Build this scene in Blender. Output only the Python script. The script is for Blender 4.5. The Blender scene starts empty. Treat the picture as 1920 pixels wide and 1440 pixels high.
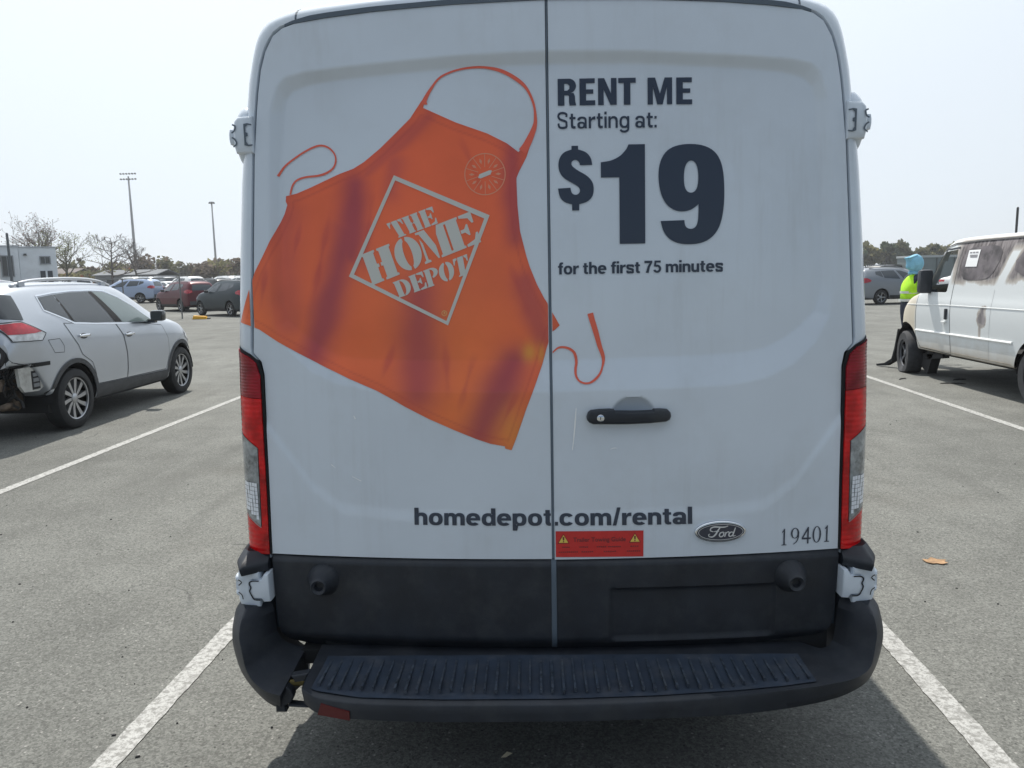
import bpy, bmesh, math, random
import numpy as np
from mathutils import Vector, Matrix
from mathutils.geometry import tessellate_polygon
from mathutils.bvhtree import BVHTree

R = math.radians
random.seed(7)
rng = np.random.default_rng(7)
scene = bpy.context.scene
COL = scene.collection

# ------------------------------------------------------------------ camera
CAM_YAW, CAM_PITCH, CAM_ROLL = R(3.651), R(8.023), R(1.1)
cam_data = bpy.data.cameras.new("camera")
cam = bpy.data.objects.new("camera", cam_data)
COL.objects.link(cam)
F = Vector((-math.sin(CAM_YAW) * math.cos(CAM_PITCH), math.cos(CAM_YAW) * math.cos(CAM_PITCH), -math.sin(CAM_PITCH)))
R0 = Vector((math.cos(CAM_YAW), math.sin(CAM_YAW), 0))
U0 = R0.cross(F)
UP = U0 * math.cos(CAM_ROLL) + R0 * math.sin(CAM_ROLL)
RT = R0 * math.cos(CAM_ROLL) - U0 * math.sin(CAM_ROLL)
cam.matrix_world = Matrix(((RT.x, UP.x, -F.x, 0), (RT.y, UP.y, -F.y, 0), (RT.z, UP.z, -F.z, 1.70), (0, 0, 0, 1)))
cam_data.sensor_width = 36
cam_data.lens = 27.04
cam_data.clip_start, cam_data.clip_end = 0.05, 3000
scene.camera = cam

# ------------------------------------------------------------------ sky, sun, exposure
SUN_ELEV, SUN_LEFT = R(59), R(17)          # sun ahead of the camera, a little to the left
world = bpy.data.worlds.new("World")
scene.world = world
world.use_nodes = True
wt = world.node_tree
wt.nodes.clear()
w_out = wt.nodes.new("ShaderNodeOutputWorld")
w_bg = wt.nodes.new("ShaderNodeBackground")
w_sky = wt.nodes.new("ShaderNodeTexSky")
w_sky.sky_type = 'NISHITA'
w_sky.sun_disc = False
w_sky.sun_elevation = SUN_ELEV
w_sky.sun_rotation = -SUN_LEFT
w_sky.altitude = 10
w_sky.air_density = 1.0
w_sky.dust_density = 1.5
w_sky.ozone_density = 1.0
w_bg.inputs[1].default_value = 0.075
# thin haze that scatters the sunlight forward: palest round the sun, thinning out away from it
SD = Vector((-math.sin(SUN_LEFT) * math.cos(SUN_ELEV), math.cos(SUN_LEFT) * math.cos(SUN_ELEV), math.sin(SUN_ELEV)))
w_tc = wt.nodes.new("ShaderNodeTexCoord")
w_nz = wt.nodes.new("ShaderNodeTexNoise")
w_nz.inputs["Scale"].default_value = 2.6
w_nz.inputs["Detail"].default_value = 6
w_dot = wt.nodes.new("ShaderNodeVectorMath")
w_dot.operation = 'DOT_PRODUCT'
w_dot.inputs[1].default_value = SD
w_ad = wt.nodes.new("ShaderNodeMath")
w_ad.operation = 'MULTIPLY_ADD'
w_ad.inputs[1].default_value = 0.22
w_mr = wt.nodes.new("ShaderNodeMapRange")
w_mr.interpolation_type = 'SMOOTHSTEP'
w_mr.inputs[1].default_value, w_mr.inputs[2].default_value = -0.05, 0.62
w_mr.inputs[3].default_value, w_mr.inputs[4].default_value = 0.02, 0.92
w_mx = wt.nodes.new("ShaderNodeMix")
w_mx.data_type = 'RGBA'
w_mx.inputs[7].default_value = (10.3, 11.25, 12.2, 1)
wt.links.new(w_tc.outputs["Generated"], w_nz.inputs["Vector"])
wt.links.new(w_tc.outputs["Generated"], w_dot.inputs[0])
wt.links.new(w_nz.outputs["Fac"], w_ad.inputs[0])
wt.links.new(w_dot.outputs["Value"], w_ad.inputs[2])
wt.links.new(w_ad.outputs[0], w_mr.inputs[0])
wt.links.new(w_mr.outputs[0], w_mx.inputs[0])
wt.links.new(w_sky.outputs[0], w_mx.inputs[6])
# the sky brightens towards the sun
w_gl = wt.nodes.new("ShaderNodeMapRange")
w_gl.interpolation_type = 'SMOOTHSTEP'
w_gl.inputs[1].default_value, w_gl.inputs[2].default_value = 0.42, 0.98
w_gl.inputs[3].default_value, w_gl.inputs[4].default_value = 1.0, 1.3
w_ml = wt.nodes.new("ShaderNodeVectorMath")
w_ml.operation = 'SCALE'
wt.links.new(w_dot.outputs["Value"], w_gl.inputs[0])
wt.links.new(w_mx.outputs[2], w_ml.inputs[0])
wt.links.new(w_gl.outputs[0], w_ml.inputs["Scale"])
wt.links.new(w_ml.outputs[0], w_bg.inputs[0])
wt.links.new(w_bg.outputs[0], w_out.inputs[0])

sun_d = bpy.data.lights.new("sun", 'SUN')
sun_d.energy = 5.0
sun_d.angle = R(0.6)
sun_d.color = (1.0, 0.95, 0.87)
sun = bpy.data.objects.new("sun", sun_d)
COL.objects.link(sun)
SD = Vector((-math.sin(SUN_LEFT) * math.cos(SUN_ELEV), math.cos(SUN_LEFT) * math.cos(SUN_ELEV), math.sin(SUN_ELEV)))
sun.rotation_euler = SD.to_track_quat('Z', 'Y').to_euler()
sun.location = SD * 50

scene.view_settings.view_transform = 'Standard'
scene.view_settings.look = 'None'
scene.view_settings.exposure = 0.12
scene.view_settings.gamma = 1.0
scene.view_settings.use_curve_mapping = False

# ------------------------------------------------------------------ helpers: materials
MATS = {}


def mat(name, col, rough=0.5, metal=0.0, coat=0.0, var=0.0, vscale=6.0, bump=0.0, bscale=40.0, spec=0.5, dirt=None, trans=0.0, emit=None, streak=0.0):
    """Principled material; var = noise variation of the base colour, dirt = (colour, amount, scale)."""
    if name in MATS:
        return MATS[name]
    m = bpy.data.materials.new(name)
    m.use_nodes = True
    nt = m.node_tree
    p = nt.nodes["Principled BSDF"]
    p.inputs["Base Color"].default_value = (*col, 1)
    p.inputs["Roughness"].default_value = rough
    p.inputs["Metallic"].default_value = metal
    p.inputs["Specular IOR Level"].default_value = spec
    if coat:
        p.inputs["Coat Weight"].default_value = coat
        p.inputs["Coat Roughness"].default_value = 0.06
    if trans:
        p.inputs["Transmission Weight"].default_value = trans
    tc = None
    src = None
    if var or bump or dirt or streak:
        tc = nt.nodes.new("ShaderNodeTexCoord")
    if var:
        n = nt.nodes.new("ShaderNodeTexNoise")
        n.inputs["Scale"].default_value = vscale
        n.inputs["Detail"].default_value = 6
        nt.links.new(tc.outputs["Object"], n.inputs["Vector"])
        mr = nt.nodes.new("ShaderNodeMapRange")
        mr.inputs[1].default_value, mr.inputs[2].default_value = 0.3, 0.7
        mr.inputs[3].default_value, mr.inputs[4].default_value = 1 - var, 1 + var
        nt.links.new(n.outputs["Fac"], mr.inputs[0])
        mx = nt.nodes.new("ShaderNodeMix")
        mx.data_type = 'RGBA'
        mx.blend_type = 'MULTIPLY'
        mx.inputs[0].default_value = 1
        mx.inputs[6].default_value = (*col, 1)
        nt.links.new(mr.outputs[0], mx.inputs[7])
        src = mx.outputs[2]
    if dirt:
        dcol, amt, dsc = dirt
        n = nt.nodes.new("ShaderNodeTexNoise")
        n.inputs["Scale"].default_value = dsc
        n.inputs["Detail"].default_value = 8
        n.inputs["Roughness"].default_value = 0.7
        nt.links.new(tc.outputs["Object"], n.inputs["Vector"])
        mr = nt.nodes.new("ShaderNodeMapRange")
        mr.inputs[1].default_value, mr.inputs[2].default_value = 0.48, 0.72
        mr.inputs[3].default_value, mr.inputs[4].default_value = 0.0, amt
        nt.links.new(n.outputs["Fac"], mr.inputs[0])
        mx = nt.nodes.new("ShaderNodeMix")
        mx.data_type = 'RGBA'
        nt.links.new(mr.outputs[0], mx.inputs[0])
        if src:
            nt.links.new(src, mx.inputs[6])
        else:
            mx.inputs[6].default_value = (*col, 1)
        mx.inputs[7].default_value = (*dcol, 1)
        src = mx.outputs[2]
    if streak:
        mp = nt.nodes.new("ShaderNodeMapping")
        mp.inputs["Scale"].default_value = (16, 16, .9)
        nt.links.new(tc.outputs["Object"], mp.inputs[0])
        n = nt.nodes.new("ShaderNodeTexNoise")
        n.inputs["Scale"].default_value = 1.6
        n.inputs["Detail"].default_value = 7
        n.inputs["Roughness"].default_value = .65
        nt.links.new(mp.outputs[0], n.inputs["Vector"])
        n2 = nt.nodes.new("ShaderNodeTexNoise")
        n2.inputs["Scale"].default_value = 1.3
        nt.links.new(tc.outputs["Object"], n2.inputs["Vector"])
        mr = nt.nodes.new("ShaderNodeMapRange")
        mr.inputs[1].default_value, mr.inputs[2].default_value, mr.inputs[4].default_value = .50, .78, streak
        nt.links.new(n.outputs["Fac"], mr.inputs[0])
        m2 = nt.nodes.new("ShaderNodeMapRange")
        m2.inputs[1].default_value, m2.inputs[2].default_value = .42, .62
        nt.links.new(n2.outputs["Fac"], m2.inputs[0])
        ml = nt.nodes.new("ShaderNodeMath")
        ml.operation = 'MULTIPLY'
        nt.links.new(mr.outputs[0], ml.inputs[0])
        nt.links.new(m2.outputs[0], ml.inputs[1])
        mx = nt.nodes.new("ShaderNodeMix")
        mx.data_type = 'RGBA'
        nt.links.new(ml.outputs[0], mx.inputs[0])
        if src:
            nt.links.new(src, mx.inputs[6])
        else:
            mx.inputs[6].default_value = (*col, 1)
        mx.inputs[7].default_value = (.30, .29, .26, 1)
        src = mx.outputs[2]
    if src:
        nt.links.new(src, p.inputs["Base Color"])
    if bump:
        n = nt.nodes.new("ShaderNodeTexNoise")
        n.inputs["Scale"].default_value = bscale
        n.inputs["Detail"].default_value = 4
        nt.links.new(tc.outputs["Object"], n.inputs["Vector"])
        b = nt.nodes.new("ShaderNodeBump")
        b.inputs["Strength"].default_value = bump
        b.inputs["Distance"].default_value = 0.01
        nt.links.new(n.outputs["Fac"], b.inputs["Height"])
        nt.links.new(b.outputs[0], p.inputs["Normal"])
    if emit:
        p.inputs["Emission Color"].default_value = (*emit[0], 1)
        p.inputs["Emission Strength"].default_value = emit[1]
    MATS[name] = m
    return m


def leafy(name, col, through=.45, var=.35):
    m = mat(name, col, rough=.9, var=var, vscale=.7)
    nt = m.node_tree
    p = nt.nodes["Principled BSDF"]
    out = next(n for n in nt.nodes if n.type == 'OUTPUT_MATERIAL')
    tr = nt.nodes.new("ShaderNodeBsdfTranslucent")
    mx = nt.nodes.new("ShaderNodeMixShader")
    mx.inputs[0].default_value = through
    src = p.inputs["Base Color"].links[0].from_socket
    nt.links.new(src, tr.inputs[0])
    nt.links.new(p.outputs[0], mx.inputs[1])
    nt.links.new(tr.outputs[0], mx.inputs[2])
    nt.links.new(mx.outputs[0], out.inputs[0])
    return m


# ------------------------------------------------------------------ helpers: objects
def link(name, me, parent=None):
    o = bpy.data.objects.new(name, me)
    COL.objects.link(o)
    if parent is not None:
        o.parent = parent
    return o


def mesh_of(V, Fc, material=None, smooth=False, sharp=None, name="mesh"):
    me = bpy.data.meshes.new(name)
    me.from_pydata([tuple(map(float, v)) for v in V], [], [tuple(int(i) for i in f) for f in Fc])
    if material is not None:
        me.materials.append(material)
    if smooth or sharp:
        me.polygons.foreach_set("use_smooth", [True] * len(me.polygons))
        if sharp:
            me.set_sharp_from_angle(angle=R(sharp))
    me.update()
    return me


def obj(name, VF, material, parent=None, smooth=False, sharp=None, label=None):
    me = mesh_of(VF[0], VF[1], material, smooth, sharp, name)
    o = link(name, me, parent)
    if label:
        o["label"] = label
    return o


def thing(name, label, cat, loc=(0, 0, 0), rz=0.0, group=None):
    o = bpy.data.objects.new(name, None)
    COL.objects.link(o)
    o.location = loc
    o.rotation_euler = (0, 0, rz)
    o.empty_display_size = 0.2
    tag(o, label, cat, group)
    return o


def tag(o, label, cat, group=None):
    o["label"] = label
    o["category"] = cat
    if group:
        o["group"] = group
    return o


def dup(root, loc, rz, label, group=None, colour=None, paint=None):
    """A copy of a thing with its parts and sub-parts; colour swaps the paint material."""
    def rec(o, par):
        c = o.copy()
        COL.objects.link(c)
        c.parent = par
        if colour is not None and c.type == 'MESH' and c.data.materials and c.data.materials[0] == paint:
            c.material_slots[0].link = 'OBJECT'
            c.material_slots[0].material = colour
        for ch in list(o.children):
            rec(ch, c)
        return c
    r = rec(root, None)
    r.location = loc
    r.rotation_euler = (0, 0, rz)
    r["label"] = label
    if group:
        r["group"] = group
    elif "group" in r:
        del r["group"]
    return r


# ------------------------------------------------------------------ helpers: shapes as (verts, faces)
def join(*parts):
    V, Fc = [], []
    for v, f in parts:
        n = len(V)
        V.extend([tuple(p) for p in v])
        Fc.extend([tuple(i + n for i in q) for q in f])
    return V, Fc


def box(c, s, rot=None, taper=1.0):
    V = []
    for dz in (-.5, .5):
        k = taper if dz > 0 else 1.0
        for dx, dy in ((-.5, -.5), (.5, -.5), (.5, .5), (-.5, .5)):
            v = Vector((dx * s[0] * k, dy * s[1] * k, dz * s[2]))
            if rot:
                v = rot @ v
            V.append(tuple(v + Vector(c)))
    return V, [(0, 3, 2, 1), (4, 5, 6, 7), (0, 1, 5, 4), (1, 2, 6, 5), (2, 3, 7, 6), (3, 0, 4, 7)]


def rbox(c, s, b=0.01):
    """box with bevelled edges"""
    bm = bmesh.new()
    bmesh.ops.create_cube(bm, size=1)
    for v in bm.verts:
        v.co = Vector((v.co.x * s[0], v.co.y * s[1], v.co.z * s[2]))
    bmesh.ops.bevel(bm, geom=bm.edges[:], offset=b, segments=2, affect='EDGES', profile=0.6)
    bm.verts.ensure_lookup_table()
    for i, v in enumerate(bm.verts):
        v.index = i
    V = [tuple(v.co + Vector(c)) for v in bm.verts]
    Fc = [tuple(v.index for v in f.verts) for f in bm.faces]
    bm.free()
    return V, Fc


def tube(pts, rad, n=8, cap=True):
    pts = [Vector(p) for p in pts]
    if not hasattr(rad, '__len__'):
        rad = [rad] * len(pts)
    V, Fc = [], []
    prev = None
    for i, p in enumerate(pts):
        t = (pts[min(i + 1, len(pts) - 1)] - pts[max(i - 1, 0)])
        t = t.normalized() if t.length > 1e-9 else Vector((0, 0, 1))
        a = prev if prev is not None else (Vector((1, 0, 0)) if abs(t.x) < .9 else Vector((0, 1, 0)))
        u = (a - t * a.dot(t)).normalized()
        w = t.cross(u)
        prev = u
        for k in range(n):
            g = 2 * math.pi * k / n
            V.append(tuple(p + (u * math.cos(g) + w * math.sin(g)) * rad[i]))
    for i in range(len(pts) - 1):
        for k in range(n):
            Fc.append((i * n + k, i * n + (k + 1) % n, (i + 1) * n + (k + 1) % n, (i + 1) * n + k))
    if cap:
        Fc.append(tuple(range(n))[::-1])
        Fc.append(tuple((len(pts) - 1) * n + k for k in range(n)))
    return V, Fc


def lathe(prof, n=24, axis='x', c=(0, 0, 0), cap=True):
    """prof: list of (along, radius)"""
    V, Fc = [], []
    for a, r in prof:
        for k in range(n):
            g = 2 * math.pi * k / n
            if axis == 'x':
                p = (a, r * math.cos(g), r * math.sin(g))
            elif axis == 'y':
                p = (r * math.cos(g), a, r * math.sin(g))
            else:
                p = (r * math.cos(g), r * math.sin(g), a)
            V.append((p[0] + c[0], p[1] + c[1], p[2] + c[2]))
    for i in range(len(prof) - 1):
        for k in range(n):
            Fc.append((i * n + k, i * n + (k + 1) % n, (i + 1) * n + (k + 1) % n, (i + 1) * n + k))
    if cap:
        Fc.append(tuple(range(n))[::-1])
        Fc.append(tuple((len(prof) - 1) * n + k for k in range(n)))
    return V, Fc


def ellipsoid(c, r, n=12, m=8):
    V, Fc = [], []
    for i in range(m + 1):
        th = math.pi * i / m
        for k in range(n):
            g = 2 * math.pi * k / n
            V.append((c[0] + r[0] * math.sin(th) * math.cos(g), c[1] + r[1] * math.sin(th) * math.sin(g), c[2] + r[2] * math.cos(th)))
    for i in range(m):
        for k in range(n):
            Fc.append((i * n + k, (i + 1) * n + k, (i + 1) * n + (k + 1) % n, i * n + (k + 1) % n))
    return V, Fc


def area2(poly):
    return 0.5 * sum(poly[i][0] * poly[(i + 1) % len(poly)][1] - poly[(i + 1) % len(poly)][0] * poly[i][1] for i in range(len(poly)))


def inset(poly, d):
    if area2(poly) < 0:
        poly = poly[::-1]
    n = len(poly)
    out = []
    for i in range(n):
        p, a, b = Vector(poly[i]), Vector(poly[i - 1]), Vector(poly[(i + 1) % n])
        e1, e2 = (p - a), (b - p)
        if e1.length < 1e-9 or e2.length < 1e-9:
            out.append(tuple(p))
            continue
        e1.normalize()
        e2.normalize()
        n1, n2 = Vector((-e1.y, e1.x)), Vector((-e2.y, e2.x))
        m = n1 + n2
        if m.length < 1e-6:
            m = n1
        m.normalize()
        k = d / max(0.35, m.dot(n1))
        out.append(tuple(p + m * k))
    return out


def slab(poly, y0, y1, bev=0.0, yf=None):
    """(x,z) polygon given thickness from y0 (towards the viewer) to y1, front edge rounded by bev; yf adds a surface height."""
    if area2(poly) < 0:
        poly = poly[::-1]
    n = len(poly)
    f = yf or (lambda x, z: 0.0)
    V = [(x, y1 + f(x, z), z) for x, z in poly] + [(x, y0 + bev + f(x, z), z) for x, z in poly]
    rings = 2
    if bev > 0:
        q = inset(poly, bev * .35)
        V += [(x, y0 + bev * .3 + f(x, z), z) for x, z in q]
        q = inset(poly, bev)
        V += [(x, y0 + f(x, z), z) for x, z in q]
        rings = 4
    Fc = []
    for r in range(rings - 1):
        for i in range(n):
            j = (i + 1) % n
            Fc.append((r * n + i, r * n + j, (r + 1) * n + j, (r + 1) * n + i))
    top = [V[(rings - 1) * n + i] for i in range(n)]
    for t in tessellate_polygon([[Vector((p[0], p[2], 0)) for p in top]]):
        Fc.append(tuple((rings - 1) * n + i for i in t))
    return V, Fc


# ------------------------------------------------------------------ helpers: polygons on surfaces
def inside(P, poly):
    P = np.asarray(P, float)
    poly = np.asarray(poly, float)
    x, y = P[:, 0], P[:, 1]
    r = np.zeros(len(P), bool)
    n = len(poly)
    for i in range(n):
        x1, y1 = poly[i]
        x2, y2 = poly[(i + 1) % n]
        if y1 == y2:
            continue
        c = ((y1 > y) != (y2 > y)) & (x < (x2 - x1) * (y - y1) / (y2 - y1) + x1)
        r ^= c
    return r


def near_poly(P, poly, closed=True):
    """nearest points on the outline and distances"""
    P = np.asarray(P, float)
    poly = np.asarray(poly, float)
    A = poly if closed else poly[:-1]
    B = np.roll(poly, -1, axis=0) if closed else poly[1:]
    best = np.full(len(P), 1e9)
    Q = P.copy()
    for a, b in zip(A, B):
        d = b - a
        L = d @ d
        if L < 1e-12:
            continue
        t = np.clip(((P - a) @ d) / L, 0, 1)
        q = a + t[:, None] * d
        e = np.hypot(*(P - q).T)
        m = e < best
        best[m] = e[m]
        Q[m] = q[m]
    return Q, best


def grid_mask(poly, step):
    """quads filling a polygon on a grid shared by every caller, rim snapped to the outline; returns 2-D verts, faces, rim loop edges"""
    poly = np.asarray(poly, float)
    i0 = np.floor(poly.min(0) / step).astype(int) - 1
    i1 = np.ceil(poly.max(0) / step).astype(int) + 1
    nx, ny = i1 - i0
    gx = (np.arange(nx) + i0[0] + .5) * step
    gy = (np.arange(ny) + i0[1] + .5) * step
    CX, CY = np.meshgrid(gx, gy, indexing='ij')
    keep = inside(np.c_[CX.ravel(), CY.ravel()], poly).reshape(nx, ny)
    cnt = np.zeros((nx + 1, ny + 1), int)
    for dx in (0, 1):
        for dy in (0, 1):
            cnt[dx:nx + dx, dy:ny + dy] += keep
    idx = np.full((nx + 1, ny + 1), -1)
    used = cnt > 0
    idx[used] = np.arange(used.sum())
    VX, VY = np.meshgrid((np.arange(nx + 1) + i0[0]) * step, (np.arange(ny + 1) + i0[1]) * step, indexing='ij')
    V = np.c_[VX[used], VY[used]]
    rim = (cnt > 0) & (cnt < 4)
    rid = idx[rim]
    if len(rid):
        Q, d = near_poly(V[rid], poly)
        V[rid] = Q
        n = len(poly)
        for i in range(n):
            a, p, b = poly[i - 1], poly[i], poly[(i + 1) % n]
            e1, e2 = p - a, b - p
            c = (e1 @ e2) / (np.hypot(*e1) * np.hypot(*e2) + 1e-12)
            if c < 0.9:
                k = rid[np.argmin(np.hypot(*(V[rid] - p).T))]
                if np.hypot(*(V[k] - p)) < step * 1.5:
                    V[k] = p
    ki, kj = np.nonzero(keep)
    Fc = np.c_[idx[ki, kj], idx[ki + 1, kj], idx[ki + 1, kj + 1], idx[ki, kj + 1]]
    return V, Fc


def rim_edges(Fc):
    from collections import Counter
    c = {}
    for f in Fc:
        n = len(f)
        for i in range(n):
            e = (int(f[i]), int(f[(i + 1) % n]))
            k = (min(e), max(e))
            c[k] = None if k in c else e
    return [e for e in c.values() if e]


def skin_on(poly, step, yfun, depth=0.0, off=0.0):
    """a sheet over the (x,z) polygon lying on y = yfun(x,z)+off, its rim turned in by depth"""
    P, Fc = grid_mask(poly, step)
    Y = yfun(P[:, 0], P[:, 1]) + off
    V = [(a[0], y, a[1]) for a, y in zip(P, Y)]
    Fc = [tuple(f) for f in Fc]
    if depth:
        m = {}
        for a, b in rim_edges(Fc):
            for q in (a, b):
                if q not in m:
                    m[q] = len(V)
                    V.append(V[q])
                    V.append((V[q][0], V[q][1] + depth, V[q][2]))
            Fc.append((m[a], m[a] + 1, m[b] + 1, m[b]))
    return V, Fc


def tess(polys, cell=None):
    """2-D outlines [outer, hole, ...] to triangles, optionally sliced to a cell size"""
    pts = [Vector((p[0], p[1], 0)) for pl in polys for p in pl]
    tri = tessellate_polygon([[Vector((p[0], p[1], 0)) for p in pl] for pl in polys])
    V = np.array([(p.x, p.y) for p in pts])
    Fc = [tuple(t) for t in tri]
    if cell:
        bm = bmesh.new()
        bv = [bm.verts.new((p[0], p[1], 0)) for p in V]
        for t in Fc:
            try:
                bm.faces.new([bv[i] for i in t])
            except ValueError:
                pass
        lo, hi = V.min(0), V.max(0)
        for ax in (0, 1):
            for k in range(int(math.floor(lo[ax] / cell)) + 1, int(math.ceil(hi[ax] / cell))):
                no = (1, 0, 0) if ax == 0 else (0, 1, 0)
                co = (k * cell, 0, 0) if ax == 0 else (0, k * cell, 0)
                bmesh.ops.bisect_plane(bm, geom=bm.verts[:] + bm.edges[:] + bm.faces[:], plane_co=co, plane_no=no)
        for i, v in enumerate(bm.verts):
            v.index = i
        V = np.array([(v.co.x, v.co.y) for v in bm.verts])
        Fc = [tuple(v.index for v in f.verts) for f in bm.faces]
        bm.free()
    return V, Fc


def print_on(shapes, yfun, off, cell=0.03):
    """flat print: list of [outer, holes...] (x,z) shapes laid on a surface"""
    V, Fc = [], []
    for s in shapes:
        p, f = tess(s, cell)
        n = len(V)
        y = yfun(p[:, 0], p[:, 1]) + off
        V += [(a[0], b, a[1]) for a, b in zip(p, y)]
        for q in f:                                   # face the viewer (-y)
            q = list(q)
            a, b, c = p[q[0]], p[q[1]], p[q[2]]
            if (b[0] - a[0]) * (c[1] - a[1]) - (b[1] - a[1]) * (c[0] - a[0]) < 0:
                q = q[::-1]
            Fc.append(tuple(i + n for i in q))
    return V, Fc


def stroke(pts, w):
    """polyline to outline polygon; w = one width or one per point"""
    pts = np.asarray(pts, float)
    w = np.full(len(pts), w) if not hasattr(w, '__len__') else np.asarray(w, float)
    t = np.gradient(pts, axis=0)
    t /= np.hypot(t[:, 0], t[:, 1])[:, None] + 1e-12
    n = np.c_[-t[:, 1], t[:, 0]]
    a = pts + n * w[:, None] / 2
    b = pts - n * w[:, None] / 2
    return [tuple(p) for p in a] + [tuple(p) for p in b[::-1]]


def smooth_line(pts, k=6):
    """Catmull-Rom through points"""
    P = np.asarray(pts, float)
    out = []
    for i in range(len(P) - 1):
        p0, p1, p2, p3 = P[max(i - 1, 0)], P[i], P[i + 1], P[min(i + 2, len(P) - 1)]
        for t in np.arange(k) / k:
            out.append(.5 * ((2 * p1) + (-p0 + p2) * t + (2 * p0 - 5 * p1 + 4 * p2 - p3) * t ** 2 + (-p0 + 3 * p1 - 3 * p2 + p3) * t ** 3))
    out.append(P[-1])
    return np.array(out)


def ring(cx, cz, r0, r1, n=40, e=1.0):
    a = [(cx + r1 * math.cos(2 * math.pi * i / n), cz + r1 * e * math.sin(2 * math.pi * i / n)) for i in range(n)]
    b = [(cx + r0 * math.cos(2 * math.pi * i / n), cz + r0 * e * math.sin(2 * math.pi * i / n)) for i in range(n)][::-1]
    return [a, b]


def text_shape(s, box_, bold=0.0, shear=0.0):
    """lettering from the built-in font fitted into (x0,z0,x1,z1): 2-D verts and faces"""
    cu = bpy.data.curves.new("lettering", 'FONT')
    cu.body = s
    cu.offset = bold
    cu.shear = shear
    cu.resolution_u = 4
    o = bpy.data.objects.new("lettering_tmp", cu)
    COL.objects.link(o)
    dg = bpy.context.evaluated_depsgraph_get()
    me = bpy.data.meshes.new_from_object(o.evaluated_get(dg))
    V = np.array([(v.co.x, v.co.y) for v in me.vertices])
    Fc = [tuple(p.vertices) for p in me.polygons]
    bpy.data.objects.remove(o)
    bpy.data.curves.remove(cu)
    bpy.data.meshes.remove(me)
    lo, hi = V.min(0), V.max(0)
    x0, z0, x1, z1 = box_
    V = (V - lo) / (hi - lo) * np.array([x1 - x0, z1 - z0]) + np.array([x0, z0])
    return V, Fc


def text_on(s, box_, yfun, off, bold=0.0, shear=0.0, slope=0.0):
    V, Fc = text_shape(s, box_, bold, shear)
    V[:, 1] += (V[:, 0] - box_[0]) * slope
    Y = yfun(V[:, 0], V[:, 1]) + off
    out = []
    for f in Fc:
        a, b, c = V[f[0]], V[f[1]], V[f[2]]
        out.append(f if (b[0] - a[0]) * (c[1] - a[1]) - (b[1] - a[1]) * (c[0] - a[0]) > 0 else f[::-1])
    return [(p[0], y, p[1]) for p, y in zip(V, Y)], out


# ------------------------------------------------------------------ helpers: lofted bodies
def pchip(x, Y, xn):
    """shape-preserving cubic through (x, Y[...]) at xn"""
    x = np.asarray(x, float)
    Y = np.asarray(Y, float)
    h = np.diff(x)
    d = np.diff(Y, axis=0) / h.reshape((-1,) + (1,) * (Y.ndim - 1))
    m = np.zeros_like(Y)
    m[0], m[-1] = d[0], d[-1]
    s = (d[:-1] * d[1:]) > 0
    with np.errstate(divide='ignore', invalid='ignore'):
        hm = 2 * d[:-1] * d[1:] / (d[:-1] + d[1:])
    m[1:-1] = np.where(s, hm, 0)
    k = np.clip(np.searchsorted(x, xn) - 1, 0, len(x) - 2)
    sh = (-1,) + (1,) * (Y.ndim - 1)
    t = ((xn - x[k]) / h[k]).reshape(sh)
    hk = h[k].reshape(sh)
    return (Y[k] * (2 * t ** 3 - 3 * t ** 2 + 1) + m[k] * hk * (t ** 3 - 2 * t ** 2 + t) + Y[k + 1] * (-2 * t ** 3 + 3 * t ** 2) + m[k + 1] * hk * (t ** 3 - t ** 2))


def loft(ys, prof, dy=0.05, ns=5):
    """half-profiles prof[station][point] = (x,z) from bottom centre to top centre; returns mirrored closed body"""
    prof = np.asarray(prof, float)
    yn = np.linspace(ys[0], ys[-1], int((ys[-1] - ys[0]) / dy) + 1)
    yn = np.unique(np.concatenate([yn, ys]))
    yn = yn[np.concatenate([[True], np.diff(yn) > 1e-4])]
    P = pchip(ys, prof, yn)                        # (ny, K, 2)
    K = prof.shape[1]
    P = np.moveaxis(P, 1, 0)
    kn = np.linspace(0, K - 1, (K - 1) * ns + 1)
    P = pchip(np.arange(K), P, kn)
    P = np.moveaxis(P, 0, 1)                       # (ny, M, 2)
    ny, M = P.shape[:2]
    V = []
    for i in range(ny):
        for j in range(M):
            V.append((P[i, j, 0], yn[i], P[i, j, 1]))
        for j in range(M - 2, 0, -1):
            V.append((-P[i, j, 0], yn[i], P[i, j, 1]))
    W = 2 * M - 2
    Fc = []
    for i in range(ny - 1):
        for j in range(W):
            Fc.append((i * W + j, (i + 1) * W + j, (i + 1) * W + (j + 1) % W, i * W + (j + 1) % W))
    for i, fl in ((0, False), (ny - 1, True)):
        for j in range(1, M - 2):
            q = (i * W + j, i * W + j + 1, i * W + (W - j - 1) % W, i * W + W - j)
            Fc.append(q[::-1] if fl else q)
        q = (i * W, i * W + 1, i * W + W - 1)
        Fc.append(q[::-1] if fl else q)
        q = (i * W + M - 2, i * W + M - 1, i * W + M)
        Fc.append(q[::-1] if fl else q)
    return np.array(V), Fc


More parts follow.
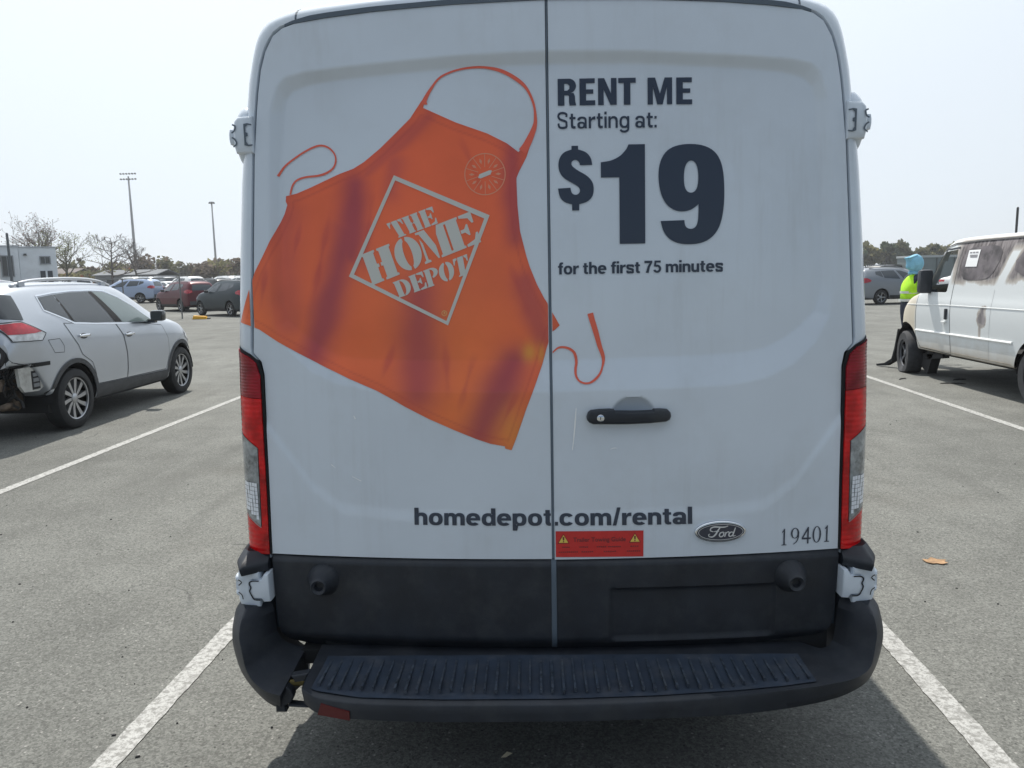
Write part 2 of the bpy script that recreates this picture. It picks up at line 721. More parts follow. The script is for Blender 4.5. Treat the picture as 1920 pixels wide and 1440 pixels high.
def cut_side(V, Fc, poly, xmin=0.3, side=0, xmax=9):
    """remove the faces of a body whose side view (y,z) lies in the polygon, rim snapped to it; side = -1, 0 (both), 1"""
    V = np.array(V, float)
    C = np.array([V[list(f)].mean(0) for f in Fc])
    m = inside(C[:, 1:3], poly) & (np.abs(C[:, 0]) > xmin) & (np.abs(C[:, 0]) < xmax)
    if side:
        m &= (np.sign(C[:, 0]) == side)
    gone = set()
    for i in np.nonzero(m)[0]:
        gone.update(Fc[i])
    stay = [f for f, k in zip(Fc, m) if not k]
    keep = set(i for f in stay for i in f)
    rim = np.array(sorted(gone & keep), int)
    if len(rim):
        Q, d = near_poly(V[rim][:, 1:3], poly)
        ok = d < 0.12
        V[rim[ok], 1:3] = Q[ok]
    used = sorted(keep)
    mp = {o: n for n, o in enumerate(used)}
    return V[used], [tuple(mp[i] for i in f) for f in stay]


def circle(cy, cz, r, n=40, lo=None):
    return [(cy + r * math.cos(2 * math.pi * i / n), max(cz + r * math.sin(2 * math.pi * i / n), lo if lo is not None else -9)) for i in range(n)]


class Body:
    """a finished body surface that panels, glass and seams can be laid on"""

    def __init__(self, V, Fc):
        self.tree = BVHTree.FromPolygons([Vector(map(float, v)) for v in V], [tuple(map(int, f)) for f in Fc])

    def hit(self, a, b, way, off):
        if way in ('R', 'L'):
            s = 1 if way == 'R' else -1
            o, d = Vector((s * 4, a, b)), Vector((-s, 0, 0))
        elif way == 'B':
            o, d = Vector((a, -9, b)), Vector((0, 1, 0))
        elif way == 'F':
            o, d = Vector((a, 9, b)), Vector((0, -1, 0))
        else:
            o, d = Vector((a, b, 6)), Vector((0, 0, -1))
        p, n, i, dist = self.tree.ray_cast(o, d)
        if p is None:
            q = self.tree.find_nearest(o + d * (3.2 if way in 'RL' else 8))
            p, n = q[0], q[1]
        if n.dot(d) > 0:
            n = -n
        return p + n * off

    def sheet(self, poly, way, off=0.004, step=0.04):
        P, Fc = grid_mask(poly, step)
        V = [tuple(self.hit(p[0], p[1], way, off)) for p in P]
        flip = way in ('L', 'F')
        return V, [tuple(f)[::-1] if flip else tuple(f) for f in Fc]

    def line(self, pts, way, w=0.008, off=0.002, step=0.03, closed=False):
        pts = [tuple(p) for p in pts]
        if closed:
            pts = pts + [pts[0]]
        fine = []
        for a, b in zip(pts[:-1], pts[1:]):
            n = max(1, int(math.dist(a, b) / step))
            fine += [(a[0] + (b[0] - a[0]) * k / n, a[1] + (b[1] - a[1]) * k / n) for k in range(n)]
        fine.append(pts[-1])
        P = np.array(fine)
        t = np.gradient(P, axis=0)
        t /= np.hypot(t[:, 0], t[:, 1])[:, None] + 1e-12
        n = np.c_[-t[:, 1], t[:, 0]] * w / 2
        V, Fc = [], []
        for p, q in zip(P, n):
            V.append(tuple(self.hit(*(p + q), way, off)))
            V.append(tuple(self.hit(*(p - q), way, off)))
        for i in range(len(P) - 1):
            Fc.append((2 * i, 2 * i + 1, 2 * i + 3, 2 * i + 2))
        return V, Fc

# ================================================================== ground
def asphalt_material():
    m = bpy.data.materials.new("asphalt")
    m.use_nodes = True
    nt = m.node_tree
    p = nt.nodes["Principled BSDF"]
    N, Lk = nt.nodes.new, nt.links.new
    tc = N("ShaderNodeTexCoord")

    def noise(sc, det=5, ro=.55):
        n = N("ShaderNodeTexNoise")
        n.inputs["Scale"].default_value = sc
        n.inputs["Detail"].default_value = det
        n.inputs["Roughness"].default_value = ro
        Lk(tc.outputs["Object"], n.inputs["Vector"])
        return n.outputs["Fac"]

    def mr(src, a, b, c, d):
        n = N("ShaderNodeMapRange")
        for i, v in enumerate((a, b, c, d)):
            n.inputs[i + 1].default_value = v
        Lk(src, n.inputs[0])
        return n.outputs[0]

    def mul(a, b):
        n = N("ShaderNodeMath")
        n.operation = 'MULTIPLY'
        Lk(a, n.inputs[0])
        Lk(b, n.inputs[1])
        return n.outputs[0]

    big = mr(noise(.22, 4), .3, .7, .82, 1.14)
    mid = mul(mr(noise(2.3, 6, .65), .3, .7, .86, 1.12), mr(noise(.8, 3, .5), .35, .65, .90, 1.08))
    fine = mul(mr(noise(38, 6, .8), .3, .7, .76, 1.22), mr(noise(140, 3, .7), .3, .7, .74, 1.24))
    vo = N("ShaderNodeTexVoronoi")
    vo.inputs["Scale"].default_value = 115
    Lk(tc.outputs["Object"], vo.inputs["Vector"])
    sep = N("ShaderNodeSeparateColor")
    Lk(vo.outputs["Color"], sep.inputs[0])
    stone = mr(sep.outputs[0], 0, 1, .70, 1.32)
    v2 = N("ShaderNodeTexVoronoi")
    v2.inputs["Scale"].default_value = 44
    Lk(tc.outputs["Object"], v2.inputs["Vector"])
    s2 = N("ShaderNodeSeparateColor")
    Lk(v2.outputs["Color"], s2.inputs[0])
    # a few pale and a few dark bits of aggregate
    dot = mr(v2.outputs["Distance"], .16, .26, 1, 0)
    pale = mul(dot, mr(s2.outputs[0], .86, .9, 0, 1))
    dark = mul(dot, mr(s2.outputs[1], .86, .9, 0, 1))
    # cracks: wandering edges of large cells, broken up
    w = N("ShaderNodeTexNoise")
    w.inputs["Scale"].default_value = 1.3
    w.inputs["Detail"].default_value = 8
    Lk(tc.outputs["Object"], w.inputs["Vector"])
    wv = N("ShaderNodeMix")
    wv.data_type = 'RGBA'
    wv.blend_type = 'ADD'
    wv.inputs[0].default_value = .9
    Lk(tc.outputs["Object"], wv.inputs[6])
    Lk(w.outputs["Color"], wv.inputs[7])
    cr = N("ShaderNodeTexVoronoi")
    cr.feature = 'DISTANCE_TO_EDGE'
    cr.inputs["Scale"].default_value = .33
    Lk(wv.outputs[2], cr.inputs["Vector"])
    crack = mul(mr(cr.outputs["Distance"], .001, .0035, 1, 0), mr(noise(.8, 3), .56, .64, 0, 1))
    val = mul(mul(big, mid), mul(fine, stone))
    base = N("ShaderNodeMix")
    base.data_type = 'RGBA'
    base.blend_type = 'MULTIPLY'
    base.inputs[0].default_value = 1
    base.inputs[6].default_value = (.157, .159, .147, 1)
    Lk(val, base.inputs[7])
    last = base.outputs[2]
    for fac, col, k in ((pale, (.36, .35, .33, 1), .75), (dark, (.03, .03, .03, 1), .8), (crack, (.05, .05, .05, 1), .75)):
        f = N("ShaderNodeMath")
        f.operation = 'MULTIPLY'
        f.inputs[1].default_value = k
        Lk(fac, f.inputs[0])
        mx = N("ShaderNodeMix")
        mx.data_type = 'RGBA'
        Lk(f.outputs[0], mx.inputs[0])
        Lk(last, mx.inputs[6])
        mx.inputs[7].default_value = col
        last = mx.outputs[2]
    # long faint traces left by tyres
    mp = N("ShaderNodeMapping")
    mp.inputs["Scale"].default_value = (1.5, .16, 1)
    mp.inputs["Rotation"].default_value = (0, 0, .35)
    Lk(tc.outputs["Object"], mp.inputs[0])
    tn = N("ShaderNodeTexNoise")
    tn.inputs["Scale"].default_value = 1.7
    tn.inputs["Detail"].default_value = 6
    Lk(mp.outputs[0], tn.inputs["Vector"])
    tm = N("ShaderNodeMix")
    tm.data_type = 'RGBA'
    Lk(mul(mr(tn.outputs["Fac"], .50, .66, 0, .42), mr(noise(.5, 3), .4, .6, 0, 1)), tm.inputs[0])
    Lk(last, tm.inputs[6])
    tm.inputs[7].default_value = (.088, .088, .082, 1)
    last = tm.outputs[2]
    # faint oily and brownish patches
    st = mr(noise(.55, 5), .58, .75, 0, .35)
    mx = N("ShaderNodeMix")
    mx.data_type = 'RGBA'
    Lk(st, mx.inputs[0])
    Lk(last, mx.inputs[6])
    mx.inputs[7].default_value = (.105, .098, .086, 1)
    Lk(mx.outputs[2], p.inputs["Base Color"])
    p.inputs["Roughness"].default_value = .92
    p.inputs["Specular IOR Level"].default_value = .25
    b = N("ShaderNodeBump")
    b.inputs["Strength"].default_value = .55
    b.inputs["Distance"].default_value = .006
    Lk(mul(fine, stone), b.inputs["Height"])
    Lk(b.outputs[0], p.inputs["Normal"])
    return m


def paint_material():
    m = bpy.data.materials.new("road_paint")
    m.use_nodes = True
    nt = m.node_tree
    p = nt.nodes["Principled BSDF"]
    tc = nt.nodes.new("ShaderNodeTexCoord")
    mixn = None
    for sc, a, b in ((34, .47, .58), (9, .53, .66), (120, .50, .62)):
        n = nt.nodes.new("ShaderNodeTexNoise")
        n.inputs["Scale"].default_value = sc
        n.inputs["Detail"].default_value = 7
        n.inputs["Roughness"].default_value = .7
        nt.links.new(tc.outputs["Object"], n.inputs["Vector"])
        r = nt.nodes.new("ShaderNodeMapRange")
        r.inputs[1].default_value, r.inputs[2].default_value = a, b
        nt.links.new(n.outputs["Fac"], r.inputs[0])
        if mixn is None:
            mixn = r.outputs[0]
        else:
            q = nt.nodes.new("ShaderNodeMath")
            q.operation = 'MAXIMUM'
            nt.links.new(mixn, q.inputs[0])
            nt.links.new(r.outputs[0], q.inputs[1])
            mixn = q.outputs[0]
    k = nt.nodes.new("ShaderNodeMath")
    k.operation = 'MULTIPLY'
    k.inputs[1].default_value = .85
    nt.links.new(mixn, k.inputs[0])
    mx = nt.nodes.new("ShaderNodeMix")
    mx.data_type = 'RGBA'
    mx.inputs[6].default_value = (.40, .40, .385, 1)
    mx.inputs[7].default_value = (.16, .158, .147, 1)
    nt.links.new(k.outputs[0], mx.inputs[0])
    nt.links.new(mx.outputs[2], p.inputs["Base Color"])
    p.inputs["Roughness"].default_value = .8
    return m


M_ASPH = asphalt_material()
gy = [-300, 44, 60, 80, 110, 154, 1500]
gh = [0, 0, .32, .72, 1.32, 1.5, 1.5]
g = obj("ground", ([(x, y, z) for y, z in zip(gy, gh) for x in (-900, 900)], [(2 * i, 2 * i + 1, 2 * i + 3, 2 * i + 2) for i in range(6)]), M_ASPH)
g["kind"] = "structure"

M_PAINT = paint_material()
for x0, y0, y1, sk in ((-1.680, .3, 12.9, .0), (1.452, .3, 12.9, .0), (-4.70, 2.5, 13.2, -.0125), (4.78, 3.0, 13.2, .006)):
    V, Fc = [], []
    n = 420
    for i in range(n + 1):
        y = y0 + (y1 - y0) * i / n
        dx = sk * (y - 6)
        a, b = random.gauss(0, .0014), random.gauss(0, .0014)
        V += [(x0 + dx + a, y, .004), (x0 + .098 + dx + b, y, .004)]
    for i in range(n):
        Fc.append((2 * i, 2 * i + 1, 2 * i + 3, 2 * i + 2))
    o = obj("parking_line", (V, Fc), M_PAINT)
    o["kind"] = "structure"

# ================================================================== the white cargo van in front
M_WHITE = mat("van_white", (.66, .725, .80), rough=.24, coat=.6, var=.04, vscale=2.2, dirt=((.47, .49, .49), .22, 2.6), streak=.16)
M_PLAST = mat("black_plastic", (.017, .021, .029), rough=.55, var=.25, vscale=9, bump=.08, bscale=260, dirt=((.07, .074, .078), .38, 7), streak=.0)
M_TREAD = mat("step_plastic", (.022, .034, .056), rough=.6, var=.25, vscale=14, dirt=((.10, .105, .115), .4, 11))
M_SEAL = mat("rubber_seal", (.10, .130, .165), rough=.6)
M_DARK = mat("dark_gap", (.012, .013, .015), rough=.8)
M_TYRE = mat("tyre_rubber", (.020, .021, .023), rough=.8, var=.2, vscale=20)
M_RIM = mat("alloy_grey", (.42, .43, .45), rough=.3, metal=.8)
M_STEEL = mat("steel_grey", (.30, .31, .32), rough=.4, metal=.7)
M_GLASS = mat("tinted_glass", (.045, .052, .058), rough=.04, spec=.7)
M_GLASS2 = mat("clear_car_glass", (.16, .20, .20), rough=.05, spec=.6)
M_CHROME = mat("chrome", (.75, .77, .80), rough=.15, metal=1)
M_INK = mat("dark_print", (.026, .038, .065), rough=.35, coat=.3)
M_PALEPRINT = mat("pale_print", (.60, .60, .56), rough=.35, coat=.3)

VAN = thing("cargo_van", "tall white cargo van seen from behind with an orange apron printed on its rear doors", "van", (-.032, 2.44, 0), R(2.0))


def door_y(x, z):
    x, z = np.asarray(x, float), np.asarray(z, float)
    return .075 * np.abs(x) ** 2.2 + .075 * np.maximum(0, (z - 1.25) / 1.25) ** 1.4


RIN_H = [(0, 2.352), (.29, 2.348), (.446, 2.340), (.62, 2.331), (.735, 2.321), (.78, 2.312), (.815, 2.300), (.838, 2.278), (.848, 2.235), (.865, 2.065), (.877, 1.76),
         (.877, 1.66), (.873, 1.612), (.858, 1.570), (.812, 1.522), (.753, 1.480), (.687, 1.450), (.62, 1.440), (.465, 1.433), (0, 1.427)]
ROUT_H = [(0, 2.388), (.29, 2.382), (.446, 2.373), (.63, 2.364), (.77, 2.354), (.835, 2.342), (.862, 2.315), (.878, 2.27), (.890, 2.235), (.900, 2.065), (.909, 1.76),
          (.910, 1.63), (.902, 1.555), (.860, 1.472), (.790, 1.404), (.695, 1.358), (.578, 1.337), (.3, 1.330), (0, 1.328)]
RIN = RIN_H + [(-a, b) for a, b in RIN_H[-2:0:-1]]
ROUT = ROUT_H + [(-a, b) for a, b in ROUT_H[-2:0:-1]]
LOW = [(-.80, 1.04), (-.70, .965), (-.5, .945), (0, .938), (.5, .945), (.70, .965), (.80, 1.04)]


def sstep(t):
    t = np.clip(t, 0, 1)
    return t * t * (3 - 2 * t)


def panel_y(x, z):
    """outer skin of the rear doors: bowed, leaning, with the pressed-in panel, the lower crease and the handle cup"""
    x, z = np.asarray(x, float), np.asarray(z, float)
    y = door_y(x, z)
    P = np.c_[x.ravel(), z.ravel()]
    io, ii = inside(P, ROUT), inside(P, RIN)
    _, do = near_poly(P, ROUT)
    _, di = near_poly(P, RIN)
    f = np.where(ii, 1.0, np.where(io, do / (do + di + 1e-9), 0.0))
    y = y + .021 * (.12 * sstep(f) + .88 * np.clip(f, 0, 1)).reshape(x.shape)
    zc = np.interp(np.abs(x), [0, .5, .70, .80, .95], [.938, .945, .965, 1.04, 1.25])
    y = y - .006 * sstep((zc - z) / .05)
    e = ((x - .264) / .066) ** 2 + ((z - 1.252) / .056) ** 2
    y = y + .030 * np.sqrt(np.clip(1 - e, 0, 1)) * sstep((z - 1.236) / .012)
    return y


DOOR_H = [(.957, .500), (.958, .777), (.957, .85), (.953, 1.03), (.951, 1.2), (.949, 1.39), (.957, 1.433), (.984, 1.462), (.976, 1.6), (.968, 1.76), (.955, 2.0), (.950, 2.095),
          (.936, 2.24), (.929, 2.30), (.917, 2.37), (.90, 2.425), (.873, 2.472), (.84, 2.494), (.80, 2.505), (.70, 2.515), (.55, 2.525), (.3, 2.535), (0, 2.540)]
SIL_H = [(1.060, .500), (1.064, .78), (1.064, .9), (1.062, 1.19), (1.054, 1.48), (1.050, 1.56), (1.038, 1.76), (1.018, 2.03), (1.003, 2.16), (.989, 2.25), (.977, 2.35), (.96, 2.43),
         (.944, 2.49), (.925, 2.52), (.90, 2.54), (.86, 2.555), (.80, 2.57), (.70, 2.58), (.5, 2.595), (.25, 2.605), (0, 2.608)]


def radial(poly, n):
    """resample a half outline at even angles about (0, 1.6)"""
    P = np.array(poly)
    a = np.arctan2(P[:, 1] - 1.6, P[:, 0])
    r = np.hypot(P[:, 0], P[:, 1] - 1.6)
    # dense resample along segments first so that corners stay round
    A, Rr = [], []
    for i in range(len(P) - 1):
        for t in np.arange(12) / 12:
            q = P[i] * (1 - t) + P[i + 1] * t
            A.append(math.atan2(q[1] - 1.6, q[0]))
            Rr.append(math.hypot(q[0], q[1] - 1.6))
    A.append(math.pi / 2)
    Rr.append(P[-1][1] - 1.6)
    t = np.linspace(A[0], math.pi / 2, n)
    rr = np.interp(t, A, Rr)
    return np.c_[rr * np.cos(t), 1.6 + rr * np.sin(t)]


def build_van_body():
    n = 110
    D, S = radial(DOOR_H, n), radial(SIL_H, n)
    dirn = (S - D) / (np.hypot(*(S - D).T)[:, None] + 1e-9)
    D = D + dirn * .005
    rings = []
    yd = door_y(D[:, 0], D[:, 1])
    rings.append(np.c_[D[:, 0], yd + .06, D[:, 1]])
    rings.append(np.c_[D[:, 0], yd + .006, D[:, 1]])
    D2 = D + dirn * .004
    rings.append(np.c_[D2[:, 0], yd + .0, D2[:, 1]])
    for t in (.2, .4, .58, .72, .84, .92, .97, 1.0):
        q = D2 + (S - D2) * t
        rings.append(np.c_[q[:, 0], yd + .105 * (1 - math.sqrt(max(0, 1 - t * t))), q[:, 1]])
    st = [(.36, 2.608, 1), (.7, 2.614, 1), (1.2, 2.62, 1), (2.4, 2.62, 1), (3.6, 2.6, 1), (4.1, 2.52, .99), (4.5, 2.2, .97), (4.9, 1.72, .96), (5.1, 1.42, .95), (5.5, 1.22, .93), (5.8, 1.0, .86), (5.93, .8, .75)]
    ys = np.array([s[0] for s in st])
    yn = np.unique(np.concatenate([np.arange(.36, 5.93, .09), ys]))
    zt = pchip(ys, np.array([s[1] for s in st]), yn)
    ww = pchip(ys, np.array([s[2] for s in st]), yn)
    for y, z, w in zip(yn, zt, ww):
        rings.append(np.c_[S[:, 0] * w, np.full(n, y), .5 + (S[:, 1] - .5) * (z - .5) / 2.108])
    V, Fc = [], []
    W = 2 * n - 1
    for r in rings:
        V += [tuple(p) for p in r] + [(-p[0], p[1], p[2]) for p in r[-2::-1]]
    for i in range(len(rings) - 1):
        for j in range(W - 1):
            Fc.append((i * W + j, i * W + j + 1, (i + 1) * W + j + 1, (i + 1) * W + j))
    m = len(rings) - 1
    Fc.append(tuple(m * W + j for j in range(W)))
    V, Fc = np.array(V), Fc
    for cy in (1.0, 4.75):
        V, Fc = cut_side(V, Fc, circle(cy, .36, .43), .5)
    return V, Fc


BV, BF = build_van_body()
vb_ = obj("body", (BV, BF), M_WHITE, VAN, sharp=38)
vb_.data.materials.append(M_PLAST)                    # the body is clad in black plastic below the lamps
for p_ in vb_.data.polygons:
    if p_.center.z < .775 and p_.center.y < .42:
        p_.material_index = 1
VB = Body(BV, BF)
obj("underbody", join(box((0, 3.0, .53), (1.9, 5.4, .06)), box((0, 1.0, .36), (1.5, .12, .12)), box((.35, 2.2, .42), (.1, 3, .1))), M_DARK, VAN)
obj("windscreen", VB.sheet([(-.78, 1.5), (.78, 1.5), (.72, 2.25), (-.72, 2.25)], 'F', .004, .06), M_GLASS, VAN, smooth=True)
for w, s in (('L', -1), ('R', 1)):
    obj("side_window", VB.sheet([(3.75, 1.5), (4.75, 1.45), (4.55, 1.85), (4.1, 2.2), (3.75, 2.2)], w, .004, .06), M_GLASS, VAN, smooth=True)
    obj("sill_trim", VB.line([(1.5, .62), (4.25, .62)], w, .18, .008, .2), M_PLAST, VAN)


def wheel_mesh(r=.35, w=.23, rim=.24, spokes=10, kind='alloy'):
    """tyre and rim of a wheel lying along x, outer face at +x"""
    h = w / 2
    ty = lathe([(-h * .7, rim), (-h, rim + .02), (-h, r - .035), (-h * .8, r - .008), (-h * .4, r), (h * .4, r), (h * .8, r - .008), (h, r - .035), (h, rim + .02), (h * .7, rim)], 40, cap=False)
    ri = lathe([(-h * .7, rim), (h * .72, rim), (h * .80, rim - .004), (h * .78, rim - .018), (h * .3, rim - .03)], 40, cap=False)
    dk = lathe([(h * .04, rim - .02), (h * .05, rim - .022)], 40)
    sp = []
    for k in range(spokes):
        a = 2 * math.pi * k / spokes
        tw = .16 if kind == 'alloy' else 0
        P = []
        for t, wd in ((.05, .030), (rim * .5, .040), (rim - .012, .052)):
            b = a + tw * t / rim
            P.append((t, b, wd))
        V = []
        for t, b, wd in P:
            for sgn in (-1, 1):
                for xx in (h * .2, h * (.62 if t < rim * .7 else .68)):
                    cy, cz = t * math.cos(b) - sgn * wd / 2 * math.sin(b), t * math.sin(b) + sgn * wd / 2 * math.cos(b)
                    V.append((xx, cy, cz))
        Fc = []
        for i in range(2):
            o = i * 4
            Fc += [(o, o + 1, o + 5, o + 4), (o + 1, o + 3, o + 7, o + 5), (o + 3, o + 2, o + 6, o + 7)]
        sp.append((V, Fc))
    hub = lathe([(h * .3, .062), (h * .66, .058), (h * .74, .04), (h * .76, .005)], 16)
    rimring = lathe([(h * .66, rim - .012), (h * .80, rim - .010), (h * .84, rim + .002), (h * .74, rim + .004)], 40, cap=False)
    return ty, join(*sp, hub, rimring), dk


def add_wheel(parent, x, y, z, me, side, steer=0, spin=0.0, name="wheel"):
    """me = (tyre, rim, backing) meshes shared between wheels"""
    w = link(name, me[0], parent)
    w.location = (x, y, z)
    w.rotation_euler = (spin, 0, (0 if side > 0 else math.pi) + steer)
    if me[1] is not None:
        link("rim", me[1], w)
        link("rim_backing", me[2], w)
    return w


_t = wheel_mesh(.345, .22, .215, 5, 'steel')
VANW = (mesh_of(*_t[0], M_TYRE, sharp=40), mesh_of(*_t[1], M_STEEL, sharp=40), mesh_of(*_t[2], M_DARK))
for x, s in ((-.87, -1), (.87, 1)):
    for y in (1.0, 4.75):
        add_wheel(VAN, x, y, .345, VANW, s)

# ---- rear doors
STEP = .006
dh = [(x - .003, z) for x, z in DOOR_H[1:] if x > 0]
left_poly = [(-.0025, .772)] + [(-x, z) for x, z in [(.958, .775)] + dh] + [(-.0025, 2.540)]
right_poly = [(.0065, .770)] + [(x, z) for x, z in [(.958, .775)] + dh] + [(.0065, 2.540)]
DL = obj("door", skin_on(left_poly, STEP, panel_y, .05), M_WHITE, VAN, sharp=50)
DR = obj("door", skin_on(right_poly, STEP, panel_y, .05), M_WHITE, VAN, sharp=50)
DL["label"] = "left rear door with the large orange apron print"
DR["label"] = "right rear door with the price lettering, handle and oval badge"

# dark rubber in the gap round the doors
D = radial(DOOR_H, 90)
V = []
for sgn in (1,):
    q = [(p[0], p[1]) for p in D] + [(-p[0], p[1]) for p in D[-2::-1]]
    P = np.array(q)
    t = np.gradient(P, axis=0)
    t /= np.hypot(*t.T)[:, None]
    nn = np.c_[-t[:, 1], t[:, 0]]
    A, B = P + nn * .012, P - nn * .012
    Va = [(a[0], float(door_y(a[0], a[1])) + .014, a[1]) for a in A]
    Vb = [(a[0], float(door_y(a[0], a[1])) + .014, a[1]) for a in B]
    n = len(P)
    obj("door_seal", (Va + Vb, [(i, i + 1, n + i + 1, n + i) for i in range(n - 1)]), M_SEAL, VAN)
# wider drip strip over the door tops
top = [(x, z) for x, z in zip(np.linspace(-.83, .83, 60), np.interp(np.abs(np.linspace(-.83, .83, 60)), [0, .3, .55, .70, .80, .84], [2.5445, 2.5395, 2.5295, 2.5195, 2.5095, 2.500]))]
V = []
for x, z in top:
    y = float(door_y(x, z))
    k = min(1, (.845 - abs(x)) / .10)
    V += [(x, y - .004 * k, z - .004), (x, y - .004 * k, z + .002 + .009 * k), (x, y + .03, z + .002 + .009 * k), (x, y + .03, z - .004)]
Fc = []
for i in range(len(top) - 1):
    for k in range(4):
        Fc.append((4 * i + k, 4 * i + (k + 1) % 4, 4 * i + 4 + (k + 1) % 4, 4 * i + 4 + k))
obj("drip_strip", (V, Fc), M_SEAL, VAN)
# joints where the roof cap meets the corners, and the high brake light on the roof edge
for s in (-1, 1):
    obj("roof_joint", VB.line([(s * .792, 2.512), (s * .790, 2.575)], 'B', .006, .0015, .01), M_SEAL, VAN)
obj("brake_light", rbox((-.15, .165, 2.592), (.40, .05, .026), .008), mat("dark_red_lens", (.10, .01, .012), rough=.15, coat=.5), VAN, sharp=40)
# strip covering the joint between the doors
zz = np.linspace(.775, 2.538, 60)
V = []
for z in zz:
    w = .0034 + .0030 * (2.54 - z) / 1.8
    y = float(panel_y(np.array([.002]), np.array([z]))[0])
    V += [(.002 - w, y + .004, z), (.002 - w * .6, y - .002, z), (.002 + w * .6, y - .002, z), (.002 + w, y + .004, z)]
Fc = [(4 * i + k, 4 * i + k + 1, 4 * i + 5 + k, 4 * i + 4 + k) for i in range(len(zz) - 1) for k in range(3)]
obj("centre_strip", (V, Fc), M_SEAL, DR, sharp=60)

# ---- dark lower cladding of the doors
low_l = [(-.006, .768), (-.602, .768), (-.864, .767), (-.956, .770), (-.953, .66), (-.948, .55), (-.940, .495), (-.915, .458), (-.86, .440), (-.78, .433), (-.006, .430)]
low_r = [(.012, .766), (.465, .766), (.735, .769), (.958, .772), (.954, .66), (.947, .55), (.938, .505), (.905, .468), (.85, .445), (.75, .433), (.012, .430)]


def clad_y(x, z):
    x, z = np.asarray(x, float), np.asarray(z, float)
    y = door_y(x, z) - .012 + .012 * sstep((z - .752) / .016) * 1.0
    inx = sstep((x - .185) / .012) * sstep((.745 - x) / .012) * sstep((z - .482) / .012) * sstep((.672 - z) / .012)
    y = y + .014 * inx
    y = y + .05 * sstep((.50 - z) / .08)
    return y


CL = obj("lower_cladding", skin_on(low_l, .008, clad_y, .05), M_PLAST, DL, sharp=50)
CR = obj("lower_cladding", skin_on(low_r, .008, clad_y, .05), M_PLAST, DR, sharp=50)
V = []
for z in np.linspace(.452, .772, 12):
    y = float(clad_y(np.array([.003]), np.array([z]))[0])
    V += [(-.0065, y + .004, z), (-.005, y - .003, z), (.011, y - .003, z), (.0125, y + .004, z)]
obj("centre_strip_foot", (V, [(4 * i + k, 4 * i + k + 1, 4 * i + 5 + k, 4 * i + 4 + k) for i in range(11) for k in range(3)]), M_SEAL, DR, sharp=60)
# rubber door buffers: tapered plugs standing out of the cladding
for x, par in ((-.775, DL), (.790, DR)):
    y0 = float(clad_y(np.array([x]), np.array([.69]))[0])
    obj("buffer", lathe([(y0 + .01, .056), (y0 - .004, .055), (y0 - .014, .047), (y0 - .058, .030), (y0 - .068, .028), (y0 - .072, .024), (y0 - .066, .015), (y0 - .05, .012)], 28, 'y', (x, 0, .692)), M_PLAST, par, sharp=45)

# ---- apron print
APRON = [(-.39, 2.23), (-.288, 2.182), (-.188, 2.145), (-.127, 2.113), (-.091, 2.085), (-.065, 2.111), (-.042, 2.159), (-.044, 2.133), (-.066, 2.069), (-.09, 2.025), (-.099, 2.004), (-.097, 1.922), (-.09, 1.839), (-.071, 1.76), (-.061, 1.727), (-.039, 1.671), (-.016, 1.626), (-.007, 1.612), (.004, 1.589), (.02, 1.562), (.032, 1.539), (.015, 1.524), (.008, 1.52), (.001, 1.499), (-.009, 1.473), (-.015, 1.451), (-.025, 1.416), (-.052, 1.343), (-.079, 1.274), (-.115, 1.173), (-.129, 1.139), (-.15, 1.145), (-.15, 1.152), (-.197, 1.161), (-.243, 1.177), (-.312, 1.206), (-.398, 1.245), (-.472, 1.284), (-.519, 1.312), (-.564, 1.337), (-.659, 1.377), (-.74, 1.416), (-.824, 1.46), (-.896, 1.5), (-.956, 1.539), (-.993, 1.554), (-1.028, 1.563), (-.995, 1.646), (-.963, 1.728), (-.933, 1.779), (-.892, 1.852), (-.858, 1.914), (-.848, 1.942), (-.853, 1.953), (-.851, 1.97), (-.814, 1.977), (-.765, 1.995), (-.716, 2.015), (-.669, 2.034), (-.622, 2.049), (-.586, 2.069), (-.533, 2.109), (-.48, 2.156), (-.433, 2.199), (-.396, 2.251), (-.384, 2.262)]


def clip(poly, a, b, c):
    """keep the part of an outline where a*x + b*z <= c"""
    out = []
    for i in range(len(poly)):
        p, q = poly[i], poly[(i + 1) % len(poly)]
        dp, dq = a * p[0] + b * p[1] - c, a * q[0] + b * q[1] - c
        if dp <= 0:
            out.append(p)
        if dp * dq < 0:
            t = dp / (dp - dq)
            out.append((p[0] + (q[0] - p[0]) * t, p[1] + (q[1] - p[1]) * t))
    return out


def apron_material():
    m = bpy.data.materials.new("apron_print")
    m.use_nodes = True
    nt = m.node_tree
    p = nt.nodes["Principled BSDF"]
    a = nt.nodes.new("ShaderNodeAttribute")
    a.attribute_name = "ink"
    tc = nt.nodes.new("ShaderNodeTexCoord")
    n = nt.nodes.new("ShaderNodeTexNoise")
    n.inputs["Scale"].default_value = 5
    n.inputs["Detail"].default_value = 6
    nt.links.new(tc.outputs["Object"], n.inputs["Vector"])
    r = nt.nodes.new("ShaderNodeMapRange")
    r.inputs[1].default_value, r.inputs[2].default_value, r.inputs[3].default_value, r.inputs[4].default_value = .3, .7, .93, 1.07
    nt.links.new(n.outputs["Fac"], r.inputs[0])
    mx = nt.nodes.new("ShaderNodeMix")
    mx.data_type = 'RGBA'
    mx.blend_type = 'MULTIPLY'
    mx.inputs[0].default_value = 1
    nt.links.new(a.outputs["Color"], mx.inputs[6])
    nt.links.new(r.outputs[0], mx.inputs[7])
    nt.links.new(mx.outputs[2], p.inputs["Base Color"])
    p.inputs["Roughness"].default_value = .32
    p.inputs["Coat Weight"].default_value = .3
    return m


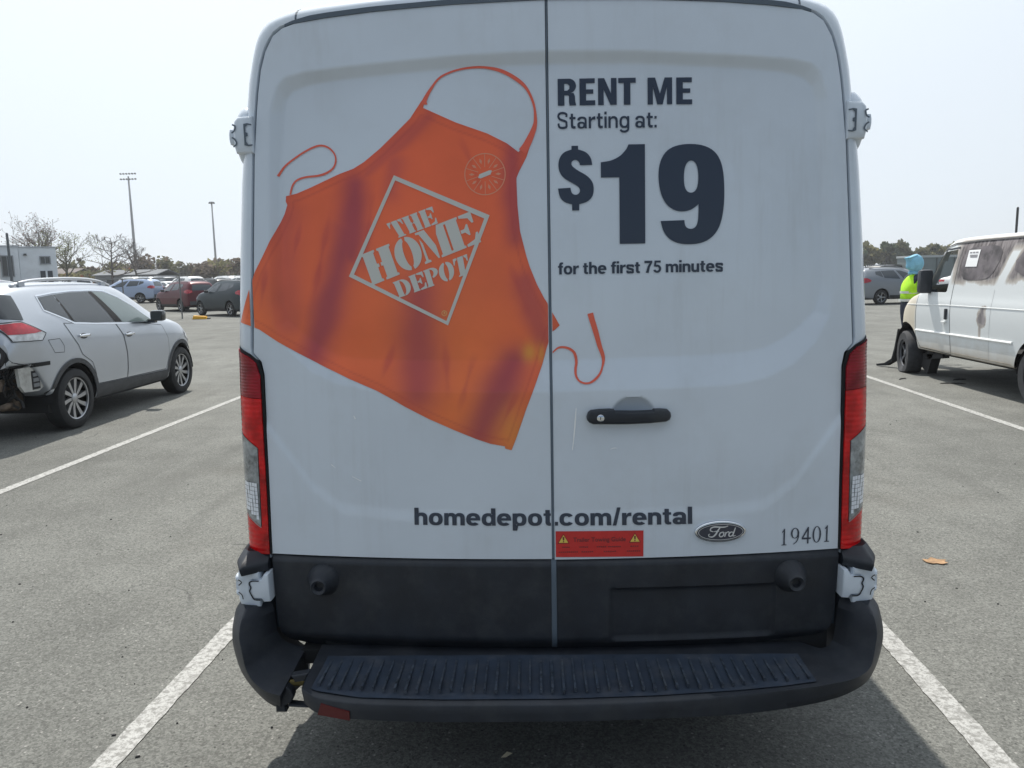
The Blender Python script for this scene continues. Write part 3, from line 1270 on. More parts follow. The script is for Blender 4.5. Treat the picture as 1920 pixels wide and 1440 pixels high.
M_APRON = apron_material()  # flat printed artwork
M_TAPE = mat("apron_tape_print", (.80, .135, .075), rough=.35, coat=.3)
FOLDS = [((-.62, 1.97), (-.64, 1.80), .040, 1.0), ((-.66, 1.80), (-.76, 1.50), .045, 1.0), ((-.86, 1.86), (-.86, 1.60), .05, .45), ((-.42, 1.60), (-.43, 1.36), .060, .85), ((-.11, 2.07), (-.105, 1.85), .030, .8),
         ((-.07, 1.66), (-.03, 1.52), .035, .7), ((-.13, 1.40), (-.22, 1.22), .05, 1.0), ((-.58, 2.03), (-.40, 2.18), .02, .5), ((-.49, 2.05), (-.50, 1.98), .03, .5)]


def ink(P):
    """colours of the printed apron: orange cloth with magenta folds and a few yellow glints"""
    base = np.array([.90, .165, .052])
    C = np.tile(base, (len(P), 1))
    g = np.clip((P[:, 1] - 1.2) / 1.0, 0, 1)
    C = C * (1 + .0 * g[:, None])
    C[:, 1] *= .92 + .35 * (1 - np.clip((P[:, 1] - 1.15) / .8, 0, 1)) * (np.sin(P[:, 0] * 9 + P[:, 1] * 3) * .3 + .7)
    dark = np.zeros(len(P))
    for a, b, w, k in FOLDS:
        a, b = np.array(a), np.array(b)
        d = b - a
        t = np.clip(((P - a) @ d) / (d @ d), -.15, 1.15)
        e = np.hypot(*(P - (a + t[:, None] * d)).T)
        e = e + .006 * np.sin(P[:, 1] * 19 + P[:, 0] * 9) + .002 * np.sin(P[:, 1] * 61 - P[:, 0] * 41)
        w = w * 1.2
        dark = np.maximum(dark, k * np.exp(-(e / w) ** 2))
    mag = np.array([.34, .045, .085])
    C = C * (1 - .78 * dark[:, None]) + mag * (.78 * dark[:, None])
    # yellow glints beside the knot and at the bottom corner
    for c, r, k in (((-.066, 1.455), (.022, .030), .8), ((-.028, 1.45), (.010, .03), .8), ((-.12, 1.20), (.05, .08), .45)):
        e = ((P[:, 0] - c[0]) / r[0]) ** 2 + ((P[:, 1] - c[1]) / r[1]) ** 2
        f = (k * np.exp(-e))[:, None]
        C = C * (1 - f) + np.array([.78, .34, .05]) * f
    # finer creases running with the cloth
    for a, b, w, k in (((-.70, 1.93), (-.78, 1.60), .008, .5), ((-.56, 1.98), (-.60, 1.70), .007, .4), ((-.92, 1.76), (-.95, 1.60), .008, .5), ((-.50, 1.50), (-.55, 1.37), .009, .45), ((-.34, 1.52), (-.33, 1.30), .010, .4), ((-.24, 1.46), (-.30, 1.26), .008, .4), ((-.10, 1.34), (-.17, 1.20), .007, .45), ((-.13, 1.75), (-.06, 1.56), .008, .4), ((-.28, 2.15), (-.20, 1.95), .007, .3), ((-.80, 1.90), (-.84, 1.75), .006, .4)):
        a, b = np.array(a), np.array(b)
        d = b - a
        t = np.clip(((P - a) @ d) / (d @ d), 0, 1)
        e = np.hypot(*(P - (a + t[:, None] * d)).T) + .004 * np.sin(P[:, 1] * 47)
        f = (k * np.sin(np.pi * t) * np.exp(-(e / w) ** 2))[:, None]
        C = C * (1 - f) + np.array([.50, .050, .060]) * f
    # hemmed edge printed a little redder
    _, d = near_poly(P, APRON)
    h = (.35 * np.exp(-((d - .022) / .0035) ** 2) + .25 * np.exp(-(d / .012) ** 2))[:, None]
    C = C * (1 - h) + np.array([.52, .055, .045]) * h
    return C


def printed(name, poly, yfun, off, par, step=STEP):
    V, Fc = skin_on(poly, step, yfun, 0, off)
    o = obj(name, (V, Fc), M_APRON, par, smooth=True)
    P = np.array([(v[0], v[2]) for v in V])
    c = np.c_[ink(P), np.ones(len(P))].astype(np.float32)
    at = o.data.attributes.new("ink", 'FLOAT_COLOR', 'POINT')
    at.data.foreach_set("color", c.ravel())
    return o


def sil_x(z):
    return np.interp(z, [p[1] for p in SIL_H[:13]], [p[0] for p in SIL_H[:13]])


def seam_x(z):
    return np.interp(z, [p[1] for p in DOOR_H[:16]], [p[0] for p in DOOR_H[:16]])


def corner_y(x, z):
    x, z = np.abs(np.asarray(x, float)), np.asarray(z, float)
    s0 = seam_x(z) + .006
    t = np.clip((x - s0) / (sil_x(z) - s0), 0, .999)
    return door_y(np.minimum(x, s0), z) + .105 * (1 - np.sqrt(1 - t * t))


half = [p for p in APRON]
left_part = clip(clip(half, 1, 0, -.0045), -1, -.0, .9735)
printed("apron_print", left_part, panel_y, -.0012, DL)
printed("apron_print", clip(half, -1, 0, -.0085), panel_y, -.0012, DR)
pil = clip(half, 1, 0, -.985)
printed("apron_print_corner", pil, corner_y, -.003, VAN)


def on_left(shapes, off=-.0026):
    return print_on(shapes, panel_y, off, .02)


def seg_stroke(pts, w, k=6):
    P = smooth_line(pts, k)
    if hasattr(w, '__len__'):
        w = np.interp(np.linspace(0, 1, len(P)), np.linspace(0, 1, len(w)), w)
    return stroke(P, w)


STRAP = [(-.386, 2.240), (-.384, 2.255), (-.363, 2.289), (-.335, 2.321), (-.29, 2.340), (-.239, 2.348), (-.189, 2.347), (-.14, 2.335), (-.095, 2.31), (-.063, 2.28), (-.042, 2.235), (-.036, 2.192), (-.040, 2.159), (-.062, 2.111), (-.079, 2.086)]
TIE_L = [(-.874, 2.034), (-.852, 2.064), (-.81, 2.093), (-.766, 2.116), (-.73, 2.126), (-.702, 2.118), (-.683, 2.098), (-.679, 2.076), (-.688, 2.054), (-.71, 2.039), (-.74, 2.031), (-.782, 2.028), (-.812, 2.019), (-.828, 2.001), (-.836, 1.974)]
TIE_R = [(.009, 1.452), (.014, 1.458), (.028, 1.468), (.045, 1.469), (.062, 1.464), (.076, 1.453), (.082, 1.438), (.084, 1.419), (.081, 1.399), (.082, 1.379), (.091, 1.363), (.105, 1.355), (.12, 1.354), (.134, 1.359), (.148, 1.37), (.16, 1.385), (.167, 1.404), (.171, 1.423), (.169, 1.442), (.159, 1.472), (.147, 1.517), (.135, 1.557), (.130, 1.576)]


def ribbon_on(pts, w, par, name, k=6):
    P = smooth_line(pts, k)
    w = np.interp(np.linspace(0, 1, len(P)), np.linspace(0, 1, len(w)), w)
    t = np.gradient(P, axis=0)
    t /= np.hypot(*t.T)[:, None] + 1e-12
    n = np.c_[-t[:, 1], t[:, 0]] * w[:, None] / 2
    A, B = P + n, P - n
    V = []
    for q in (A, P, B):
        y = panel_y(q[:, 0], q[:, 1]) - .0022
        V += [(a[0], b, a[1]) for a, b in zip(q, y)]
    m = len(P)
    Fc = [(i, i + 1, m + i + 1, m + i) for i in range(m - 1)] + [(m + i, m + i + 1, 2 * m + i + 1, 2 * m + i) for i in range(m - 1)]
    return obj(name, (V, Fc), M_TAPE, par)


ribbon_on(STRAP, [.020, .013, .007, .006, .006, .007, .011, .012, .008, .007, .012, .022, .026], DL, "neck_strap_print")
ribbon_on(TIE_L, [.008, .006, .006, .006, .005, .006, .007, .006, .006, .006], DL, "tie_print")
ribbon_on(TIE_R, [.003, .006, .008, .009, .008, .006, .006, .008, .006, .012, .017, .019], DR, "tie_print")

# ---- stencil lettering in the tilted square
DIA_O = [(-.49, 2.024), (-.186, 1.891), (-.327, 1.545), (-.648, 1.707)]
DIA_I = [(-.486, 2.008), (-.203, 1.881), (-.332, 1.559), (-.631, 1.713)]
frame = [[DIA_O[i], DIA_O[(i + 1) % 4], DIA_I[(i + 1) % 4], DIA_I[i]] for i in range(4)]


def arc(cx, cy, rx, ry, a0, a1, n=14):
    return [(cx + rx * math.cos(R(a0 + (a1 - a0) * i / n)), cy + ry * math.sin(R(a0 + (a1 - a0) * i / n))) for i in range(n + 1)]


def stem(x0, x1, s=.05):
    return [(x0, 0), (x1, 0), (x1, .06), (x1 - s, .09), (x1 - s, .91), (x1, .94), (x1, 1), (x0, 1), (x0, .94), (x0 + s, .91), (x0 + s, .09), (x0, .06)]


ST = {
    'T': [[(.2, 0), (.8, 0), (.8, .06), (.7, .09), (.7, 1), (.3, 1), (.3, .09), (.2, .06)], [(0, 1), (.25, 1), (.25, .9), (.14, .85), (.06, .66), (0, .66)], [(.75, 1), (1, 1), (1, .66), (.94, .66), (.86, .85), (.75, .9)]],
    'H': [stem(0, .46), stem(.54, 1), [(.41, .45), (.47, .45), (.47, .56), (.41, .56)], [(.53, .45), (.59, .45), (.59, .56), (.53, .56)]],
    'E': [stem(0, .5), [(.55, 1), (1, 1), (1, .66), (.93, .66), (.84, .84), (.55, .92)], [(.48, .45), (.62, .45), (.72, .33), (.77, .33), (.77, .68), (.72, .68), (.62, .56), (.48, .56)], [(.55, 0), (1.03, 0), (1.03, .34), (.96, .34), (.86, .15), (.55, .08)]],
    'O': [arc(.5, .5, .5, .52, 97, 263) + arc(.5, .5, .15, .42, 255, 105), arc(.5, .5, .5, .52, -83, 83) + arc(.5, .5, .15, .42, 75, -75)],
    'M': [[(0, 1), (.31, 1), (.52, .42), (.52, .02), (.47, .02), (.1, .92), (0, .94)], [(.56, .50), (.64, .74), (.64, .09), (.58, .06), (.58, 0), (1, 0), (1, .06), (.94, .09), (.94, .91), (1, .94), (1, 1), (.72, 1)], [(0, 0), (.22, 0), (.22, .06), (.15, .09), (.14, .62), (.07, .78), (.07, .09), (0, .06)]],
    'D': [stem(0, .46), arc(.46, .5, .54, .5, -88, 88) + arc(.46, .5, .2, .41, 80, -80)],
    'P': [stem(0, .48), arc(.46, .71, .52, .29, -80, 88) + arc(.46, .71, .2, .2, 80, -75)],
}


def word(chars, spans, quad):
    out = []
    bl, br, tr, tl = [np.array(q) for q in quad]
    for ch, (u0, u1) in zip(chars, spans):
        for pl in ST[ch]:
            q = []
            for x, y in pl:
                u = u0 + (u1 - u0) * x
                q.append(tuple((bl * (1 - u) + br * u) * (1 - y) + (tl * (1 - u) + tr * u) * y))
            out.append([q])
    return out


logo = [[f] for f in frame]
logo += word("THE", ((0, .31), (.33, .67), (.70, 1)), [(-.488, 1.824), (-.353, 1.869), (-.369, 1.923), (-.519, 1.872)])
logo += word("HOME", ((0, .265), (.275, .505), (.50, .765), (.755, 1)), [(-.574, 1.676), (-.217, 1.807), (-.248, 1.904), (-.607, 1.775)])
logo += word("DEPOT", ((0, .20), (.215, .40), (.415, .595), (.60, .80), (.81, 1)), [(-.484, 1.636), (-.252, 1.71), (-.261, 1.771), (-.504, 1.685)])
obj("square_logo_print", on_left(logo), M_PALEPRINT, DL)
obj("registered_mark_print", on_left([ring(-.338, 1.584, .0068, .0092, 20), [[(-.340, 1.580), (-.338, 1.580), (-.338, 1.584), (-.335, 1.580), (-.333, 1.580), (-.336, 1.585), (-.334, 1.587), (-.336, 1.589), (-.340, 1.589)]]]), mat("orange_print", (.80, .42, .16), rough=.35), DL)
bad = [ring(-.198, 2.019, .0625, .0655, 48)]
for k in range(10):
    a = R(18 + 36 * k)
    bad.append([stroke([(-.198 + .022 * math.cos(a), 2.019 + .022 * math.sin(a)), (-.198 + .063 * math.cos(a), 2.019 + .063 * math.sin(a))], .0020)])
    b = a + R(18)
    cx, cz = -.198 + .042 * math.cos(b), 2.019 + .042 * math.sin(b)
    bad.append([[(cx + .004 * math.cos(b + q) * (2.4 if q in (0, math.pi) else 1), cz + .004 * math.sin(b + q) * (2.4 if q in (0, math.pi) else 1)) for q in (0, math.pi / 2, math.pi, 1.5 * math.pi)]])
obj("round_badge_print", on_left(bad), mat("peach_print", (.78, .33, .20), rough=.35), DL)
obj("round_badge_centre", on_left([[[(-.220, 2.008), (-.212, 2.006), (-.180, 2.018), (-.176, 2.030), (-.184, 2.031), (-.216, 2.019)]]], -.0030), M_PALEPRINT, DL)

# ---- dark lettering
def on_right(shapes, off=-.0022):
    return print_on(shapes, panel_y, off, .03)


def se(cx, cy, rx, ry, a0, a1, n=14, p=2.35):
    out = []
    for i in range(n + 1):
        a = R(a0 + (a1 - a0) * i / n)
        c, s = math.cos(a), math.sin(a)
        out.append((cx + rx * math.copysign(abs(c) ** (2 / p), c), cy + ry * math.copysign(abs(s) ** (2 / p), s)))
    return out


def glyph(ch, W):
    """grotesque letters, x-height 1: ([outline, holes...] list, advance)"""
    T = W * .80
    if ch == 'o':
        return [[se(.5, .5, .5, .52, 0, 345, 23), se(.5, .5, .5 - W, .52 - T, 0, 345, 23)]], 1.0
    if ch == 'e':
        return [[se(.5, .5, .5, .52, 0, 318, 24) + se(.5, .5, .5 - W, .52 - T, 308, 196, 10) + [(W, .42), (1, .42)], se(.5, .5, .5 - W, .52 - T, 22, 158, 10)]], 1.0
    if ch == 'c':
        return [[se(.5, .5, .5, .52, 32, 328, 22) + se(.5, .5, .5 - W, .52 - T, 322, 38, 18)]], .97
    if ch in 'nh':
        w, top = .93, 1.0 if ch == 'n' else 1.42
        return [[[(0, 0), (W, 0)] + se(w / 2, .60, w / 2 - W, .40 - T, 180, 0, 10) + [(w - W, 0), (w, 0)] + se(w * .55, .62, w * .45, .40, 0, 112, 10) + [(W, .86), (W, top), (0, top)]]], w
    if ch == 'u':
        g_, w = glyph('n', W)
        return [[[(w - x, 1 - y) for x, y in g_[0][0]]]], w
    if ch == 'm':
        w = 1.46
        x1 = (w - W) / 2
        r = (x1 - W) / 2
        return [[[(0, 0), (W, 0)] + se(W + r, .60, r, .40 - T, 180, 0, 8) + [(x1, 0), (x1 + W, 0)] + se(x1 + W + r, .60, r, .40 - T, 180, 0, 8) + [(w - W, 0), (w, 0)] + se(w - r - W * .75, .62, r + W * .75, .40, 0, 112, 9) + [(x1 + W * .7, .88)] + se(x1 - r * .55, .62, r + W * .8, .40, 50, 112, 6) + [(W, .88), (W, 1), (0, 1)]]], w
    if ch == 'r':
        return [[[(0, 0), (W, 0), (W, .50), (W + .05, .66), (W + .16, .74), (.66, .75), (.66, 1.02), (.52, 1.02), (.38, .96), (W, .82), (W, 1), (0, 1)]]], .62
    if ch == 't':
        a = .13
        return [[[(a, .80), (0, .80), (0, 1), (a, 1), (a, 1.28), (a + W, 1.28), (a + W, 1), (.60, 1), (.60, .80), (a + W, .80), (a + W, .30), (a + W + .05, .21), (.60, .20), (.60, 0), (.36, -.02), (.20, .05), (a, .22)]]], .60
    if ch == 'f':
        a = .13
        return [[[(a, 0), (a, .80), (0, .80), (0, 1), (a, 1), (a, 1.14), (a + .06, 1.32), (.34, 1.42), (.60, 1.41), (.60, 1.21), (a + W + .06, 1.20), (a + W, 1.12), (a + W, 1), (.58, 1), (.58, .80), (a + W, .80), (a + W, 0)]]], .56
    if ch == 'l':
        return [[[(0, 0), (W, 0), (W, 1.42), (0, 1.42)]]], W
    if ch == 'i':
        return [[[(0, 0), (W, 0), (W, 1), (0, 1)]], [[(0, 1.17), (W, 1.17), (W, 1.42), (0, 1.42)]]], W
    if ch == '.':
        return [[[(0, 0), (W, 0), (W, W), (0, W)]]], W
    if ch == ':':
        return [[[(0, 0), (W, 0), (W, W), (0, W)]], [[(0, .76), (W, .76), (W, .76 + W), (0, .76 + W)]]], W
    if ch == '/':
        return [[[(0, -.03), (W * .8, -.03), (.56, 1.46), (.56 - W * .8, 1.46)]]], .56
    if ch in 'dpgb':
        w = .98
        o = [(w, 0), (w, 1.42), (w - W, 1.42), (w - W, .88)] + se(.46, .5, .46, .52, 52, 308, 20) + [(w - W, .12), (w - W, 0)]
        h = se(.5 * w, .5, .5 * w - W, .52 - T, 0, 345, 20)
        if ch == 'p':
            return [[[(w - x, 1 - y) for x, y in o], [(w - x, 1 - y) for x, y in h]]], w
        if ch == 'g':
            o = [(w, .0), (w, 1), (w - W, 1), (w - W, .88)] + se(.46, .5, .46, .52, 52, 308, 20) + [(w - W, .14), (w - W, .0)]
            return [[o, h], [stroke(smooth_line([(w - W / 2, .02), (w - W / 2 - .03, -.18), (.55, -.32), (.25, -.29), (.08, -.16)], 5), T * 1.05)]], w
        return [[o, h]], w
    if ch == 'a':
        w = .94
        s1 = [(.06, .68), (.06 + W, .68)] + se(w / 2 + .02, .66, w / 2 - W + .0, .36 - T, 160, 0, 8) + [(w - W, .10), (w - W + .03, 0), (w + .03, 0), (w, .12), (w, .68)] + se(w / 2, .68, w / 2, .34, 0, 170, 12)
        return [[s1], [se(.40, .28, .40, .30, 0, 345, 20), se(.43, .28, .40 - W, .30 - T * .85, 0, 345, 20)]], w + .03
    if ch in 'sS':
        k = 1.42 if ch == 'S' else 1.0
        q = W / 2
        pts = [(.93 - q, .70), (.82, .88), (.5, 1.02 - q * .85 / k), (.2, .90), (q, .73), (.26, .57), (.52, .50), (.80, .41), (.94 - q, .26), (.80, .10), (.5, -.02 + q * .85 / k), (.2, .10), (q, .32)]
        return [[stroke([(x * (1.12 if ch == 'S' else .94), y * k) for x, y in smooth_line(pts, 5)], W * .88)]], 1.06 if ch == 'S' else .90
    if ch == '7':
        return [[[(.16, 0), (.16 + W * 1.1, 0), (.62, .62), (.92, 1.2), (.92, 1.42), (0, 1.42), (0, 1.42 - T * 1.15), (.60, 1.42 - T * 1.15), (.36, .72)]]], .92
    if ch == '5':
        o = [(.03, .36)] + se(.46, .46, .48, .48, 205, 500, 24, 2.0) 
        o = se(.46, .46, .48, .48, 200, 490, 24, 2.0)
        q = se(.46, .46, .48 - W * .9, .48 - T, 490, 200, 20, 2.0)
        return [[[(.08, .70), (.08 + W * .8, .78), (.12 + W * .85, 1.42 - T), (.88, 1.42 - T), (.88, 1.42), (.16, 1.42)]], [o + q]], .95
    return [], .42


def set_type(s, W, gap, box_, slope=0.0, space=.42):
    """a line of lettering fitted to (x0, baseline, x1, ascender top): shapes in metres"""
    x, shapes = 0.0, []
    for ch in s:
        if ch == ' ':
            x += space
            continue
        g_, w = glyph(ch, W)
        for sh in g_:
            shapes.append([[(px + x, py) for px, py in pl] for pl in sh])
        x += w + gap
    x -= gap
    x0, z0, x1, z1 = box_
    kx, kz = (x1 - x0) / x, (z1 - z0) / 1.42
    return [[[(x0 + px * kx, z0 + py * kz + px * kx * slope) for px, py in pl] for pl in sh] for sh in shapes]


def layered(shapes, yfun, off, cell=.03):
    """print_on with every stroke lifted a hair above the last so that none coincide"""
    return join(*[print_on([sh], yfun, off - .00006 * (i % 7), cell) for i, sh in enumerate(shapes)])


def cap(letter, x0, x1, z0, z1, s):
    """heavy condensed capitals, s = stroke"""
    m = (z0 + z1) / 2
    if letter == 'R':
        r = (z1 - z0) * .27
        oc = [(x0, z0), (x0, z1), (x1 - r, z1)] + arc(x1 - r, z1 - r, r, r, 80, -80, 8) + [(x1 - r * .35, m - r * .15), (x1 - .004, m - r * .55), (x1 - .003, z0 + .012), (x1, z0), (x1 - s * 1.02, z0), (x1 - s * 1.1, z0 + .01), (x1 - s * 1.1, m - r * .55), (x1 - s * 1.3, m - r * .42), (x0 + s, m - r * .42), (x0 + s, z0)]
        h = [(x0 + s, z1 - s * .75), (x0 + s, m + r * .20), (x1 - s * 1.35, m + r * .20), (x1 - s * 1.02, m + r * .45), (x1 - s * 1.02, z1 - s * 1.05), (x1 - s * 1.35, z1 - s * .75)]
        return [[oc, h]]
    if letter == 'E':
        t = s * .72
        return [[[(x0, z0), (x1, z0), (x1, z0 + t), (x0 + s, z0 + t), (x0 + s, m - t * .4), (x1 - .006, m - t * .4), (x1 - .006, m + t * .5), (x0 + s, m + t * .5), (x0 + s, z1 - t), (x1 - .001, z1 - t), (x1 - .001, z1), (x0, z1)]]]
    if letter == 'N':
        return [[[(x0, z0), (x0 + s * .85, z0), (x0 + s * .85, z0 + (z1 - z0) * .58), (x1 - s * .95, z0), (x1, z0), (x1, z1), (x1 - s * .85, z1), (x1 - s * .85, z0 + (z1 - z0) * .42), (x0 + s * .95, z1), (x0, z1)]]]
    if letter == 'T':
        c = (x0 + x1) / 2
        return [[[(c - s / 2, z0), (c + s / 2, z0), (c + s / 2, z1 - s * .75), (x1, z1 - s * .75), (x1, z1), (x0, z1), (x0, z1 - s * .75), (c - s / 2, z1 - s * .75)]]]
    c = (x0 + x1) / 2                                  # M
    return [[[(x0, z0), (x0 + s * .8, z0), (x0 + s * .8, z0 + (z1 - z0) * .66), (c - s * .42, z0), (c + s * .42, z0), (x1 - s * .8, z0 + (z1 - z0) * .66), (x1 - s * .8, z0), (x1, z0), (x1, z1), (x1 - s * 1.15, z1), (c, z0 + (z1 - z0) * .40), (x0 + s * 1.15, z1), (x0, z1)]]]


rent = []
for ch, a, b in (("R", .035, .0925), ("E", .103, .152), ("N", .161, .219), ("T", .2245, .279), ("M", .316, .393), ("E", .406, .456)):
    sl = (.035 - a) * .007
    rent += cap(ch, a, b, 2.224 + sl, 2.306 + sl, .0205)
obj("rent_me_lettering", on_right(rent), M_INK, DR)
obj("starting_at_lettering", layered(set_type("Starting at:", .225, .17, (.032, 2.1535, .344, 2.204), -.006), panel_y, -.0022), M_INK, DR)


def from_zoom(pts):
    """lettering outlines measured on a 640 x 480 window of the door: to metres on the door"""
    return pts


DOLLAR = [(273, 925), (205, 925), (200, 905), (180, 892), (160, 900), (155, 918), (165, 935), (200, 960), (245, 985), (275, 1020), (282, 1060), (275, 1105), (245, 1135), (198, 1147), (198, 1182), (158, 1182), (158, 1147), (115, 1135), (88, 1105), (80, 1055), (150, 1052), (155, 1080), (170, 1093), (190, 1092), (203, 1078), (203, 1060), (190, 1042), (150, 1020), (110, 995), (88, 960), (82, 920), (90, 880), (115, 848), (158, 836), (158, 815), (195, 815), (195, 836), (240, 850), (268, 885)]
ONE = [(428, 1370), (572, 1370), (572, 808), (480, 808), (470, 832), (455, 850), (438, 868), (420, 880), (395, 892), (370, 900), (325, 905), (325, 992), (428, 992)]
NINE_O = [(660, 1238), (795, 1235), (797, 1262), (808, 1280), (832, 1287), (855, 1280), (870, 1255), (875, 1200), (875, 1145), (840, 1175), (790, 1188), (740, 1180), (695, 1150), (665, 1095), (651, 1030), (648, 970), (655, 910), (680, 855), (720, 822), (775, 806), (840, 803), (905, 812), (960, 840), (995, 885), (1015, 950), (1022, 1040), (1022, 1130), (1012, 1220), (990, 1290), (950, 1340), (895, 1368), (830, 1375), (765, 1370), (710, 1345), (675, 1300)]
NINE_H = [(833, 895), (812, 905), (797, 935), (791, 985), (794, 1040), (808, 1072), (833, 1082), (857, 1072), (871, 1040), (875, 985), (869, 935), (855, 905)]


def rounded(pts, keep=()):
    """round off an outline except at the listed corners"""
    n = len(pts)
    out = []
    for i in range(n):
        if i in keep:
            out.append(pts[i])
            continue
        p, a, b = np.array(pts[i], float), np.array(pts[i - 1], float), np.array(pts[(i + 1) % n], float)
        for t in (0, .33, .67, 1):
            q0, q1 = (a + p) / 2 * 1.0, (p + b) / 2
            q0, q1 = p + (a - p) * .5, p + (b - p) * .5
            out.append(tuple((1 - t) ** 2 * q0 + 2 * t * (1 - t) * p + t * t * q1))
    return out


def fit(pts, x0, x1, z0, z1, src):
    return [(x0 + (p[0] - src[0]) / (src[1] - src[0]) * (x1 - x0), z1 + (p[1] - src[2]) / (src[3] - src[2]) * (z0 - z1)) for p in pts]


price = [[fit(rounded(DOLLAR, (0, 1, 13, 14, 15, 16, 19, 20, 33, 34, 35, 36)), .032, .1455, 1.9, 2.1, (80, 282, 815, 1182))],
         [fit(rounded(ONE, (0, 1, 2, 3, 10, 11, 12)), .1675, .3065, 1.793, 2.101, (325, 572, 808, 1370))],
         [fit(rounded(NINE_O, (0, 1, 8)), .3485, .5585, 1.787, 2.100, (648, 1022, 803, 1375)), fit(rounded(NINE_H), .3485, .5585, 1.787, 2.100, (648, 1022, 803, 1375))]]
obj("price_lettering", on_right(price), M_INK, DR)
obj("minutes_lettering", layered(set_type("for the first 75 minutes", .30, .10, (.029, 1.7005, .555, 1.7385)), panel_y, -.0022), M_INK, DR)
address = set_type("homedepot.com/rental", .31, .10, (-.455, .890, .458, .9465), -.007)
keep_l, keep_r = [], []
for sh in address:                                   # each door carries its own half of the address
    hi, lo_ = max(p[0] for p in sh[0]), min(p[0] for p in sh[0])
    if hi < -.004:
        keep_l.append(sh)
    elif lo_ > .008:
        keep_r.append(sh)
    else:
        if lo_ < -.006:
            keep_l.append([clip(sh[0], 1, 0, -.0045)])
        if hi > .010:
            keep_r.append([clip(sh[0], -1, 0, -.0085)])
obj("web_address_lettering", layered(keep_l, panel_y, -.0022), M_INK, DL)
obj("web_address_lettering", layered(keep_r, panel_y, -.0022), M_INK, DR)
# fleet number in thin serif figures
NUMS = {
    '1': [[(.25, .80), (.5, 1), (.58, 1), (.58, .06), (.78, .04), (.78, 0), (.22, 0), (.22, .04), (.42, .06), (.42, .84), (.27, .76)]],
    '4': [[(.60, 0), (.76, 0), (.76, .26), (1, .26), (1, .36), (.76, .36), (.76, 1), (.64, 1), (0, .36), (0, .26), (.60, .26)]],
    '0': None, '9': None}
num = []
for ch, x in zip("19401", (.752, .790, .828, .864, .899)):
    w, h = .031, .057
    b = .797 + (x - .752) * .028

    def P(q, x=x, w=w, h=h, b=b):
        return [(x + a * w, b + c * h) for a, c in q]
    if ch == '4':
        num.append([P(NUMS['4'][0]), P([(.60, .36), (.60, .78), (.16, .36)])])
    elif ch == '1':
        num.append([P(NUMS['1'][0])])
    elif ch == '0':
        num.append([P(arc(.5, .5, .48, .5, 0, 345, 22)), P(arc(.5, .5, .30, .46, 0, 345, 22)[::-1])])
    else:
        num.append([P(arc(.46, .68, .46, .32, 0, 345, 22)), P(arc(.46, .68, .28, .28, 0, 345, 22)[::-1])])
        num.append([P(stroke(smooth_line([(.86, .72), (.84, .45), (.66, .18), (.30, .02), (.10, -.02)], 5), [.16] * 15 + [.12] * 4 + [.05] * 2)) if False else P(stroke(smooth_line([(.84, .72), (.84, .45), (.66, .18), (.30, .02)], 5), np.linspace(.16, .04, 16)))])
obj("fleet_number_lettering", on_right(num), M_INK, DR)

# ---- red towing sticker
M_STICK = mat("red_sticker", (.62, .030, .028), rough=.35, var=.08, vscale=30)
obj("towing_sticker", print_on([[[(.0105, .779), (.298, .777), (.298, .8655), (.0105, .867)]]], panel_y, -.0018, .03), M_STICK, DR)
M_YEL = mat("yellow_print", (.80, .60, .12), rough=.4)
tri, ex = [], []
for cx in (.036, .270):
    tri.append([[(cx - .0155, .828), (cx + .0155, .828), (cx, .854)]])
    ex.append([[(cx - .0022, .836), (cx + .0022, .836), (cx + .0030, .848), (cx - .0030, .848)]])
    ex.append([[(cx - .002, .830), (cx + .002, .830), (cx + .002, .834), (cx - .002, .834)]])
    ex.append([stroke([(cx - .0185, .8262), (cx, .8575), (cx + .0185, .8262), (cx - .0185, .8262)], .0018)])
for q in tri:
    obj("warning_triangle", print_on([q], panel_y, -.0024, .05), M_YEL, DR)
M_STKINK = mat("sticker_ink", (.16, .030, .035), rough=.4)
obj("sticker_title", text_on("Trailer Towing Guide", (.068, .826, .240, .8455), panel_y, -.0026, .012), M_STKINK, DR)
for a, b, z in ((.032, .058, .811), (.088, .118, .811), (.145, .178, .811), (.182, .225, .811), (.256, .284, .811), (.020, .085, .7945), (.095, .135, .7945), (.168, .210, .7945), (.244, .290, .7945)):
    n = max(3, int((b - a) / .006))
    for k in range(n):
        x = a + (b - a) * k / n
        ex.append([[(x, z), (x + .0042, z), (x + .0042, z + random.uniform(.003, .0048)), (x, z + .0034)]])
obj("sticker_small_print", print_on(ex, panel_y, -.0026, .05), M_STKINK, DR)["kind"] = "stuff"

# ---- oval badge
M_NAVY = mat("badge_navy", (.014, .022, .048), rough=.2, coat=.6)
oc, oz, ox, oh = .551, .8555, .0855, .0365
y0 = float(panel_y(np.array([oc]), np.array([oz]))[0])
el = [(oc + ox * math.cos(2 * math.pi * i / 64), oz + oh * math.sin(2 * math.pi * i / 64)) for i in range(64)]
dyx = lambda x, z: .075 * (abs(x) ** 2.2 - oc ** 2.2)
BADGE = obj("oval_badge", slab(el, y0 - .010, y0 + .002, .004, dyx), M_CHROME, DR, sharp=60)
el2 = [(oc + (ox - .007) * math.cos(2 * math.pi * i / 64), oz + (oh - .006) * math.sin(2 * math.pi * i / 64)) for i in range(64)]
obj("badge_face", slab(el2, y0 - .0112, y0 - .004, .0005, dyx), M_NAVY, DR)
bf = lambda x, z: y0 - .0112 + .075 * (np.abs(x) ** 2.2 - oc ** 2.2)
el3 = ring(oc, oz, 1, 1)
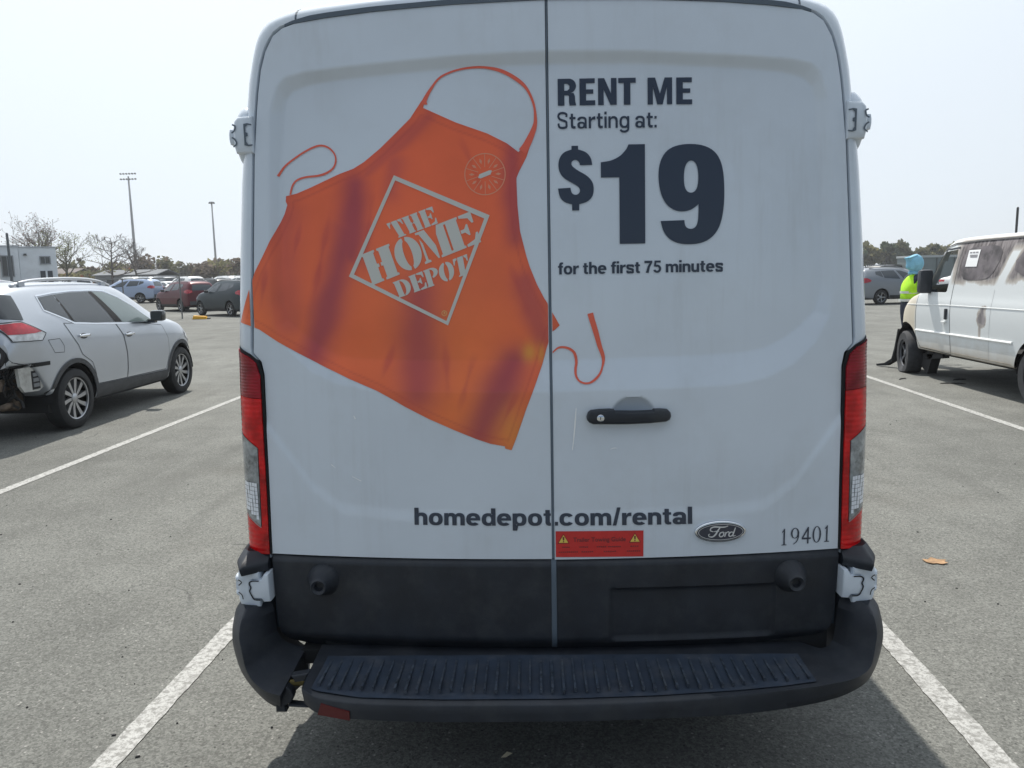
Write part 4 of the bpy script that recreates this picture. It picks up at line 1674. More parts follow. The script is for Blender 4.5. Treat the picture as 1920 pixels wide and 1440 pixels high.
fine_ring = [[(oc + (ox - .011) * math.cos(2 * math.pi * i / 64), oz + (oh - .0095) * math.sin(2 * math.pi * i / 64)) for i in range(64)], [(oc + (ox - .0128) * math.cos(2 * math.pi * i / 64), oz + (oh - .0112) * math.sin(2 * math.pi * i / 64)) for i in range(64)][::-1]]


def scr(pts, w, k=5):
    return [seg_stroke([(oc + (x - 1127) * .000531, oz - (y - 226) * .000531) for x, y in pts], [a * .000531 for a in w], k)]


script = [fine_ring,
          scr([(1080, 222), (1062, 214), (1066, 198), (1090, 191), (1122, 194), (1150, 194), (1172, 188)], [4, 7, 8, 9, 9, 8, 4]),
          scr([(1122, 196), (1108, 216), (1094, 240), (1076, 254), (1056, 252), (1050, 240), (1060, 236)], [6, 10, 11, 8, 6, 5, 4]),
          scr([(1082, 222), (1098, 219), (1116, 220)], [3, 6, 4]),
          scr([(1142, 226), (1126, 230), (1118, 244), (1124, 255), (1138, 252), (1146, 240), (1142, 227), (1150, 230)], [6, 8, 8, 7, 8, 8, 6, 3]),
          scr([(1158, 226), (1156, 242), (1150, 256)], [6, 8, 7]),
          scr([(1156, 240), (1166, 228), (1176, 226), (1178, 232)], [4, 6, 7, 5]),
          scr([(1204, 230), (1190, 228), (1178, 240), (1180, 253), (1192, 254), (1204, 240)], [5, 7, 9, 8, 7, 5]),
          scr([(1218, 200), (1210, 224), (1202, 248), (1206, 254), (1220, 250)], [6, 8, 9, 6, 3])]
obj("badge_script", print_on(script, bf, -.0008, .2), mat("badge_silver", (.66, .68, .70), rough=.3, metal=.3), DR)

# ---- handle with lock
HAN = [(.114, 1.247), (.118, 1.261), (.127, 1.268), (.152, 1.271), (.188, 1.272), (.202, 1.270), (.205, 1.2645), (.265, 1.2625), (.325, 1.2635), (.329, 1.269), (.348, 1.2695), (.372, 1.267), (.381, 1.258), (.383, 1.246), (.379, 1.235), (.367, 1.2285), (.313, 1.2245), (.241, 1.2225), (.134, 1.2245), (.121, 1.231), (.115, 1.238)]
yh = float(door_y(.25, 1.25))
obj("handle", slab(HAN, yh - .030, yh + .006, .010, lambda x, z: .075 * (abs(x) ** 2.2 - .25 ** 2.2)), M_PLAST, DR, sharp=35)
obj("lock", lathe([(yh - .026, .0115), (yh - .033, .0115), (yh - .0345, .0095), (yh - .0345, .001)], 24, 'y', (.157, 0, 1.2455)), M_CHROME, DR, sharp=40)
obj("keyhole", box((.157, yh - .0348, 1.2455), (.0025, .001, .009)), M_DARK, DR)
# scuffs left on the paint
M_SCUFF = mat("pale_scuff", (.95, .96, .96), rough=.5)
sc = [seg_stroke([(.081, 1.275), (.078, 1.235), (.074, 1.19), (.068, 1.137)], [.002, .0055, .0045, .002]), seg_stroke([(.190, 1.138), (.202, 1.142), (.213, 1.1415)], [.001, .003, .001])]
for s in sc:
    obj("scuff", on_right([[s]]), M_SCUFF, DR)
sc = [seg_stroke([(-.73, 1.09), (-.715, 1.078)], [.003, .001]), seg_stroke([(-.645, 1.255), (-.640, 1.244)], [.002, .005]), seg_stroke([(-.66, 1.05), (-.63, 1.035)], [.002, .003])]
for s in sc:
    obj("scuff", print_on([[s]], panel_y, -.0016), M_SCUFF, DL)

# ---- tail lamps
def lens_material(name, col, lines, rough=.12):
    m = mat(name, col, rough=rough, coat=.15, var=.45, vscale=16, spec=.35)
    nt = m.node_tree
    p = nt.nodes["Principled BSDF"]
    tc = nt.nodes.new("ShaderNodeTexCoord")
    wv = nt.nodes.new("ShaderNodeTexWave")
    wv.bands_direction = 'Z'
    wv.inputs["Scale"].default_value = lines
    nt.links.new(tc.outputs["Object"], wv.inputs["Vector"])
    b = nt.nodes.new("ShaderNodeBump")
    b.inputs["Strength"].default_value = .25
    b.inputs["Distance"].default_value = .004
    nt.links.new(wv.outputs["Fac"], b.inputs["Height"])
    nt.links.new(b.outputs[0], p.inputs["Normal"])
    p.inputs["Subsurface Weight"].default_value = 0
    return m


M_RED1 = lens_material("red_lens_deep", (.25, .006, .014), 30)
M_RED2 = lens_material("red_lens_bright", (.58, .008, .010), 18)
M_CLEAR = mat("clear_lens", (.30, .32, .325), rough=.15, coat=.3, dirt=((.05, .055, .055), .95, 16), var=.4, vscale=34)
M_REFL = mat("lamp_reflector", (.80, .83, .88), rough=.3, metal=.0, coat=.4)
for s, nm in ((-1, "left"), (1, "right")):
    lamp_poly = [(s * a, b) for a, b in ((1.052, 1.486), (.992, 1.459), (.962, 1.434), (.9490, 1.388), (.9505, 1.2), (.9530, 1.02), (.9565, .84), (.9575, .772), (1.048, .772), (1.058, .80), (1.062, .92), (1.058, 1.195))]
    LP = obj("tail_lamp", skin_on(lamp_poly, .006, lambda x, z: corner_y(x, z) - .008, .03), M_DARK, VAN, sharp=50)
    up = [(s * a, b) for a, b in ((1.053, 1.476), (.994, 1.451), (.970, 1.430), (.9575, 1.385), (.9580, 1.312), (1.056, 1.320))]
    md = [(s * a, b) for a, b in ((.9580, 1.310), (1.056, 1.318), (1.057, 1.196), (.981, 1.146), (.9595, 1.12))]
    lo = [(s * a, b) for a, b in ((.9595, 1.118), (.979, 1.144), (.984, .871), (1.061, .920), (1.058, .80), (1.048, .775), (.9640, .775), (.9635, .83), (.9605, 1.0))]
    cl = [(s * a, b) for a, b in ((1.0585, 1.192), (.981, 1.142), (.9865, .874), (1.0615, .922))]
    yl = lambda x, z: corner_y(x, z) - .016
    obj("red_lens", skin_on(up, .005, yl, .02), M_RED1, LP, sharp=50)
    obj("red_lens", skin_on(md, .005, yl, .02), M_RED2, LP, sharp=50)
    obj("red_lens", skin_on(lo, .005, lambda x, z: corner_y(x, z) - .0145, .02), M_RED2, LP, sharp=50)
    obj("clear_lens", skin_on(cl, .005, lambda x, z: corner_y(x, z) - .0175, .02), M_CLEAR, LP, sharp=50)
    # faceted reflector squares behind the lower half of the clear lens
    V, Fc = [], []
    for i in range(5):
        for j in range(9):
            x0, z0 = .990 + i * .0112, .898 + j * .0142
            if z0 < .885 + (x0 - .992) * .62 + .012:
                continue
            for q in ((x0, z0), (x0 + .0096, z0), (x0 + .0096, z0 + .0128), (x0, z0 + .0128)):
                V.append((s * q[0], float(corner_y(q[0], q[1])) - .0215 - .0015 * math.sin(i * 2.1 + j), q[1]))
            n = len(V)
            Fc.append((n - 4, n - 3, n - 2, n - 1) if s > 0 else (n - 1, n - 2, n - 3, n - 4))
    obj("reflector_facets", (V, Fc), M_REFL, LP)["kind"] = "stuff"
    for q in [seg_stroke([(s * 1.058, 1.194), (s * .980, 1.143)], .004, 4), seg_stroke([(s * .985, .870), (s * 1.061, .919)], .004, 4)]:
        obj("lens_trim", print_on([[q]], lambda x, z: corner_y(x, z) - .019, 0, .02), M_STEEL, LP)

# ---- hinges
def hinge(s, zc, upper):
    yb = float(corner_y(.985, zc))
    P = []
    if upper:
        plate = [(.946, zc - .058), (.946, zc + .060), (.996, zc + .058), (1.010, zc + .045), (1.015, zc + .02), (1.015, zc - .03), (1.008, zc - .055)]
        yf = lambda x, z: .30 * max(0, abs(x) - .965) ** 1.2
        P.append(slab([(s * a, b) for a, b in plate], yb - .040, yb + .06, .010, yf))
        lobe = [(1.004, zc - .026), (1.004, zc + .026), (1.033, zc + .024), (1.036, zc + .008), (1.036, zc - .008), (1.033, zc - .024)]
        P.append(slab([(s * a, b) for a, b in lobe], yb - .012, yb + .05, .006))
        P.append(ellipsoid((s * .984, yb + .034, zc), (.042, .060, .100), 18, 12))
        H = obj("hinge", join(*P), M_WHITE, VAN, sharp=35)
        yf2 = lambda x, z: np.full(np.shape(x), yb - .0408) + .30 * np.maximum(0, np.abs(x) - .965) ** 1.2
        C = [[[(s * a, zc + b) for a, b in ((.948, .033), (.962, .036), (.975, .034), (.975, -.032), (.962, -.036), (.948, -.034), (.948, -.030), (.962, -.031), (.969, -.020), (.969, -.006), (.962, -.004), (.962, .006), (.969, .008), (.969, .024), (.960, .031), (.948, .029))]],
             [seg_stroke([(s * 1.014, zc + .034), (s * 1.004, zc + .028), (s * 1.008, zc + .014), (s * 1.018, zc + .008)], .005, 4)],
             [seg_stroke([(s * 1.014, zc - .036), (s * 1.002, zc - .026), (s * 1.008, zc - .012), (s * 1.018, zc - .006)], .005, 4)]]
        obj("hinge_slot", print_on(C, yf2, -.0012, .02), M_SEAL, H)["kind"] = "stuff"
    else:
        plate = [(.992, zc + .056), (1.040, zc + .054), (1.064, zc + .060), (1.068, zc + .030), (1.068, zc - .040), (1.062, zc - .058), (1.030, zc - .068), (.992, zc - .066), (.992, zc - .040), (1.016, zc - .038), (1.024, zc - .02), (1.024, zc + .02), (1.016, zc + .030), (.992, zc + .030)]
        arm = [(.957, zc + .052), (.974, zc + .050), (.984, zc + .032), (1.022, zc + .028), (1.022, zc - .034), (.986, zc - .036), (.978, zc - .048), (.956, zc - .046)]
        yf = lambda x, z: .55 * max(0, abs(x) - 1.03) ** 1.3
        P.append(slab([(s * a, b) for a, b in plate], yb - .055, yb + .04, .006, yf))
        P.append(slab([(s * a, b) for a, b in arm], yb - .060, yb + .0, .006))
        for dz in (.028, -.022):
            P.append(ellipsoid((s * 1.070, yb - .015, zc + dz), (.015, .030, .016), 10, 8))
        P.append(box((s * 1.068, yb - .01, zc + .003), (.022, .05, .030)))
        H = obj("hinge", join(*P), M_WHITE, VAN, sharp=35)
        C = [[seg_stroke([(s * .990, zc + .029), (s * 1.014, zc + .029), (s * 1.023, zc + .020), (s * 1.018, zc + .006), (s * 1.023, zc - .006), (s * 1.017, zc - .022), (s * 1.008, zc - .036), (s * .988, zc - .038)], .0045, 4)],
             [seg_stroke([(s * 1.062, zc + .032), (s * 1.050, zc + .024), (s * 1.062, zc + .012)], .004, 4)], [seg_stroke([(s * 1.048, zc - .036), (s * 1.052, zc - .020), (s * 1.064, zc - .012)], .004, 4)]]
        obj("hinge_slot", print_on(C, lambda x, z: np.full(np.shape(x), yb - .0615) + .55 * np.maximum(0, np.abs(x) - 1.03) ** 1.3 * 1.0, -.001, .02), M_DARK, H)["kind"] = "stuff"


for s in (-1, 1):
    hinge(s, 2.165, True)
    hinge(s, .668, False)

# ---- bumper: one band sweeping down the right corner and along the step; the left corner is torn away
def band(nodes, k=7):
    """nodes: per station [under, lip, ridge, back edge] in (x,y,z)"""
    N = np.array(nodes, float)
    t = np.arange(len(N))
    tn = np.linspace(0, len(N) - 1, (len(N) - 1) * k + 1)
    P = pchip(t, N, tn)
    # round the ridge and the lip across the band
    row = []
    for i, w in ((0, None),):
        pass
    U, L, G, B = (P[:, i] for i in range(P.shape[1]))
    rows = [U, U * .5 + L * .5, L * .85 + U * .15, L * .9 + G * .1, L * .55 + G * .45, L * .12 + G * .88, G * .975 + B * .0125 + L * .0125, G * .9 + B * .1, G * .5 + B * .5, B, B + np.array([0, .01, -.12])]
    V = [tuple(r[j]) for j in range(len(P)) for r in rows]
    m = len(rows)
    Fc = [(j * m + i, j * m + i + 1, (j + 1) * m + i + 1, (j + 1) * m + i) for j in range(len(P) - 1) for i in range(m - 1)]
    Fc.append(tuple(range(m)))
    Fc.append(tuple((len(P) - 1) * m + i for i in range(m))[::-1])
    return V, Fc


corner = lambda s: [
    [(s * 1.080, .30, .612), (s * 1.074, .06, .612), (s * 1.030, -.020, .610), (s * .972, .065, .606)],
    [(s * 1.094, .31, .590), (s * 1.086, .03, .590), (s * 1.030, -.065, .588), (s * .962, .055, .584)],
    [(s * 1.099, .33, .555), (s * 1.086, .0, .555), (s * 1.024, -.105, .555), (s * .955, .048, .545)],
    [(s * 1.094, .34, .515), (s * 1.080, -.03, .512), (s * 1.010, -.128, .518), (s * .947, .038, .502)],
    [(s * 1.070, .34, .440), (s * 1.058, -.05, .436), (s * .985, -.160, .472), (s * .930, .020, .462)],
    [(s * 1.01, .32, .375), (s * .998, -.10, .380), (s * .925, -.195, .452), (s * .890, .0, .452)]]
for s in (-1, 1):
    cap_ = [[(s * 1.074, .34, .722), (s * 1.074, .06, .722), (s * 1.040, -.012, .722), (s * .966, .045, .722)], [(s * 1.076, .34, .752), (s * 1.076, .05, .752), (s * 1.042, -.020, .748), (s * .966, .04, .748)], [(s * 1.070, .34, .782), (s * 1.068, .10, .782), (s * 1.035, .055, .786), (s * .968, .075, .776)]]
    obj("bumper_cap", band(cap_, 4), M_PLAST, VAN, sharp=42)
    obj("hinge_backing", join(slab([(s * .955, .56), (s * 1.080, .56), (s * 1.076, .74), (s * .955, .74)], .09, .16)), M_DARK, VAN)
right = corner(1) + [
    [(.90, .25, .345), (.890, -.165, .368), (.830, -.222, .446), (.82,   .055, .448)],
    [(.74, .2, .325), (.730, -.215, .362), (.700, -.246, .442), (.70,   .055, .447)],
    [(.55, .2, .315), (.55, -.258, .366), (.55, -.268, .440), (.55,   .055, .447)],
    [(.30, .2, .312), (.30, -.292, .374), (.30, -.292, .438), (.30,   .055, .447)],
    [(0, .2, .310), (0, -.306, .374), (0, -.306, .436), (0,   .055, .446)],
    [(-.35, .2, .310), (-.35, -.304, .372), (-.35, -.304, .434), (-.35,   .055, .446)],
    [(-.60, .2, .312), (-.60, -.292, .374), (-.60, -.294, .436), (-.60,   .055, .446)],
    [(-.73, .2, .320), (-.735, -.268, .384), (-.742, -.268, .444), (-.75,   .055, .447)],
    [(-.78, .2, .345), (-.775, -.245, .400), (-.785, -.240, .452), (-.80,   .055, .448)]]
obj("bumper", band(right), M_PLAST, VAN, sharp=62)
# ribbed tread on top of the step
tv, tf = [], []
xs = np.linspace(-.755, .80, 80)
for x in xs:
    g = float(np.interp(x, [-.785, -.742, -.60, -.35, 0, .30, .55, .70, .83], [-.240, -.268, -.294, -.304, -.306, -.292, -.268, -.246, -.222]))
    gz = float(np.interp(x, [-.785, -.742, -.60, -.35, 0, .30, .55, .70, .83], [.452, .444, .436, .434, .436, .438, .440, .442, .446]))
    tv += [(x, g + .022, gz + .004), (x, -.036, .452)]
for i in range(len(xs) - 1):
    tf.append((2 * i, 2 * i + 2, 2 * i + 3, 2 * i + 1))
obj("step_tread", (tv, tf), M_TREAD, VAN)
ribs = []
for i, x in enumerate(np.arange(-.735, .79, .0345)):
    g = float(np.interp(x, [-.785, -.742, -.60, -.35, 0, .30, .55, .70, .83], [-.240, -.268, -.294, -.304, -.306, -.292, -.268, -.246, -.222]))
    y0, y1 = g + .035, -.055
    ribs.append(box((x, (y0 + y1) / 2 + random.uniform(-.006, .006), .4448 + .004), (random.uniform(.005, .008), y1 - y0 + random.uniform(-.03, .0), .012), Matrix.Rotation(R(-2.2), 3, 'X')))
o = obj("tread_ribs", join(*ribs), mat("rib_wear", (.030, .042, .062), rough=.5, var=.7, vscale=60, dirt=((.14, .15, .16), .5, 22)), VAN)
o["kind"] = "stuff"
# torn left corner with a ragged end
left = corner(-1)[:4] + [
    [(-1.070, .34, .440), (-1.052, -.055, .424), (-.990, -.150, .462), (-.930, .055, .462)],
    [(-1.01, .32, .375), (-.996, -.09, .366), (-.950, -.178, .428), (-.905, .058, .448)],
    [(-.945, .28, .340), (-.930, -.125, .330), (-.908, -.192, .410), (-.880, .060, .440)],
    [(-.905, .26, .33), (-.890, -.138, .318), (-.868, -.197, .402), (-.858, .060, .434)]]
obj("bumper_corner", band(left), M_PLAST, VAN, sharp=62)
rag = []
for q in ([(-.90, .395), (-.862, .405), (-.848, .392), (-.842, .372), (-.850, .352), (-.872, .340), (-.868, .318), (-.902, .318)], [(-.846, .442), (-.79, .452), (-.80, .425), (-.835, .420)], [(-.86, .345), (-.80, .338), (-.795, .332), (-.862, .336)]):
    rag.append(slab(q, -.15, -.12, .004))
obj("torn_edge", join(*rag), M_PLAST, VAN)
obj("bracket", tube([(-.90, -.10, .385), (-.86, -.11, .398), (-.825, -.10, .392), (-.795, -.08, .380)], [.008, .011, .009, .006], 8), mat("tarnished_brass", (.13, .10, .025), rough=.5, metal=.3), VAN)
obj("bumper_iron", join(box((-.82, .10, .41), (.10, .12, .05)), box((-.84, -.02, .352), (.16, .02, .012))), M_DARK, VAN)
obj("gap_filler", box((.07, .075, .42), (1.72, .03, .22)), M_DARK, VAN)  # dark filler slab, added so the gap behind the step reads dark
rf = [(-.728, .386), (-.625, .378), (-.625, .406), (-.715, .424)]
V = [(x, float(np.interp(x, [-.78, -.74, -.60], [-.252, -.274, -.300])), z) for x, z in rf]
V = V + [(a, b + .02, c) for a, b, c in V]
obj("bumper_reflector", (V, [(0, 1, 2, 3), (0, 3, 7, 4), (3, 2, 6, 7), (1, 0, 4, 5), (2, 1, 5, 6)]), mat("dull_red_reflector", (.10, .008, .010), rough=.35), VAN)

# ================================================================== crossovers and saloons
def car_stations(kind):
    if kind in ('suv', 'wreck'):
        y = [-1.02, -.97, -.87, -.7, -.4, 0, .6, 1.0, 1.35, 1.65, 1.95, 2.3, 2.5, 2.8, 3.1, 3.3, 3.44, 3.5]
        zr = [1.12, 1.30, 1.56, 1.67, 1.705, 1.72, 1.725, 1.72, 1.70, 1.635, 1.495, 1.30, 1.20, 1.165, 1.085, .98, .82, .64]
        zb = [1.08, 1.15, 1.26, 1.29, 1.29, 1.26, 1.22, 1.20, 1.175, 1.155, 1.14, 1.12, 1.11, 1.07, .99, .89, .74, .60]
        wr = [.60, .60, .61, .63, .65, .66, .66, .66, .65, .65, .655, .67, .68, .67, .62, .54, .42, .3]
        wb = [.80, .81, .83, .85, .865, .875, .875, .875, .875, .875, .875, .87, .865, .85, .78, .67, .52, .38]
        wm = [.84, .86, .88, .90, .915, .92, .915, .915, .915, .915, .915, .92, .92, .91, .86, .76, .60, .42]
        lo = [.82, .82, .82, .8, .45] + [.28] * 10 + [.3, .35, .45] if kind == 'wreck' else [.42, .36, .32, .3] + [.28] * 11 + [.3, .35, .45]
    elif kind == 'sedan':
        y = [-1.05, -1.0, -.85, -.55, -.2, .2, .6, 1.0, 1.35, 1.7, 2.05, 2.4, 2.8, 3.2, 3.45, 3.58, 3.62]
        zr = [.86, 1.0, 1.08, 1.12, 1.27, 1.42, 1.46, 1.45, 1.36, 1.17, .99, .95, .90, .83, .74, .64, .55]
        zb = [.82, .94, 1.0, 1.02, 1.02, 1.01, 1.0, .99, .98, .96, .94, .90, .85, .77, .68, .58, .5]
        wr = [.60, .62, .62, .60, .58, .58, .59, .58, .57, .60, .66, .66, .62, .54, .45, .36, .3]
        wb = [.78, .80, .82, .84, .85, .86, .86, .86, .86, .86, .85, .83, .79, .70, .58, .45, .36]
        wm = [.82, .85, .87, .89, .905, .91, .905, .905, .905, .905, .905, .905, .88, .80, .68, .52, .42]
        lo = [.40, .32, .28, .25, .22, .2, .2, .2, .2, .2, .2, .2, .2, .22, .25, .3, .4]
    return [np.array(a) for a in (y, zr, zb, wr, wb, wm, lo)]


def car_profile(zr, zb, wr, wb, wm, lo):
    h = zb - lo
    ze = zb + .86 * (zr - zb)
    return [(0, lo), (wm - .16, lo), (wm - .045, lo + .03), (wm - .012, lo + .26 * h), (wm, lo + .55 * h), (wm - .010, lo + .80 * h), (wb, zb), ((wb + wr) / 2 + .022, (zb + ze) / 2), (wr, ze), (wr - .10, zr - .012 if zr - ze > .03 else (zr + ze) / 2), (wr * .5, zr + .004), (0, zr + .012)]


def car_body(kind, axles, wr_=.42, dy=.05, ns=4, sc=(1, 1, 1)):
    A = car_stations(kind)
    prof = [car_profile(*[a[i] for a in A[1:]]) for i in range(len(A[0]))]
    V, Fc = loft(A[0], prof, dy, ns)
    for cy in axles:
        V, Fc = cut_side(V, Fc, circle(cy, .355, wr_), .45)
    return V, Fc


def wheel_wells(parent, axles, r=.42, half=.88):
    """a dark liner over each wheel"""
    for cy in axles:
        for s in (-1, 1):
            V, Fc = [], []
            n = 18
            for i in range(n + 1):
                a = math.pi * i / n
                for x in (s * half, s * .45):
                    V.append((x, cy + r * math.cos(a), .355 + r * math.sin(a)))
            for i in range(n):
                Fc.append((2 * i, 2 * i + 1, 2 * i + 3, 2 * i + 2))
            Fc.append(tuple(2 * i + 1 for i in range(n + 1)))
            obj("wheel_well", (V, Fc), M_DARK, parent)


QW = [(-.285, 1.555), (0, 1.580), (.065, 1.288), (-.305, 1.418)]
RW = [(.02, 1.580), (.35, 1.598), (.745, 1.600), (1.0, 1.200), (.6, 1.222), (.137, 1.254)]
FW = [(.845, 1.598), (1.10, 1.585), (1.386, 1.50), (1.685, 1.365), (2.04, 1.150), (1.20, 1.188)]
RDOOR = [(-.091, 1.25), (.003, 1.106), (.105, .981), (.16, .865), (.36, .75), (.43, .60), (.435, .47), (1.152, .455), (1.172, .573), (1.174, .786), (1.135, 1.017), (1.0, 1.185), (.5, 1.222)]
FDOOR = [(1.015, 1.185), (1.150, 1.017), (1.188, .786), (1.186, .573), (1.166, .455), (2.24, .44), (2.34, .66), (2.35, .887), (2.23, 1.085), (1.7, 1.145)]


def side_slab(poly, x0, x1):
    """(y,z) outline given thickness along x"""
    if area2(poly) < 0:
        poly = poly[::-1]
    n = len(poly)
    V = [(x0, a, b) for a, b in poly] + [(x1, a, b) for a, b in poly]
    Fc = [(i, (i + 1) % n, n + (i + 1) % n, n + i) for i in range(n)] + [tuple(range(n))[::-1], tuple(range(n, 2 * n))]
    return V, Fc


M_LAMPR = mat("lamp_red", (.46, .02, .035), rough=.12, coat=.6, var=.3, vscale=14)
M_LAMPC = mat("lamp_clear", (.62, .64, .66), rough=.12, coat=.6, var=.3, vscale=14)
M_CLAD = mat("grey_cladding", (.050, .053, .058), rough=.65, var=.2, vscale=10)
M_SEAM = mat("panel_seam", (.035, .038, .042), rough=.7)
M_FARGLASS = mat("far_car_glass", (.05, .062, .075), rough=.06, spec=.7)
_w = wheel_mesh(.358, .225, .245, 10)
SUVW = (mesh_of(*_w[0], M_TYRE, sharp=40), mesh_of(*_w[1], M_RIM, sharp=40), mesh_of(*_w[2], M_DARK))
_w = wheel_mesh(.345, .21, .225, 5, 'steel')
FARW = (mesh_of(*_w[0], M_TYRE, sharp=40), mesh_of(*_w[1], M_RIM, sharp=40), mesh_of(*_w[2], M_DARK))

# ---- the silver crossover with its rear bumper gone
M_SILVER = mat("silver_paint", (.47, .50, .545), rough=.30, metal=.45, coat=.6, var=.02, vscale=3)
SUV = thing("crossover", "silver crossover with its rear bumper torn off and wiring hanging bare", "car", (-6.63, 8.66, 0), R(1.9))
sv, sf = car_body('wreck', (0, 2.76), .425, .035, 5)
SB = Body(sv, sf)
obj("body", (sv, sf), M_SILVER, SUV, sharp=35)
wheel_wells(SUV, (0, 2.76), .425)
wheel_wells(VAN, (1.0, 4.75), .43, .98)
obj("underbody", join(box((0, 1.3, .30), (1.6, 3.4, .10)), box((0, -.4, .5), (1.1, .9, .3))), M_DARK, SUV)
for x, s in ((.80, 1), (-.80, -1)):
    for y in (0, 2.76):
        add_wheel(SUV, x, y, .358, SUVW, s, spin=.3 * y)
for way, s in (('R', 1), ('L', -1)):
    obj("quarter_window", SB.sheet(QW, way, .004, .03), M_GLASS, SUV, smooth=True)
    d1 = obj("door", SB.sheet(RDOOR, way, .0025, .03), M_SILVER, SUV, smooth=True)
    d2 = obj("door", SB.sheet(FDOOR, way, .0025, .03), M_SILVER, SUV, smooth=True)
    obj("door_seam", SB.line(RDOOR, way, .007, .0032, .03, True), M_SEAM, d1)
    obj("door_seam", SB.line(FDOOR, way, .007, .0032, .03, True), M_SEAM, d2)
    obj("window", SB.sheet(RW, way, .004, .03), M_GLASS, d1, smooth=True)
    obj("window", SB.sheet(FW, way, .004, .03), M_GLASS2, d2, smooth=True)
    obj("pillar_trim", SB.sheet([(.755, 1.602), (.838, 1.600), (1.192, 1.190), (1.010, 1.201)], way, .0045, .02), M_DARK, SUV)
    obj("pillar_trim", SB.sheet([(.006, 1.582), (.016, 1.582), (.130, 1.256), (.072, 1.286)], way, .0045, .02), M_DARK, SUV)
    obj("window_trim", join(SB.line([(2.06, 1.132), (1.2, 1.172), (.6, 1.206), (.12, 1.240), (-.33, 1.412), (-.305, 1.572), (0, 1.600), (.4, 1.617), (.80, 1.618), (1.12, 1.602), (1.40, 1.515), (1.70, 1.378), (2.05, 1.155)], way, .016, .006, .03)), M_CHROME, SUV)
    obj("sill_cladding", SB.sheet([(.44, .465), (1.1, .45), (2.3, .425), (2.3, .30), (.44, .30)], way, .012, .05), M_CLAD, SUV, smooth=True)
    for cy in (0, 2.76):
        pts = [(cy + .448 * math.cos(a), .355 + .452 * math.sin(a)) for a in np.linspace(R(4), R(176), 30)]
        obj("arch_trim", SB.line(pts, way, .055, .012, .05), M_CLAD, SUV, smooth=True)
    for hy, hz, par in ((.245, 1.085, d1), (1.29, 1.025, d2)):
        p = SB.hit(hy, hz, way, .0)
        obj("handle", join(ellipsoid((p.x + s * .022, hy, hz), (.014, .105, .020), 14, 8), box((p.x + s * .012, hy - .09, hz), (.03, .03, .028)), box((p.x + s * .012, hy + .09, hz), (.03, .03, .028))), M_CHROME, par, smooth=True)
        obj("handle_cup", SB.sheet([(hy + .085 * math.cos(a), hz - .006 + .034 * math.sin(a)) for a in np.linspace(0, 2 * math.pi, 20)[:-1]], way, .0035, .012), M_CLAD, par)
    mx = s * 1.0
    mr_ = obj("mirror", join(rbox((mx + s * .015, 1.90, 1.235), (.19, .13, .155), .045), box((s * .90, 1.92, 1.16), (.14, .07, .05))), mat("mirror_black", (.03, .033, .036), rough=.15, coat=.5), SUV, sharp=45)
    obj("mirror_glass", rbox((mx + s * .015, 1.832, 1.235), (.14, .006, .11), .003), M_GLASS, mr_)
    lp = [(-.965, 1.295), (-.87, 1.306), (-.78, 1.306), (-.475, 1.165), (-.56, 1.092), (-.96, 1.105)]
    L = obj("tail_lamp", SB.sheet(lp, way, .012, .02), M_LAMPC, SUV, smooth=True)
    obj("red_lens", SB.sheet([(-.955, 1.282), (-.87, 1.293), (-.78, 1.293), (-.545, 1.188), (-.66, 1.178), (-.955, 1.175)], way, .018, .02), M_LAMPR, L, smooth=True)
    obj("lamp_rim", SB.line(lp, way, .009, .015, .02, True), M_SEAM, L)
    obj("headlamp", SB.sheet([(2.95, .98), (3.2, .90), (3.36, .80), (3.25, .74), (2.98, .86)], way, .006, .03), M_LAMPC, SUV, smooth=True)
    # rails on the roof
    rail = [(s * .575, -.50, 1.690), (s * .585, -.28, 1.735), (s * .59, 0, 1.758), (s * .59, .5, 1.770), (s * .59, .95, 1.758), (s * .585, 1.28, 1.722), (s * .575, 1.48, 1.670)]
    obj("roof_rail", tube(smooth_line(rail, 5), .017, 8), mat("rail_silver", (.62, .63, .65), rough=.3, metal=.7), SUV, smooth=True)
    for y, z in ((-.34, 1.735), (1.30, 1.722)):
        obj("rail_foot", box((s * .585, y, z - .03), (.035, .10, .06)), M_SILVER, SUV)
    obj("corner_glass", SB.sheet([(-.93, 1.345), (-.72, 1.322), (-.655, 1.585), (-.80, 1.605), (-.86, 1.55)], way, .005, .02), M_GLASS, SUV, smooth=True)
obj("fuel_flap", SB.line([(-.447, 1.085), (-.235, 1.085), (-.175, 1.00), (-.185, .925), (-.36, .935)], 'R', .006, .0015, .02, True), M_SEAM, SUV)
obj("windscreen", SB.sheet([(-.58, 1.22), (.58, 1.22), (.52, 1.66), (-.52, 1.66)], 'F', .004, .04), M_GLASS, SUV, smooth=True)
obj("rear_window", SB.sheet([(-.60, 1.20), (.60, 1.20), (.52, 1.60), (-.52, 1.60)], 'B', .005, .04), M_GLASS, SUV, smooth=True)
for s in (-1, 1):
    obj("tailgate_gap", SB.line([(s * .83, .83), (s * .80, .98), (s * .69, 1.10), (s * .70, 1.24), (s * .60, 1.60)], 'B', .05, .004, .03), M_DARK, SUV)
obj("grille", SB.sheet([(-.4, .72), (.4, .72), (.34, .50), (-.34, .50)], 'F', .01, .04), M_DARK, SUV)
